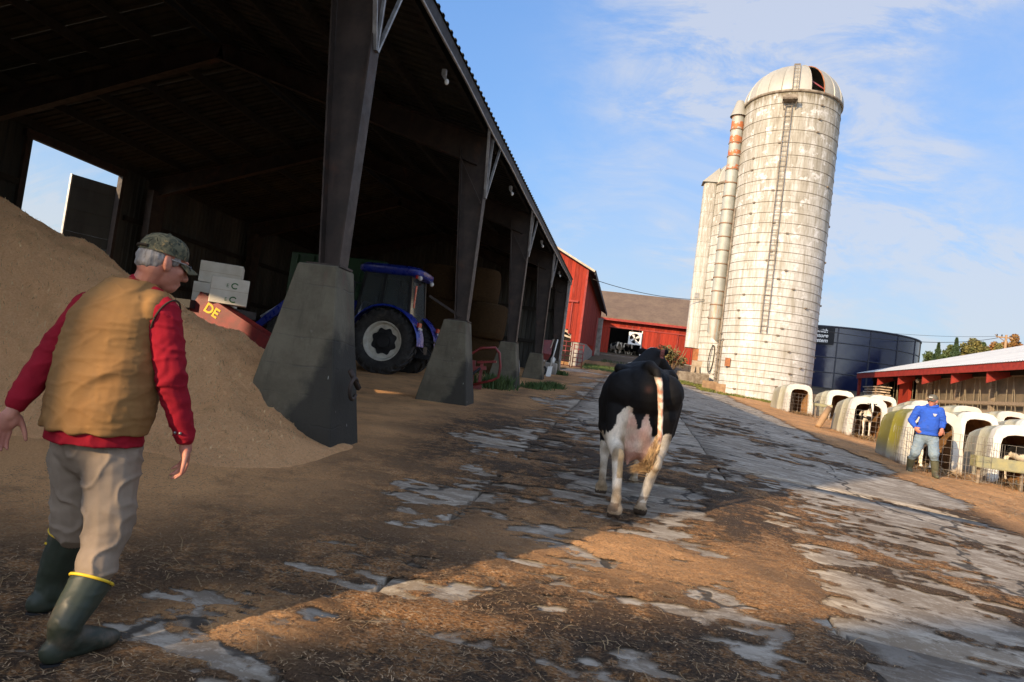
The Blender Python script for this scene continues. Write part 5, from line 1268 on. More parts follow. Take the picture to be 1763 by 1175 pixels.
def build_shadow_barn():
    """unseen barn added behind the photographer so its ridge shades the very front of the yard"""
    D = 26.0; sx, sy = sin(SUN_AZ), cos(SUN_AZ); hh = D * math.tan(SUN_EL)
    A = Vector((-1.17 - 9 * .853, 3.12 - 9 * .522, 0)); B = Vector((2.23 + 7 * .853, 5.2 + 7 * .522, 0)); off = Vector((-sx * D, -sy * D, 0))
    A += off; B += off; d = (B - A).normalized(); t = Vector((d.y, -d.x, 0)); zr = hh + .2; ze = zr - 6.0; w = 5.5  # added shade caster: ridge and roof pitch follow the wanted shadow edge
    e = empty('shadow_barn', ((A + B) / 2), label='unseen barn added behind the photographer to shade the yard front', cat='barn'); O = Vector(e.location)
    def P(n, mb, m): o = ob(n, mb, m, e); o.location = -O
    z = lambda p, h: Vector((p.x, p.y, h))
    for s in (-1, 1): P('roof', MB().add([z(A, zr), z(B, zr), z(B + t * w * s, ze), z(A + t * w * s, ze), z(A, zr - .15), z(B, zr - .15), z(B + t * w * s, ze - .15), z(A + t * w * s, ze - .15)], [(0, 1, 2, 3), (7, 6, 5, 4), (0, 4, 5, 1), (1, 5, 6, 2), (2, 6, 7, 3), (3, 7, 4, 0)]), MAT['shingle']); P('side_wall', MB().bar(z((A + t * (w - .5) * s), ze / 2 - 1), z((B + t * (w - .5) * s), ze / 2 - 1), .15, ze + 2), MAT['red'])
    for q in (A, B): P('gable_wall', MB().add([z(q + t * (w - .5), -3), z(q - t * (w - .5), -3), z(q - t * (w - .5), ze + .1), z(q, zr - .2), z(q + t * (w - .5), ze + .1)], [(0, 1, 2, 3, 4)]), MAT['red'])
build_shadow_barn()
def build_shadow_silo():
    """unseen silo added behind and left of the photographer to cast shade along the open shed"""
    R = 4.05; c = Vector((-7.9 - sin(SUN_AZ) * 13, .95 - cos(SUN_AZ) * 13, -1.0))  # added out of view, width and place chosen to block the sun here
    e = empty('shadow_silo', c, label='unseen grey silo added behind the photographer to shade the shed side', cat='silo')
    m = MB().lathe([(R, 0), (R, 13.4)], 64).mesh('wall'); smooth_by_angle(m, 30); ob('wall', m, MAT['silo'], e)
    ob('roof', MB().lathe([(R + .1, 13.35), (R * .75, 14.6), (R * .35, 15.4), (.02, 15.7)], 48), MAT['dome'], e, smooth=True)
    for k in range(12): ob('hoop', MB().lathe([(R, -.03), (R + .04, 0), (R, .03)], 64, (0, 0, .8 + k * 1.05)), MAT['hoop'], e, smooth=True)
build_shadow_silo()
# ------------------------------------------------------------------ tractor
def wheel(par, x, y, R, W, side, lugs=22, name='wheel'):
    """wheel as part of the tractor: tyre (with lugs) and rim are its pieces"""
    hub = ob(name, MB().lathe([(.001, -.02), (R * .2, -.02), (R * .2, W * .18), (.001, W * .18)], 20), MAT['tr_dark'], par)
    hub.location = (x, y, R); hub.rotation_euler = (-pi / 2 * side, 0, 0)      # local z -> outward
    ty = MB(); w = W / 2
    ty.lathe([(R * .60, -w * .72), (R * .66, -w * .95), (R * .80, -w * 1.0), (R * .90, -w * .93), (R * .945, -w * .7), (R * .955, 0), (R * .945, w * .7), (R * .90, w * .93), (R * .80, w * 1.0), (R * .66, w * .95), (R * .60, w * .72)], 56)
    ob('tyre', ty, MAT['tyre'], hub, smooth=True)
    lg = MB()
    for k in range(lugs):
        for s in (-1, 1):
            a = 2 * pi * (k + (.5 if s == 1 else 0)) / lugs; da = 2 * pi / lugs
            pts = []
            for u, zz, aa in ((0, .03 * s, .55), (.55, .55 * s, .25), (1, .93 * s, -.15)):
                pts.append((R * (.955 if u < .8 else .925), w * zz, a + da * aa))
            for (r0, z0, a0), (r1, z1, a1) in zip(pts[:-1], pts[1:]):
                th = .16 * da * 1.3; V = []
                for r_, z_, a_ in ((r0, z0, a0), (r1, z1, a1)):
                    for dr in (-.02, R * .048):
                        for sg in (-1, 1): V.append(((r_ + dr) * cos(a_ + sg * th), (r_ + dr) * sin(a_ + sg * th), z_))
                lg.add(V, [(0, 1, 3, 2), (4, 6, 7, 5), (0, 4, 5, 1), (2, 3, 7, 6), (0, 2, 6, 4), (1, 5, 7, 3)])
            # shoulder end of the lug running down the sidewall
            r1, z1, a1 = pts[-1]; V = []
            for r_, z_ in ((R * .965, w * .93 * s), (R * .82, w * 1.0 * s)):
                for dz in (-.01 * s, .028 * s):
                    for sg in (-1, 1): V.append((r_ * cos(a1 + sg * .1 * da - .1 * da * (r_ < R * .9)), r_ * sin(a1 + sg * .1 * da - .1 * da * (r_ < R * .9)), z_ + dz))
            lg.add(V, [(0, 1, 3, 2), (4, 6, 7, 5), (0, 4, 5, 1), (2, 3, 7, 6), (0, 2, 6, 4), (1, 5, 7, 3)])
    ob('tread', lg, MAT['tyre'], hub)
    rm = MB().lathe([(R * .60, w * .72), (R * .57, w * .75), (R * .54, w * .55), (R * .50, w * .15), (R * .42, w * .10)], 48); ob('rim', rm, MAT['rim'], hub, smooth=True)
    # wavy rim lugs and the dark disc
    n = 64; o_, i_ = [], []
    for k in range(n):
        a = 2 * pi * k / n; f = .5 + .5 * cos(8 * a); o_.append(Vector((R * .505 * cos(a), R * .505 * sin(a), w * .2))); i_.append(Vector((R * (.355 + .07 * (1 - f)) * cos(a), R * (.355 + .07 * (1 - f)) * sin(a), w * .24)))
    ob('rim_ring', MB().loft([o_, i_, [p - Vector((0, 0, .05)) for p in i_]], cap=False), MAT['rim'], hub)
    ob('disc', MB().lathe([(R * .45, w * .05), (R * .36, -w * .05), (R * .24, w * .1), (R * .14, w * .18), (.001, w * .18)], 40), MAT['tr_dark'], hub, smooth=True)
    bt = MB().lathe([(.001, w * .34), (R * .085, w * .34), (R * .1, w * .18)], 18)
    for k in range(8): a = 2 * pi * k / 8; bt.box((R * .145 * cos(a), R * .145 * sin(a), w * .21), (.04, .04, .05))
    ob('hub_bolts', bt, MAT['rim'], hub)
    return hub
def build_tractor():
    g = 1.07; e = empty('tractor', (-6.52, 18.25, g), pi, 'blue farm tractor with front loader parked behind the first pier', 'tractor')
    R, r = .89, .66; WB = 2.78
    for s in (1, -1):
        wheel(e, 0, s * .83, R, .50, s, 20, 'rear_wheel'); wheel(e, WB, s * .80, r, .40, s, 18, 'front_wheel')
    # chassis
    ch = MB().box((1.3, 0, .85), (3.3, .5, .5)).box((0, 0, .89), (.6, 1.3, .35)).box((WB, 0, .6), (.3, 1.2, .2)); ch.box((-.5, 0, .75), (.8, .35, .3)); ob('chassis', ch, MAT['tr_dark'], e)
    # hood: tapered, rounded loft forward of the cab
    rings = []
    for x, w, zt in ((.95, .46, 1.98), (1.6, .45, 1.94), (2.5, .42, 1.86), (3.1, .38, 1.72), (3.35, .33, 1.5)):
        rings.append([Vector((x, w * math.copysign(abs(cos(t)) ** .5, cos(t)), 1.35 + (zt - 1.35) * (math.copysign(abs(sin(t)) ** .5, sin(t)) if sin(t) > 0 else math.copysign(abs(sin(t)) ** .5, sin(t)) * .7))) for t in np.linspace(0, 2 * pi, 20, False)])
    hd = ob('hood', smooth_by_angle(MB().loft(rings).mesh('hood'), 45), MAT['tr_blue'], e)
    for s in (1, -1):
        t = text_mesh('NEW HOLLAND', .17, .003, .1, .004); o = ob('lettering', t, MAT['silver'], hd, (1.15 if s == -1 else 2.75, s * .462, 1.72)); o.rotation_euler = (pi / 2, 0, 0 if s == -1 else pi)
        ob('side_grille', MB().box((2.2, s * .43, 1.42), (1.1, .03, .3)), MAT['tr_dark'], hd)
    ob('exhaust', MB().tube([(.98, -.5, 1.6), (.98, -.5, 2.9), (.9, -.5, 3.02)], .05, 10), MAT['tr_dark'], e, smooth=True)
    # fenders
    for s in (1, -1):
        A = np.linspace(-.35, 2.45, 18); rg = []
        for a in A:
            rr = R + .10; rg.append([Vector((-rr * cos(a + .35) * 1.0, s * y, R + rr * sin(a + .35) + dz)) for y, dz in ((.50, 0), (1.08, 0), (1.10, -.05), (1.08, -.03), (.50, -.03))])
        ob('fender', smooth_by_angle(MB().loft(rg).mesh('fender'), 50), MAT['tr_blue'], e)
        ob('tail_light', MB().box((-.93, s * .9, 1.42), (.05, .25, .12)), MAT['lamp_red'], e); ob('fender_light', MB().box((-.97, s * .9, 1.32), (.04, .22, .05)), MAT['white'], e)
    # cab: posts, glass, roof
    cb = MB(); x0, x1, yb, yt, zb, zt = -.55, .98, .72, .62, 1.35, 2.75
    for x, dx in ((x0, .12), (.28, 0), (x1, -.12)):
        for s in (1, -1): cb.bar((x, s * yb, zb), (x + dx, s * yt, zt), .07, .07)
    cb.box((.2, 0, 1.30), (1.6, 1.4, .12)); ob('cab_frame', cb, MAT['tr_dark'], e)
    def pane(pts, n): 
        p = [Vector(q) for q in pts]; nn = (p[1] - p[0]).cross(p[2] - p[0]).normalized() * .006
        ob('window', MB().add(p + [q + nn for q in p], [(0, 1, 2, 3), (7, 6, 5, 4), (0, 4, 5, 1), (1, 5, 6, 2), (2, 6, 7, 3), (3, 7, 4, 0)]), MAT['glass'], e)
    for s in (1, -1):
        pane([(x0 + .04, s * yb, zb), (.25, s * yb, zb), (.25, s * yt, zt), (x0 + .14, s * yt, zt)], 0); pane([(.32, s * yb, zb), (x1 - .04, s * yb, zb), (x1 - .14, s * yt, zt), (.32, s * yt, zt)], 0)
    pane([(x0, -yb + .05, zb + .2), (x0, yb - .05, zb + .2), (x0 + .12, yt - .05, zt), (x0 + .12, -yt + .05, zt)], 0); pane([(x1, -yb + .05, zb + .45), (x1, yb - .05, zb + .45), (x1 - .12, yt - .05, zt), (x1 - .12, -yt + .05, zt)], 0)
    rings = []
    for z, f in ((2.74, .93), (2.80, 1.0), (2.92, 1.0), (3.0, .86)):
        rings.append([Vector((.2 + .92 * f * math.copysign(abs(cos(t)) ** .35, cos(t)), .76 * f * math.copysign(abs(sin(t)) ** .35, sin(t)), z)) for t in np.linspace(0, 2 * pi, 28, False)])
    rf = ob('cab_roof', smooth_by_angle(MB().loft(rings).mesh('cab_roof'), 50), MAT['tr_blue'], e)
    for s in (1, -1):
        ob('work_lamp', MB().ell((-.66, s * .55, 2.72), .06, .08, .07), MAT['bulb'], rf, smooth=True); ob('tail_lamp', MB().box((-.62, s * .72, 2.72), (.06, .05, .09)), MAT['lamp_red'], rf)
        ob('mirror', MB().box((1.05, s * .95, 2.25), (.05, .18, .32)).bar((.95, s * .65, 2.4), (1.05, s * .9, 2.38), .03, .03), MAT['tr_dark'], e)
        ob('step', MB().box((.75, s * .7, .55), (.4, .3, .04)).box((.75, s * .72, .85), (.4, .28, .04)).bar((.56, s * .75, .5), (.6, s * .72, 1.3), .04, .04), MAT['tr_dark'], e)
    ob('seat', MB().box((.1, 0, 1.6), (.5, .5, .14)).box((-.12, 0, 1.95), (.12, .48, .65)), MAT['tr_dark'], e)
    ob('steering_wheel', MB().tube([(.72 + .05 * sin(a), .2 * cos(a), 1.95 + .18 * sin(a)) for a in np.linspace(0, 2 * pi, 20)], .018, 6).bar((.72, 0, 1.95), (.9, 0, 1.5), .04, .04), MAT['tr_dark'], e)
    ob('warning_panel', MB().box((-.58, .52, 2.2), (.02, .10, .6)), MAT['lamp_red'], e)
    # three point hitch
    h = MB()
    for s in (1, -1): h.bar((-.3, s * .4, .6), (-1.25, s * .42, .62), .08, .1); h.bar((-.4, s * .38, 1.2), (-1.0, s * .42, .68), .05, .05)
    h.bar((-.5, 0, 1.0), (-1.15, 0, 1.05), .06, .06); ob('hitch', h, MAT['tr_dark'], e)
    # loader
    for s in (1, -1):
        ob('loader_mast', MB().bar((1.55, s * .55, .8), (1.55, s * .6, 1.95), .16, .3), MAT['tr_blue'], e)
        ob('loader_arm', MB().bar((1.5, s * .62, 1.9), (2.9, s * .62, 1.75), .12, .24).bar((2.85, s * .62, 1.8), (3.95, s * .62, .78), .12, .24, h2=.18), MAT['tr_blue'], e)
        ob('cylinder', MB().tube([(1.6, s * .62, 1.1), (2.7, s * .62, 1.58)], .045, 8), MAT['silver'], e, smooth=True); ob('tilt_cylinder', MB().tube([(2.8, s * .5, 1.95), (3.85, s * .5, 1.15)], .04, 8), MAT['silver'], e, smooth=True)
    ob('fork_carriage', MB().box((4.0, 0, .75), (.08, 1.2, .7)), MAT['tr_dark'], e)
build_tractor()

# ------------------------------------------------------------------ platform with boxes, red implement, green container
def build_shed_goods():
    w = empty('flat_wagon', (-8.75, 11.6, gz(-8, 11.6)), radians(-4), 'dark flat wagon bed carrying cardboard boxes behind the sawdust', 'wagon')
    zt = 2.07 - w.location.z
    ob('deck', MB().box((0, 0, zt - .07), (2.6, 1.9, .14)), MAT['tr_dark'], w)
    ob('frame', MB().box((0, .6, zt - .25), (2.4, .12, .2)).box((0, -.6, zt - .25), (2.4, .12, .2)), MAT['steel_dark'], w)
    for x in (-.9, .9):
        for y in (-.8, .8):
            o = ob('wheel', MB().lathe([(.001, -.1), (.38, -.1), (.42, -.05), (.42, .05), (.38, .1), (.001, .1)], 24), MAT['tyre'], w); o.location = (x, y, .44); o.rotation_euler = (pi / 2, 0, 0)
    z0 = 2.08
    def carton(x, y, z, sx, sy, sz, rz, lab, printed=False):
        e = empty('cardboard_box', (x, y, z), rz, lab, 'box', 'cardboard boxes on the wagon')
        ob('carton', bevel(MB().box((0, 0, sz / 2), (sx, sy, sz)).mesh('carton'), .008), MAT['card'] if not printed else MAT['card'], e)
        ob('tape', MB().box((0, 0, sz + .0015), (sx * 1.0, .06, .002)), MAT['card_brown'], e)
        ob('seam', MB().box((0, -sy / 2 - .0015, sz * .52), (sx * .98, .002, .006)), MAT['card_brown'], e)
        if printed:
            for z_, s_ in ((sz * .72, .10), (sz * .2, .10)):
                n = 24; a, b = [], []
                for k in range(n):
                    t = .5 + 5.0 * k / (n - 1); a.append(Vector((.08 + .062 * cos(t), -sy / 2 - .003, z_ + .056 * sin(t)))); b.append(Vector((.08 + .042 * cos(t), -sy / 2 - .003, z_ + .034 * sin(t))))
                ob('printed_mark', MB().loft([a, b], cap=False, closed=False), MAT['ink_green'], e)
                o = ob('printed_letter', text_mesh('E', .09, .001), MAT['ink_green'], e, (-.06, -sy / 2 - .003, z_ - .035)); o.rotation_euler[0] = pi / 2
    carton(-7.10, 11.0, z0, .62, .46, .46, radians(32), 'white cardboard box with green print on the wagon, in front', True)
    carton(-7.95, 11.9, z0, .75, .6, .40, radians(26), 'lower pale carton of the stack behind the printed box')
    carton(-7.92, 11.95, z0 + .41, .75, .6, .40, radians(29), 'upper pale carton of the stack behind the printed box')
    # red implement beam lying down towards the yard
    r = empty('red_implement', (-6.6, 11.3, gz(-6.6, 11.3)), 0, 'red painted implement beam with yellow letters behind the sawdust', 'implement')
    b = r.location; p, q = Vector((-7.55, 10.9, 2.06)) - b, Vector((-5.95, 11.0, 1.32)) - b
    ob('beam', MB().bar(p, q, .4, .40), MAT['red_steel'], r)
    ob('end_plate', MB().bar(q, q + (q - p).normalized() * .04, .5, .5), MAT['steel_dark'], r)
    for f in (.05, .9): c = p + (q - p) * f; ob('stand', MB().bar(c, Vector((c.x, c.y, 0)), .08, .08), MAT['steel_dark'], r)
    d = (q - p).normalized(); t = text_mesh('DE', .23, .003, 0, .006); o = ob('lettering', t, MAT['yellow'], r)
    u = Vector((0, -1, 0)); s, uu = frame_from(d); nrm = s if s.y < 0 else -s
    up = nrm.cross(d); up = up if up.z > 0 else -up
    xa = up.cross(nrm)
    o.matrix_local = Matrix.Translation(p + d * .22 - up * .045 + nrm * .206) @ Matrix((xa, up, nrm)).transposed().to_4x4()
    # green crate behind the tractor hood
    g = empty('green_container', (-10.2, 22.5, gz(-10, 22.5)), 0, 'dark green steel container at the back of the shed', 'container')
    ob('body', bevel(MB().box((0, 0, 1.75), (3.4, 1.6, 3.5)).mesh('body'), .03), MAT['green_box'], g)
    for k in range(6): ob('rib', MB().box((-1.45 + k * .58, -.83, 1.75), (.08, .06, 3.3)), MAT['green_box'], g)
    # round bales stacked on end
    def bale_mesh(sd):
        mb = MB(); rg = []; r_ = random.Random(sd)
        ph = r_.uniform(0, 6)
        for z, f in ((0, .86), (.06, .97), (.3, 1.0), (.62, 1.02), (.95, 1.0), (1.18, .97), (1.25, .86)):
            rg.append([Vector(((.76 * f + .03 * sin(3 * t + ph + z) + r_.uniform(-.012, .012)) * cos(t), (.76 * f + .03 * sin(3 * t + ph + z) + r_.uniform(-.012, .012)) * sin(t), z)) for t in np.linspace(0, 2 * pi, 36, False)])
        m = mb.loft(rg).mesh('bale', True); m.materials.append(MAT['hay']); return m
    ms = [bale_mesh(k) for k in range(3)]; tw = MB()
    for z in (.2, .42, .64, .86, 1.06): tw.lathe([(.785, -.008), (.797, 0), (.785, .008)], 36, (0, 0, z))
    twm = tw.mesh('twine', True); twm.materials.append(MAT['hay'])
    names = {0: 'front', 1: 'second', 2: 'third', 3: 'fourth'}
    hts = ['bottom', 'middle', 'top']
    for k, (x, y, n) in enumerate([(-5.75, 24.1, 3), (-7.35, 24.6, 3), (-8.95, 24.2, 2), (-6.4, 26.2, 3)]):
        for j in range(n):
            dx, dy = random.uniform(-.12, .12), random.uniform(-.1, .1)
            if k == 0 and j == 0: dx = .25
            if k == 0 and j == 1: dx = .45
            o = empty('hay_bale', (x + dx, y + dy, gz(x, y) + .09 + j * 1.24), random.uniform(0, 6), '%s round hay bale of the %s stack inside the shed' % (hts[j], ['front right', 'front middle', 'front left', 'rear'][k]), 'hay bale', 'round hay bales stacked in the shed')
            ob('bale', ms[(k + j) % 3], None, o); ob('twine', twm, None, o)
    # red bale squeeze between second and third piers
    rk = empty('bale_grab', (-3.95, 17.6, gz(-3.95, 17.6)), radians(8), 'red tubular bale grab standing between the second and third piers', 'farm implement')
    m = MB().tube([(-.45, -.1, .55), (-.3, -.12, .85), (.05, -.15, 1.12), (.42, -.15, 1.18), (.55, -.15, 1.05), (.62, -.15, .7), (.60, -.15, .42), (.45, -.15, .32), (-.1, -.12, .12)], .035, 8)
    ob('hoop', m, MAT['red_steel'], rk, smooth=True)
    ob('mast', MB().bar((-.35, 0, .0), (-.35, 0, .62), .12, .1).bar((-.1, 0, .1), (-.1, 0, .78), .1, .1).bar((.12, -.02, .08), (.12, -.02, .8), .08, .08), MAT['red_steel'], rk)
    ob('crossbeam', MB().bar((-.5, -.05, .5), (.25, -.05, .62), .1, .1).bar((0, -.05, .74), (.5, -.12, .82), .06, .06).bar((-.5, -.05, .12), (.2, -.05, .1), .1, .12), MAT['red_steel'], rk)
    ob('hydraulic_ram', MB().tube([(-.3, -.08, .2), (.1, -.1, .6)], .035, 8), MAT['tr_dark'], rk, smooth=True)
    ob('coupler', MB().box((-.42, .05, .3), (.2, .3, .6)), MAT['tr_dark'], rk)
    # a second grab arm between third and fourth piers
    gk = empty('curved_grab_arm', (-3.75, 22.6, gz(-3.75, 22.6)), 0, 'pale curved steel grab arm leaning behind the third pier', 'farm implement')
    ob('arm', MB().tube([(-.28, 0, 1.35), (-.12, 0, 1.1), (.05, 0, .75), (.12, 0, .4), (.05, 0, .1)], .04, 8), MAT['galv'], gk, smooth=True); ob('frame', MB().bar((-.5, 0, .3), (.05, 0, .3), .1, .1).bar((-.4, 0, .7), (.05, 0, .72), .08, .08), MAT['red_steel'], gk); ob('foot', MB().box((-.25, 0, .05), (.6, .3, .1)), MAT['tr_dark'], gk)
    # wheelbarrow tipped on end and a scoop shovel
    wb = empty('wheelbarrow', (-3.75, 29.9, gz(-3.75, 29.9)), .2, 'red wheelbarrow tipped up against the end wall of the shed', 'wheelbarrow')
    tr = MB(); tr.loft([[Vector((-.35, -.1, 1.55)), Vector((.3, -.1, 1.6)), Vector((.3, .1, 1.6)), Vector((-.35, .1, 1.55))], [Vector((-.42, -.25, 1.0)), Vector((.25, -.25, .95)), Vector((.25, .2, .95)), Vector((-.42, .2, 1.0))], [Vector((-.3, -.2, .7)), Vector((.15, -.2, .7)), Vector((.15, .1, .7)), Vector((-.3, .1, .7))]])
    ob('tray', tr, MAT['red_steel'], wb)
    for s in (-1, 1): ob('handle', MB().tube([(.3, s * .2, 1.65), (.1, s * .12, .8), (-.05, s * .06, .2)], .025, 8), MAT['wood_pale'], wb, smooth=True)
    ob('wheel', MB().tube([(-.05 + .2 * cos(a), 0, .22 + .2 * sin(a)) for a in np.linspace(0, 2 * pi, 18)], .05, 8), MAT['tyre'], wb, smooth=True)
    sv = empty('scoop_shovel', (-3.35, 29.3, gz(-3.35, 29.3)), .1, 'white handled scoop shovel leaning at the shed corner', 'shovel')
    ob('handle', MB().tube([(.15, 0, 1.65), (-.02, 0, .42)], .028, 8), MAT['white'], sv, smooth=True); ob('scoop', MB().add([(-.12, -.08, .45), (.08, -.08, .48), (.05, -.14, .03), (-.17, -.14, 0), (-.12, -.02, .45), (.08, -.02, .48), (.05, -.1, .03), (-.17, -.1, 0)], [(0, 1, 2, 3), (7, 6, 5, 4), (0, 4, 5, 1), (1, 5, 6, 2), (2, 6, 7, 3), (3, 7, 4, 0)]), MAT['white'], sv)
    for k, x in enumerate((-3.95, -3.6)):
        jg = empty('milk_jug', (x, 31.6 + .3 * k, 2.44 if False else gz(x, 31.6) + .55), 0, ['left white plastic jug on the low sill at the shed end', 'right white plastic jug on the low sill at the shed end'][k], 'jug', 'white jugs at the shed end')
        ob('body', MB().lathe([(.001, 0), (.09, 0), (.1, .05), (.1, .2), (.05, .28), (.035, .33), (.001, .33)], 16), MAT['white'], jg, smooth=True); ob('grip', MB().tube([(.1, 0, .1), (.14, 0, .18), (.06, 0, .28)], .015, 6), MAT['white'], jg, smooth=True)
    sl = empty('concrete_sill', (-3.9, 31.8, gz(-3.9, 31.8)), 0, 'low concrete sill under the end wall of the shed', 'sill')
    ob('sill', bevel(MB().box((0, 0, .27), (1.1, .5, .55)).mesh('sill'), .03), MAT['stone'], sl)
build_shed_goods()
# ------------------------------------------------------------------ cattle
def cow_mesh(S, legs, head, tail=None, udder=True, voxel=.016, calf=False, nose_dir=None):
    """local: y forward, x right, z up; S overall scale; legs: dict of joint lists"""
    mb = MB(); k = S
    def V(*p): return Vector(p) * k
    def E_(c, a, b, d): mb.ell(V(*c), a * k, b * k, d * k)
    def C_(p, q, a, b): mb.rc(V(*p), V(*q), a * k, b * k)
    fat = .72 if calf else 1.0; up = .10 if calf else 0.0
    E_((0, .22, 1.16 + up * .3), .255 * fat, .30, .27 * fat); E_((0, .55, 1.14), .30 * fat, .4, .31 * fat); E_((0, 1.0, 1.03 + up), .375 * fat, .55, .43 * fat)
    E_((0, 1.45, 1.03 + up), .32 * fat, .45, .41 * fat); E_((0, 1.8, 1.05 + up), .26 * fat, .32, .36 * fat)
    C_((0, .05, 1.38), (0, 1.9, 1.40), .07, .09)
    for s in (-1, 1):
        E_((s * .245 * fat, .40, 1.345), .055, .10, .055); E_((s * .10 * fat, .06, 1.25), .08, .09, .10); C_((s * .20 * fat, .42, 1.33), (s * .09 * fat, .06, 1.29), .07, .07)
    for s, L in legs['hind']:
        hip, stif, hock, fet, toe = L
        C_((s * .17 * fat, .16, 1.16), (hip[0] * .98, hip[1] - .02, hip[2] - .1), .19 * fat, .15 * fat); C_(hip, stif, .19 * fat, .13 * fat); C_((hip[0], hip[1] - .12, hip[2] - .12), ((stif[0] + hock[0]) / 2, (stif[1] + hock[1]) / 2 - .04, (stif[2] + hock[2]) / 2), .135 * fat, .085)
        C_(stif, hock, .12 * fat, .058); E_((hock[0], hock[1] - .025, hock[2]), .06, .078, .085); C_(hock, fet, .056, .040); E_(fet, .050, .054, .055)
        C_(fet, (fet[0] + (toe[0] - fet[0]) * .5, fet[1] + (toe[1] - fet[1]) * .5, fet[2] + (toe[2] - fet[2]) * .55), .046, .05)
        for c in (-1, 1): mb.rc(V(fet[0] + c * .03, fet[1] + (toe[1] - fet[1]) * .4, fet[2] + (toe[2] - fet[2]) * .5), V(toe[0] + c * .034, toe[1], toe[2] + .018), .04 * k, .03 * k)
    for s, L in legs['fore']:
        sh, el, kn, fet, toe = L
        C_(sh, el, .15 * fat, .10 * fat); C_(el, kn, .085 * fat, .055); E_(kn, .055, .058, .07); C_(kn, fet, .045, .038); E_(fet, .048, .05, .05)
        for c in (-1, 1): mb.rc(V(fet[0] + c * .028, fet[1] + .02, fet[2] - .03), V(toe[0] + c * .032, toe[1], toe[2] + .018), .04 * k, .03 * k)
    nb, hd, mz = head['neck'], head['poll'], head['muzzle']
    C_((0, 1.85, 1.12 + up), nb, .24 * fat, .17 * fat); C_(nb, hd, .17 * fat, .12)
    d = (Vector(mz) - Vector(hd)); hl = d.length; d.normalize(); sd = d.cross(Vector((0, 0, 1))).normalized(); ud = sd.cross(d)
    hdv, mzv = Vector(hd), Vector(mz)
    C_(hd, tuple(hdv + d * hl * .45), .115, .095); C_(tuple(hdv + d * hl * .4), mz, .092, .072); C_(tuple(hdv + d * hl * .15 - ud * .05), tuple(mzv - d * .03 - ud * .03), .085, .06)
    mb.ell(V(*(mzv + d * .01)), d * .06 * k, sd * .075 * k, ud * .06 * k)
    for s in (-1, 1):
        eb = hdv + sd * s * .09 + ud * .045 - d * .01; et = eb + sd * s * .19 - d * .03 + ud * (.0)
        m_ = (eb + et) / 2
        mb.ell(V(*m_), (et - eb) * .56 * k, (d * .5 - ud * .86).normalized() * .055 * k, (d * .86 + ud * .5).normalized() * .014 * k)
        mb.ell(V(*(hdv + d * hl * .3 + sd * s * .085 + ud * .035)), d * .028 * k, sd * .018 * k, ud * .022 * k)
    if udder:
        E_((0, .38, .74), .17, .25, .19); E_((-.01, .13, .80), .125, .12, .25); E_((-.075, .2, .64), .10, .15, .15); E_((.065, .2, .64), .10, .15, .15)
        for x, y in ((-.085, .12), (.075, .14), (-.09, .42), (.09, .42)): C_((x, y, .56), (x * 1.05, y, .475), .026, .017)
    if tail:
        for a, b in zip(tail[:-1], tail[1:]): C_(a[0], b[0], a[1], b[1])
    me = remesh(mb, voxel * k if calf else voxel, 7, .5)
    return me
def color_cow(me, fn):
    n = len(me.vertices); co = np.zeros(n * 3, dtype=np.float32); me.vertices.foreach_get('co', co); co = co.reshape(-1, 3)
    set_col(me, fn(co))
def n3(co, s, seed=0):
    return np.array([noise.noise(Vector((float(p[0]) * s + seed, float(p[1]) * s, float(p[2]) * s))) for p in co])
BLACK, WHITE, PINK, TANW = np.array((.006, .0055, .0055)), np.array((.66, .58, .46)), np.array((.58, .33, .25)), np.array((.42, .28, .14))
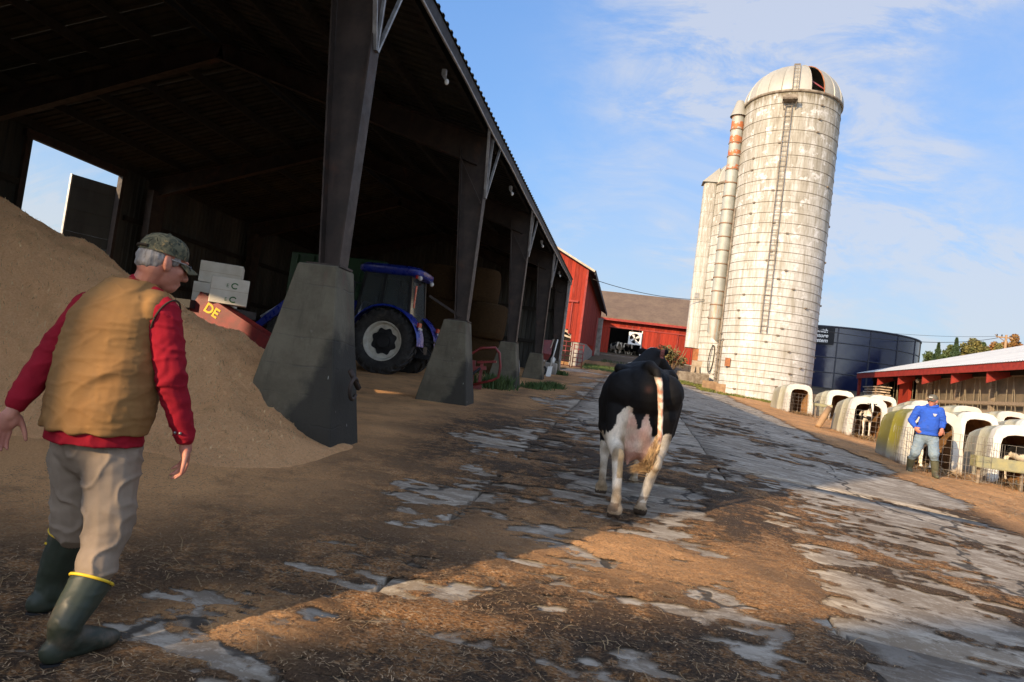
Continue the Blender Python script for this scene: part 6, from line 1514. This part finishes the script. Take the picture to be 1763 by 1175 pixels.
def build_cow():
    t = radians(-5)
    e = empty('cow', (.18, 6.34, gz(.18, 6.34)), -t, 'black and white cow walking away up the yard, full udder', 'cow')
    legs = {'hind': [(-1, [(-.21, .30, 1.08), (-.26, .40, .80), (-.20, -.06, .56), (-.185, -.27, .215), (-.19, -.25, .04)]),
                     (1, [(.19, .30, 1.08), (.24, .46, .82), (.165, .12, .52), (.085, .16, .12), (.09, .22, .02)])],
            'fore': [(-1, [(-.2, 1.72, 1.0), (-.22, 1.52, .72), (-.23, 1.28, .43), (-.24, .98, .15), (-.24, 1.0, .03)]), (1, [(.2, 1.72, 1.0), (.2, 1.62, .74), (.2, 1.8, .44), (.18, 1.85, .13), (.18, 1.92, .02)])]}
    head = {'neck': (.14, 2.25, 1.38), 'poll': (.30, 2.48, 1.62), 'muzzle': (.62, 2.72, 1.38)}
    tail = [((.0, .06, 1.40), .055), ((.05, -.09, 1.35), .042), ((.09, -.13, 1.22), .030), ((.12, -.13, 1.0), .026), ((.14, -.14, .78), .026), ((.12, -.16, .66), .030), ((.08, -.17, .60), .022)]
    me = cow_mesh(1.0, legs, head, tail, True, .0135)
    def fn(co):
        x, y, z = co[:, 0], co[:, 1], co[:, 2]; nz = n3(co, 3.2, 4.0); nf = n3(co, 11, 9.0); nd = n3(co, 6, 21.)
        lim = .80 + .13 * nz + .05 * nf - np.where(x > .09, .06, 0) - np.where(x < -.24, .10, 0) + .20 * np.exp(-((x + .16) / .08) ** 2) * (y < .3) + .16 * np.exp(-((x - .03) / .06) ** 2) * (y < .3)
        lim = np.where(y > .75, .62 + .12 * nz, lim)
        white = z < lim
        white |= (y > 1.05) & (y < 1.5) & (z < 1.1 + .3 * nz) & (x < -.2) & (z > .8)
        white |= (y > 1.55) & (y < 1.95) & (np.abs(x + .02) < .17) & (z > 1.36) & (nf > -.12)
        tl = (y < -.085) & (x > -.02) & (x < .20) & (z < 1.30) & (z > .6)
        tl |= (y < -.125) & (z <= .70) & (x > -.2) & (z > .38) & (x < .16)
        sw = tl & (z < .72)
        head_w = (y > 2.45) & (np.abs((x - .30) - (y - 2.48) * 1.33) < .04) & (z > 1.4)
        c = np.where(white[:, None], WHITE, BLACK)
        dirt = np.clip((.75 - z) * .7 + nd * 1.3 + nf * .5 + .22, 0, .85) * white; dirt = np.where(z < .15, np.maximum(dirt, .7), dirt)
        c = c * (1 - dirt[:, None]) + TANW * .55 * dirt[:, None]
        ud = (np.abs(x) < .2) & (y > -.02) & (y < .62) & (z < np.minimum(.97, lim)) & (z > .46) & ((np.abs(x) < .14) | ((y > .22) & (z < .74)))
        pinkf = np.clip(1.0 - np.abs(x + .02) * 4.5 + nf * .7, .05, 1) * .75
        c = np.where(ud[:, None], c * (1 - pinkf[:, None]) + PINK * pinkf[:, None], c)
        c = np.where((ud & (z < .6))[:, None], PINK * .75, c)
        c = np.where(tl[:, None], WHITE * (1 - np.clip(nf + .15, 0, .5)[:, None]) + 0 * c, c)
        rf = np.clip((n3(co, 26, 5.) + .15) * 1.6, 0, .75) * (tl & (z > .7)); c = c * (1 - rf[:, None]) + np.array((.40, .13, .06)) * rf[:, None]
        c = np.where(sw[:, None], TANW * np.clip(1.1 + nf, .5, 1.5)[:, None], c)
        vul = (np.abs(x - .0) < .05) & (y < .02) & (z > 1.14) & (z < 1.24); vf_ = np.exp(-((x / .03) ** 2 + ((z - 1.18) / .03) ** 2)) * (y < .02); c = c * (1 - vf_[:, None]) + np.array((.05, .022, .016)) * vf_[:, None]
        hoof = z < .075; c = np.where(hoof[:, None], np.array((.05, .035, .025)), c)
        fet = (z > .1) & (z < .2) & (nf > .0) & (y < .4); c = np.where(fet[:, None], c * .35 + np.array((.06, .03, .015)), c)
        c = np.where(head_w[:, None], WHITE, c)
        ear = (y > 2.3) & (np.abs(z - 1.66) < .06) & (x > .38) & (y < 2.46); c = np.where(ear[:, None], np.array((.30, .10, .08)), c)
        return c
    color_cow(me, fn); ob('body', me, MAT['coat'], e)
    # loose hair of the tail switch, swung to the left
    r = np.random.default_rng(4); n = 380; P0 = np.array((.122, -.155, .68)) + r.normal(size=(n, 3)) * np.array((.014, .012, .05)); T = np.array((-.06, -.19, .46)) + r.normal(size=(n, 3)) * np.array((.03, .015, .02)); Mi = P0 * .45 + T * .55 + np.array((.03, -.02, -.035)) + r.normal(size=(n, 3)) * .012
    w = np.array((.0022, 0, .0022)); V = np.stack([P0 - w, P0 + w, Mi + w * 1.4, Mi - w * 1.4, T], 1).reshape(-1, 3); b = np.arange(n)[:, None] * 5
    sw = ob('tail_switch', np_mesh('tail_switch', V, np.concatenate([b + np.array([0, 1, 2]), b + np.array([0, 2, 3]), b + np.array([3, 2, 4])])), MAT['switch'], e); sw['kind'] = 'stuff'
    return me
def build_barn_cows():
    st = lambda s, y: [(s * .2, y + .30, 1.08), (s * .25, y + .42, .80), (s * .19, y + .02, .53), (s * .19, y + .05, .13), (s * .19, y + .12, .02)]
    ft = lambda s: [(s * .2, 1.72, 1.0), (s * .2, 1.62, .72), (s * .19, 1.68, .42), (s * .19, 1.66, .13), (s * .19, 1.72, .02)]
    legs = {'hind': [(-1, st(-1, 0)), (1, st(1, 0))], 'fore': [(-1, ft(-1)), (1, ft(1))]}
    me = cow_mesh(1.0, legs, {'neck': (0, 2.3, 1.22), 'poll': (0, 2.6, 1.28), 'muzzle': (0, 2.85, .95)}, [((0, .05, 1.38), .05), ((0, -.1, 1.3), .04), ((0, -.12, .7), .03)], False, .03)
    for k, (x, dy, rz, sd, lab) in enumerate([(-2.2, .6, pi + .3, 3., 'leftmost black and white cow in the barn doorway'), (-1.35, .5, pi - .1, 14., 'second cow from the left in the barn doorway'), (-.55, .9, pi + .15, 31., 'cow in the middle of the barn doorway, under the fan side'), (.15, .7, pi - .35, 47., 'rightmost cow in the barn doorway below the fan')]):
        m = me.copy()
        def fn(co, sd=sd):
            nz = n3(co * np.array((1, .8, 1)), 1.5, sd) + .25 * n3(co, 6, sd); w = (nz > .02) | (co[:, 2] < .65) | ((co[:, 1] > 2.5) & (np.abs(co[:, 0]) < .05))
            c = np.where(w[:, None], WHITE * .9, BLACK); return c
        color_cow(m, fn); e = empty('barn_cow', (x, CB_Y + 3.3 + dy, 5.08), rz, lab, 'cow', 'cows standing in the barn doorway'); o = ob('body', m, MAT['coat'], e); o.scale = (1.15,) * 3
    bpy.data.meshes.remove(me)
def build_calves():
    st = lambda s: [(s * .16, .30, 1.08), (s * .19, .40, .86), (s * .16, .05, .62), (s * .16, .08, .15), (s * .16, .14, .02)]
    ft = lambda s: [(s * .15, 1.72, 1.05), (s * .16, 1.64, .82), (s * .15, 1.70, .52), (s * .15, 1.68, .14), (s * .15, 1.74, .02)]
    legs = {'hind': [(-1, st(-1)), (1, st(1))], 'fore': [(-1, ft(-1)), (1, ft(1))]}
    def calf(key, dx, dy, rz, head, sd, lab, tuck=False):
        me = cow_mesh(.60, legs, head, None, False, .03, True)
        def fn(co):
            q = co / .60; nz = n3(q, 1.9, sd) + .3 * n3(q, 6, sd); x, y, z = q.T
            w = (z < .92) | (nz > .28); face = (y > 2.2); w = np.where(face, np.abs(x - np.interp(y, [2.2, 3.0], [head['poll'][0], head['muzzle'][0]])) < .06 + .02 * nz, w); w = np.where(y > 2.78, True, w)
            c = np.where(w[:, None], WHITE * 1.05, BLACK * 1.6); c = np.where((z < .08)[:, None], np.array((.06, .05, .04)), c); return c
        color_cow(me, fn); h = HUTCHES[key]; p = Vector(h.location) + ax * dx + ay * dy
        e = empty('calf', (p.x, p.y, gz(p.x, p.y)), HUTCH_ROT + pi + rz, lab, 'calf', 'calves in the hutches'); ob('body', me, MAT['coat'], e)
    hd = {'neck': (.0, 2.1, 1.5), 'poll': (.03, 2.32, 1.78), 'muzzle': (.10, 2.62, 1.42)}
    calf((1, 0), .02, 1.05, .05, hd, 5., 'calf with white blaze standing in the doorway of its hutch')
    calf((0, 1), .05, .95, .35, {'neck': (.0, 2.1, 1.5), 'poll': (.05, 2.32, 1.75), 'muzzle': (.28, 2.55, 1.4)}, 12., 'dark calf with white chest inside the nearest white hutch')
    calf((0, 0), -.05, .75, -.1, hd, 23., 'calf in the mossy hutch, mostly behind the man in blue')
build_cow(); build_barn_cows(); build_calves()
# ------------------------------------------------------------------ people
def hand(mb, wrist, d, palm_n, thumb_side, curl=.5, spread=.10, s=1.0):
    """palm, four bent fingers of unequal length and a thumb leaving the side of the palm"""
    wrist = Vector(wrist); d = Vector(d).normalized(); n = Vector(palm_n); n = (n - d * n.dot(d)).normalized(); t = d.cross(n).normalized() * thumb_side
    pc = wrist + d * .052 * s
    mb.ell(pc, t * .042 * s, d * .058 * s, n * .017 * s); mb.rc(wrist - d * .02, wrist + d * .03 * s, .026 * s, .027 * s)
    mb.ell(wrist + d * .045 * s + t * .022 * s + n * .008 * s, t * .02 * s, d * .034 * s, n * .018 * s)
    L = (.074, .083, .078, .060)
    for k in range(4):
        off = (1.5 - k) * .0195 * s; root = wrist + d * (.094 - .004 * abs(k - 1.3)) * s + t * off
        f = (d + t * (1.5 - k) * spread * .35).normalized(); p = root; ang = curl * (.55 + .12 * k)
        for j, fr in enumerate((.46, .30, .24)):
            f = (f * cos(ang) + n * sin(ang)).normalized(); q = p + f * L[k] * fr * s * 1.05
            mb.rc(p, q, (.0098 - .0010 * j) * s, (.0092 - .0012 * j) * s, 8, 3); p = q; ang = curl * (.75, .6)[min(j, 1)]
    p = wrist + d * .028 * s + t * .034 * s + n * .006 * s; f = (d * .72 + t * .60 + n * .30).normalized()
    for j, (l, r0, r1) in enumerate(((.040, .0145, .012), (.032, .0115, .0105), (.024, .0105, .008))):
        q = p + f * l * s; mb.rc(p, q, r0 * s, r1 * s, 8, 3); p = q; f = (f + d * .28 + n * .14 * curl).normalized()
def wr(co, s, sd, stretch=(1, 1, 1)):
    return noise.noise(Vector((co.x * s * stretch[0] + sd, co.y * s * stretch[1], co.z * s * stretch[2])))
def ridge(co, s, sd, stretch=(1, 1, 1)):
    return 1 - abs(wr(co, s, sd, stretch)) * 2.2
def build_person(label, base, J, rings, fwd, head_f, head_tilt, st, group=None):
    """J: world joints; rings: torso (centre, half width, half depth); fwd: torso facing"""
    e = empty('person', base, 0, label, 'person'); B = Vector(base)
    j = {k: Vector(v) - B for k, v in J.items()}
    F = Vector((fwd[0], fwd[1], 0)).normalized(); Rt = Vector((F.y, -F.x, 0)); U = Vector((0, 0, 1))
    v = st.get('voxel', .006)
    # ---- head frame
    hf = Vector((head_f[0], head_f[1], 0)).normalized(); hf = (hf * cos(head_tilt) - U * sin(head_tilt)).normalized(); hr = hf.cross(U).normalized(); hu = hr.cross(hf).normalized()
    H = j['head']
    hp = lambda x, y, z: H + hr * x + hf * y + hu * z
    he = lambda mb, c, a, b, d: mb.ell(hp(*c), hr * a, hf * b, hu * d)
    body = MB()
    he(body, (0, -.012, .035), .077, .098, .086); he(body, (0, .028, -.03), .064, .072, .085); he(body, (0, .052, -.088), .042, .044, .034); he(body, (0, -.03, -.03), .068, .068, .07)
    body.rc(hp(0, .088, .012), hp(0, .116, -.03), .010, .016); he(body, (0, .108, -.036), .019, .014, .012)
    for s in (-1, 1):
        he(body, (s * .040, .062, -.02), .026, .022, .026); he(body, (s * .034, .078, .030), .026, .014, .010)
        c = hp(s * .078, -.012, -.012); ud = (hu * .97 - hf * .25).normalized(); fd = (hf * .97 + hu * .25).normalized()
        body.ell(c, (hr * s * .9 - fd * .45) * .016, fd * .020, ud * .036); body.ell(c + hr * s * .006 - fd * .010, (hr * s) * .012, fd * .010, ud * .033)
    he(body, (0, .094, -.066), .024, .012, .007); he(body, (0, .090, -.079), .021, .012, .008)
    nk = j['neck']; body.rc(nk - U * .05 + F * .02, hp(0, -.028, -.055), .058, .056)
    for c, a, b in rings: pass
    rg = [(Vector(c) - B, a, b) for c, a, b in rings]
    for (c0, a0, b0), (c1, a1, b1) in list(zip(rg[:-1], rg[1:]))[:-3]:
        body.ell((c0 + c1) / 2, Rt * (a0 + a1) * .42, F * (b0 + b1) * .40, U * max(.09, (c1 - c0).length * .8))
    for sd, s in (('R', 1), ('L', -1)):
        body.rc(j['sh' + sd], j['el' + sd], .050, .042); body.rc(j['el' + sd], j['wr' + sd], .041, .028)
        d = (j['ha' + sd] - j['wr' + sd]); hand(body, j['wr' + sd] + d.normalized() * .015, d, st['palm' + sd], st['thumb' + sd], st.get('curl' + sd, .55))
        body.rc(j['hip' + sd], j['kn' + sd], .085, .06); body.rc(j['kn' + sd], j['an' + sd], .045, .03); body.rc(j['an' + sd], j['an' + sd].lerp(j['to' + sd], .35) + U * .015, .026, .02)
    ob('body', remesh(body, v, 3, .5), MAT['skin'], e)
    # ---- hair under the cap
    hm = MB(); he(hm, (0, -.036, .002), .0785, .080, .062); he(hm, (0, -.05, -.03), .066, .06, .036)
    for s in (-1, 1): he(hm, (s * .066, .022, .018), .012, .022, .03)
    ob('hair', displace(remesh(hm, .006, 2), lambda c: .004 * wr(c, 95, 2, (1, 1, .3)) + .003 * wr(c, 40, 6)), MAT['hair_grey'], e)
    # ---- cap
    cm = MB(); rgs = []
    for z, f in ((.028, 1.0), (.045, 1.0), (.07, .96), (.092, .86), (.108, .70), (.119, .48), (.125, .22), (.127, .02)):
        rgs.append([hp(.0865 * f * cos(t), -.012 + .105 * f * sin(t) - .006 * (1 - f), z + .008 * math.sin(t) * f) for t in np.linspace(0, 2 * pi, 40, False)])
    cm.loft(rgs, cap=False); me = cm.mesh('cap', True); cap = ob('cap', me, MAT[st['cap']], e)
    bm_ = MB(); rgs = []
    for q in np.linspace(0, 1, 8):
        row = []
        for t in np.linspace(-1.05, 1.05, 15):
            rr = 1 + .0 * q; x = .085 * sin(t) * (1 - .12 * q); y = .102 * cos(t) - .012 + q * .075 * cos(t * .62); z = .034 - .020 * (abs(t) / 1.05) ** 2 * (1 + .3 * q) - .022 * q
            row.append(hp(x, y, z))
        rgs.append(row)
    bm_.loft([r_ + [p - hu * .004 for p in reversed(r_)] for r_ in rgs]); ob('brim', bm_.mesh('brim', True), MAT[st['cap']], cap)
    ob('button', MB().ell(hp(0, -.018, .128), .008, .008, .006), MAT[st['cap']], cap, smooth=True)
    ob('strap', MB().tube([hp(.089 * cos(t), -.012 + .108 * sin(t), .034) for t in np.linspace(-pi / 2 - .55, -pi / 2 + .55, 10)], .007, 6), MAT['vest_trim'], cap, smooth=True)
    if st.get('cap_mark'):
        ob('embroidery', MB().add([hp(-.035, .0915, .068), hp(.035, .0915, .064), hp(.037, .0885, .075), hp(-.034, .0885, .079)], [(0, 1, 2, 3)]), MAT['white'], cap)
    if st.get('glasses', True):
        gl = MB()
        for s in (-1, 1): gl.ell(hp(s * .034, .098, .012), hr * .027, hf * .006, hu * .019)
        g = ob('glasses', gl, MAT['lens'], e, smooth=True)
        gt = MB()
        for s in (-1, 1): gt.tube([hp(s * .058, .096, .018), hp(s * .076, .06, .018), hp(s * .082, -.005, .012)], .0025, 6)
        gt.tube([hp(-.008, .102, .016), hp(.008, .102, .016)], .0025, 6); ob('temple', gt, MAT['button'], g, smooth=True)
    # ---- trousers
    tr = MB(); hc = (j['hipR'] + j['hipL']) / 2; pv = rg[0][0]
    tr.ell(hc + U * .05, Rt * st.get('hipw', .19), F * .145, U * .15); tr.rc(pv + U * .02, hc + U * .02, .13, .13)
    for sd in 'RL':
        tr.rc(j['hip' + sd], j['kn' + sd], .118 * st.get('leg', 1), .098 * st.get('leg', 1)); tr.rc(j['kn' + sd], j['bt' + sd] - (j['bt' + sd] - j['kn' + sd]).normalized() * .01, .096 * st.get('leg', 1), .066)
        tr.ell(j['kn' + sd] - F * .0, Rt * .096, F * .098, U * .11)
        if sd in st.get('baggy', ''): m_ = j['kn' + sd] * .35 + j['bt' + sd] * .65; tr.ell(m_, Rt * .084, F * .084, U * .10)
    def tf(c):
        x = c.dot(Rt); y = c.dot(F)
        f = .011 * max(0, ridge(Vector((x * 1.6 + c.z * .9, y * 1.2, c.z * 1.5 - x)), 5.0, 3.1)) ** 4 + .0025 * wr(c, 20, 8.0, (1, 1, 1.5)) + .006 * wr(c, 3.5, 5.5, (1, 1, .7)); return f - .004
    trm = remesh(tr, st.get('cv', .008), 4); displace(trm, tf); trs = ob('trousers', trm, MAT[st['pants']], e)
    # ---- boots
    for sd in 'RL':
        an, to, bt = j['an' + sd], j['to' + sd], j['bt' + sd]; b = MB(); fd = (to - an); fd.z = 0; fd.normalize()
        pitch = st.get('pitch' + sd, 0.0); fd = (fd * cos(pitch) - U * sin(pitch)).normalized(); sd_ = fd.cross(U).normalized(); up = sd_.cross(fd).normalized()
        b.rc(bt, an + up * .06, .080, .064); b.rc(an + up * .06, an, .064, .058); b.ell(an - fd * .02 - up * .045, fd * .066, sd_ * .044, up * .055)
        b.rc(an + fd * .03 - up * .01, an + fd * .13 - up * .035, .056, .044); b.ell(an + fd * .155 - up * .045, fd * .075, sd_ * .050, up * .040); b.ell(an + fd * .06 - up * .055, fd * .13, sd_ * .044, up * .03)
        me = remesh(b, st.get('cv', .008), 3)
        lo = -.085
        displace(me, lambda c: .004 * wr(c, 9, 4) + .003 * ridge(c, 8, 6, (1, 1, 2)) ** 4)
        for q in me.vertices:
            h = (q.co - an).dot(up)
            if h < lo: q.co = q.co + up * (lo - h)
        # cut the boot open at its top
        ax_ = (bt - an).normalized(); bm = bmesh.new(); bm.from_mesh(me)
        bmesh.ops.bisect_plane(bm, geom=bm.verts[:] + bm.edges[:] + bm.faces[:], plane_co=bt + ax_ * .005, plane_no=ax_, clear_outer=True); bm.to_mesh(me); bm.free()
        bo = ob('boot', me, MAT[st['boot']], e)
        s_, u_ = frame_from(ax_); c_ = bt + ax_ * .005
        ob('boot_rim', MB().tube([c_ + (s_ * cos(t) + u_ * sin(t)) * .0825 for t in np.linspace(0, 2 * pi, 33)], .0065, 6), MAT[st.get('rim', st['boot'])], bo, smooth=True)
        sole = MB(); rs = []
        for q in np.linspace(0, 1, 9):
            l = -.070 + .290 * q; w_ = .043 * (1 - abs(q * 2 - 1) ** 4 * .8) * (1 - .16 * math.exp(-((q - .42) / .14) ** 2)); cc = an + fd * l - up * .088
            rs.append([cc - sd_ * w_, cc + sd_ * w_, cc + sd_ * w_ - up * .016, cc - sd_ * w_ - up * .016])
        ob('sole', sole.loft(rs), MAT['tr_dark'], bo)
        if st.get('boot_label'):
            p_ = c_ - ax_ * .045 + (-Rt * .6 - F * .8).normalized() * .0765; ob('boot_mark', MB().box(p_, (.004, .022, .008), atan2(F.y, F.x)), MAT['yellow'], bo)
    # ---- upper garments
    def torso(mb, grow, z0=None, z1=None):
        n = 32; rs = []
        for c, a, b in rg:
            rs.append([c + Rt * (a + grow) * math.copysign(abs(cos(t)) ** .85, cos(t)) + F * (b + grow) * math.copysign(abs(sin(t)) ** .9, sin(t)) for t in np.linspace(0, 2 * pi, n, False)])
        mb.loft(rs)
    sh = MB(); torso(sh, -.012); lowc, la, lb = rg[0]
    dn = st.get('hem', .045); sh.loft([[lowc - U * dn + Rt * (la + .000) * cos(t) + F * (lb + .0) * sin(t) for t in np.linspace(0, 2 * pi, 24, False)], [lowc + U * .06 + Rt * (la - .008) * cos(t) + F * (lb - .008) * sin(t) for t in np.linspace(0, 2 * pi, 24, False)]])
    sh.rc(nk - U * .06, nk - U * (.03 if st.get('vest') else -.012), .07, .062 if st.get('vest') else .068)
    sw = st.get('sleeve', 1.0)
    for sd, s in (('R', 1), ('L', -1)):
        S_, E_, W_ = j['sh' + sd], j['el' + sd], j['wr' + sd]; d = (W_ - E_).normalized()
        sh.ell(S_, .078, .078, .078); sh.rc(S_, E_, .080 * sw, .064 * sw); sh.rc(E_, W_ - d * .06, .064 * sw, .050 * sw); sh.rc(W_ - d * .07, W_ - d * .012, .050, .045); sh.rc(S_, (S_ + nk) / 2, .066, .058)
    shm = remesh(sh, st.get('cv', .008), 3)
    ex = [(j['el' + k], (j['wr' + k] - j['sh' + k]).normalized()) for k in 'RL']
    def sf(c):
        f = .006 * ridge(c, 9, 1.7, (1, 1, 1.9)) ** 3 + .006 * wr(c, 13, 3.3, (1, 1, 1.5))
        for p, d in ex:
            q = c - p; w = math.exp(-(q.length / .13) ** 2); f += .004 * w * sin(q.dot(d) * 62 + 11 * wr(c, 8, 7)) 
        return f - .003
    displace(shm, sf); shirt = ob('sweatshirt' if st.get('hood') else 'shirt', shm, MAT[st['shirt']], e)
    if st.get('hood'):
        hd_ = MB(); hd_.tube([nk + Vector((0, 0, .0)) - F * .03 * 0 + Rt * .088 * cos(t) + F * (.085 * sin(t) - .015) + U * (.012 - .02 * sin(t)) for t in np.linspace(0, 2 * pi, 26)], .032, 10)
        hd_.ell(nk - F * .10 - U * .03, Rt * .10, F * .05, U * .09); hm_ = remesh(hd_, .009, 3); displace(hm_, lambda c: .006 * ridge(c, 11, 5) ** 2); ob('hood', hm_, MAT[st['shirt']], shirt)
        c, a, b = rg[3]; p_ = c - Rt * a * .45 + F * (b * .93) + U * .06
        for k in range(3): ob('chest_print', MB().box(p_ - U * .018 * k + F * .012, (.07 - .015 * k, .012, .009), atan2(Rt.y, Rt.x)), MAT['white'], shirt)
        ob('hem_rib', displace(remesh(MB().loft([[lowc - U * (dn + .0) + Rt * (la + .004) * cos(t) + F * (lb + .004) * sin(t) for t in np.linspace(0, 2 * pi, 24, False)], [lowc - U * (dn - .05) + Rt * (la + .006) * cos(t) + F * (lb + .006) * sin(t) for t in np.linspace(0, 2 * pi, 24, False)]]), .009, 2), lambda c: .002 * wr(c, 30, 2)), MAT[st['shirt']], shirt)
    else:
        for sd in 'R': 
            d = (j['wr' + sd] - j['el' + sd]).normalized(); c_ = j['wr' + sd] - d * .035
            for k in (-1, 1): ob('cuff_button', MB().ell(c_ - F * .049 + Rt * (.012 * k - .0) , .007, .007, .007), MAT['button'], shirt, smooth=True)
    if st.get('vest'):
        vm = MB(); torso(vm, .012)
        for sd in 'RL': q = j['sh' + sd] * .62 + nk * .38; vm.ell(q - U * .004, Rt * .08, F * .09, U * .066); q = j['sh' + sd] * .86 + nk * .14; vm.ell(q - U * .012, Rt * .055, F * .098, U * .092); vm.rc(j['sh' + sd] * .75 + nk * .25, nk - U * .035, .070, .064)
        me = remesh(vm, st.get('cv', .008), 4)
        hc0 = rg[0][0]
        def vf(c):
            q = c - hc0; x = q.dot(Rt); z = q.z; y = q.dot(F)
            f = .006 * wr(c, 6, 3.0) + .003 * wr(c, 18, 1.0) + .004 * max(0, ridge(Vector((x * 1.0, y, z * 2.2)), 9.0, 6.0)) ** 5
            # long slanting drag folds across the back and side
            f += .004 * max(0, ridge(Vector((x * 1.2 + z * 1.2, z * 4.4 - x * 2.3, y * .6)), 1.7, 2.0)) ** 6
            f += .006 * math.exp(-((x - .1) / .09) ** 2) * sin(z * 38 - x * 22 + 2 * wr(c, 6, 4)) * math.exp(-((z - .2) / .16) ** 2)
            f += .006 * sin(x * 60) * math.exp(-(z / .03) ** 2)
            return f - .003
        displace(me, vf); ve = ob('vest', me, MAT['vest'], e)
        ob('collar', MB().tube([nk - U * .030 + Rt * .070 * cos(t) + F * (.068 * sin(t) + .012) + U * (.006 - .024 * sin(t)) for t in np.linspace(0, 2 * pi, 30)], .006, 8), MAT['vest'], ve, smooth=True)
        for sd, s in (('R', 1),):
            c_ = j['sh' + sd] * .93 + nk * .07 - U * .02; n_ = (j['el' + sd] - nk).normalized(); n_ = (Rt * s * .8 + n_ * .4).normalized(); s_, u_ = frame_from(n_)
            ob('armhole_binding', MB().tube([c_ + n_ * .030 + s_ * .080 * cos(t) + u_ * .092 * sin(t) for t in np.linspace(0, 2 * pi, 30)], .004, 6), MAT['vest_trim'], ve, smooth=True)
    return e
def build_people():
    r, a = Vector((.778, .628, 0)), Vector((-.628, .778, 0)); M = Vector((-2.13, 2.68, 0))
    cpt = lambda rr, aa, z: M + r * rr + a * aa + Vector((0, 0, z))
    rings = [(cpt(-.105, -.01, 1.035), .200, .165), (cpt(-.098, -.01, 1.14), .207, .172), (cpt(-.098, -.01, 1.27), .200, .168), (cpt(-.096, 0, 1.40), .190, .155), (cpt(-.093, .0, 1.52), .182, .14), (cpt(-.078, .0, 1.60), .15, .12), (cpt(-.062, 0, 1.665), .10, .095), (cpt(-.052, 0, 1.70), .07, .075)]
    F = r * .57 + a * .82
    hfd = r * .92 + a * .38
    J = dict(head=(-2.088, 2.705, 1.795), neck=(-2.164, 2.669, 1.70), shR=(-2.012, 2.655, 1.565), elR=(-1.935, 2.679, 1.288), wrR=(-1.886, 2.765, 1.03), haR=(-1.888, 2.790, .93),
             shL=(-2.37, 2.65, 1.545), elL=(-2.427, 2.534, 1.308), wrL=(-2.438, 2.425, 1.115), haL=(-2.455, 2.40, 1.01), hipR=(-2.118, 2.628, .927), knR=(-2.078, 2.62, .635), anR=(-2.062, 2.445, .243), toR=(-1.975, 2.66, .15), btR=(-2.069, 2.553, .435),
             hipL=(-2.310, 2.654, .914), knL=(-2.335, 2.729, .600), anL=(-2.438, 2.76, .268), toL=(-2.37, 2.95, .18), btL=(-2.376, 2.755, .535))
    build_person('man in tan canvas vest, red shirt and camouflage cap walking away', (-2.2, 2.64, gz(-2.2, 2.64)), J, rings, F, hfd, .22,
                 dict(voxel=.0055, cv=.0075, cap='camo', pants='pants', boot='boot', rim='yellow', boot_label=True, shirt='shirt', vest=True, hipw=.185, palmR=-r * .9 - a * .2, thumbR=-1, palmL=-a * .8 + r * .5, thumbL=-1, curlR=.75, curlL=.5, hem=.05, pitchR=.0, pitchL=.12, baggy='R', leg=.98))
    F2 = Vector((-.42, -.91, 0)); R2 = Vector((F2.y, -F2.x, 0))
    c2 = lambda t, z, f=0.0: Vector((6.10, 15.28, 0)).lerp(Vector((6.138, 15.266, 0)), t) + Vector((0, 0, z)) + F2 * f
    rings = [(c2(0, 1.44, .02), .195, .155), (c2(.1, 1.53, .025), .207, .168), (c2(.4, 1.66, .015), .200, .160), (c2(.6, 1.78), .19, .145), (c2(.8, 1.88), .18, .13), (c2(1, 1.945), .14, .11), (c2(1, 1.985), .085, .085)]
    J = dict(head=(6.124, 15.240, 2.112), neck=(6.138, 15.266, 1.99), shR=(5.925, 15.355, 1.905), elR=(5.824, 15.396, 1.665), wrR=(5.85, 15.262, 1.535), haR=(5.893, 15.20, 1.462), shL=(6.275, 15.21, 1.915), elL=(6.345, 15.20, 1.70), wrL=(6.308, 15.12, 1.585), haL=(6.277, 15.08, 1.49),
             hipR=(5.999, 15.323, 1.316), knR=(5.925, 15.305, 1.02), btR=(5.915, 15.44, .88), anR=(5.926, 15.53, .665), toR=(5.90, 15.33, .585), hipL=(6.200, 15.241, 1.330), knL=(6.205, 15.13, 1.04), btL=(6.243, 15.169, .905), anL=(6.274, 15.178, .645), toL=(6.24, 14.96, .55))
    build_person('man in blue hooded sweatshirt, jeans and olive boots beside the hutches', (6.1, 15.25, gz(6.1, 15.25)), J, rings, F2, Vector((-.70, -.72)), .10,
                 dict(voxel=.008, cv=.010, cap='cap_grey', cap_mark=True, pants='jeans', boot='boot_olive', shirt='hoodie', hood=True, hipw=.175, palmR=-F2 - R2 * .3, thumbR=1, palmL=-F2 + R2 * .5, thumbL=1, curlR=.8, curlL=.8, hem=.04, sleeve=1.06, leg=.95, pitchR=.35, pitchL=.0))
build_people()
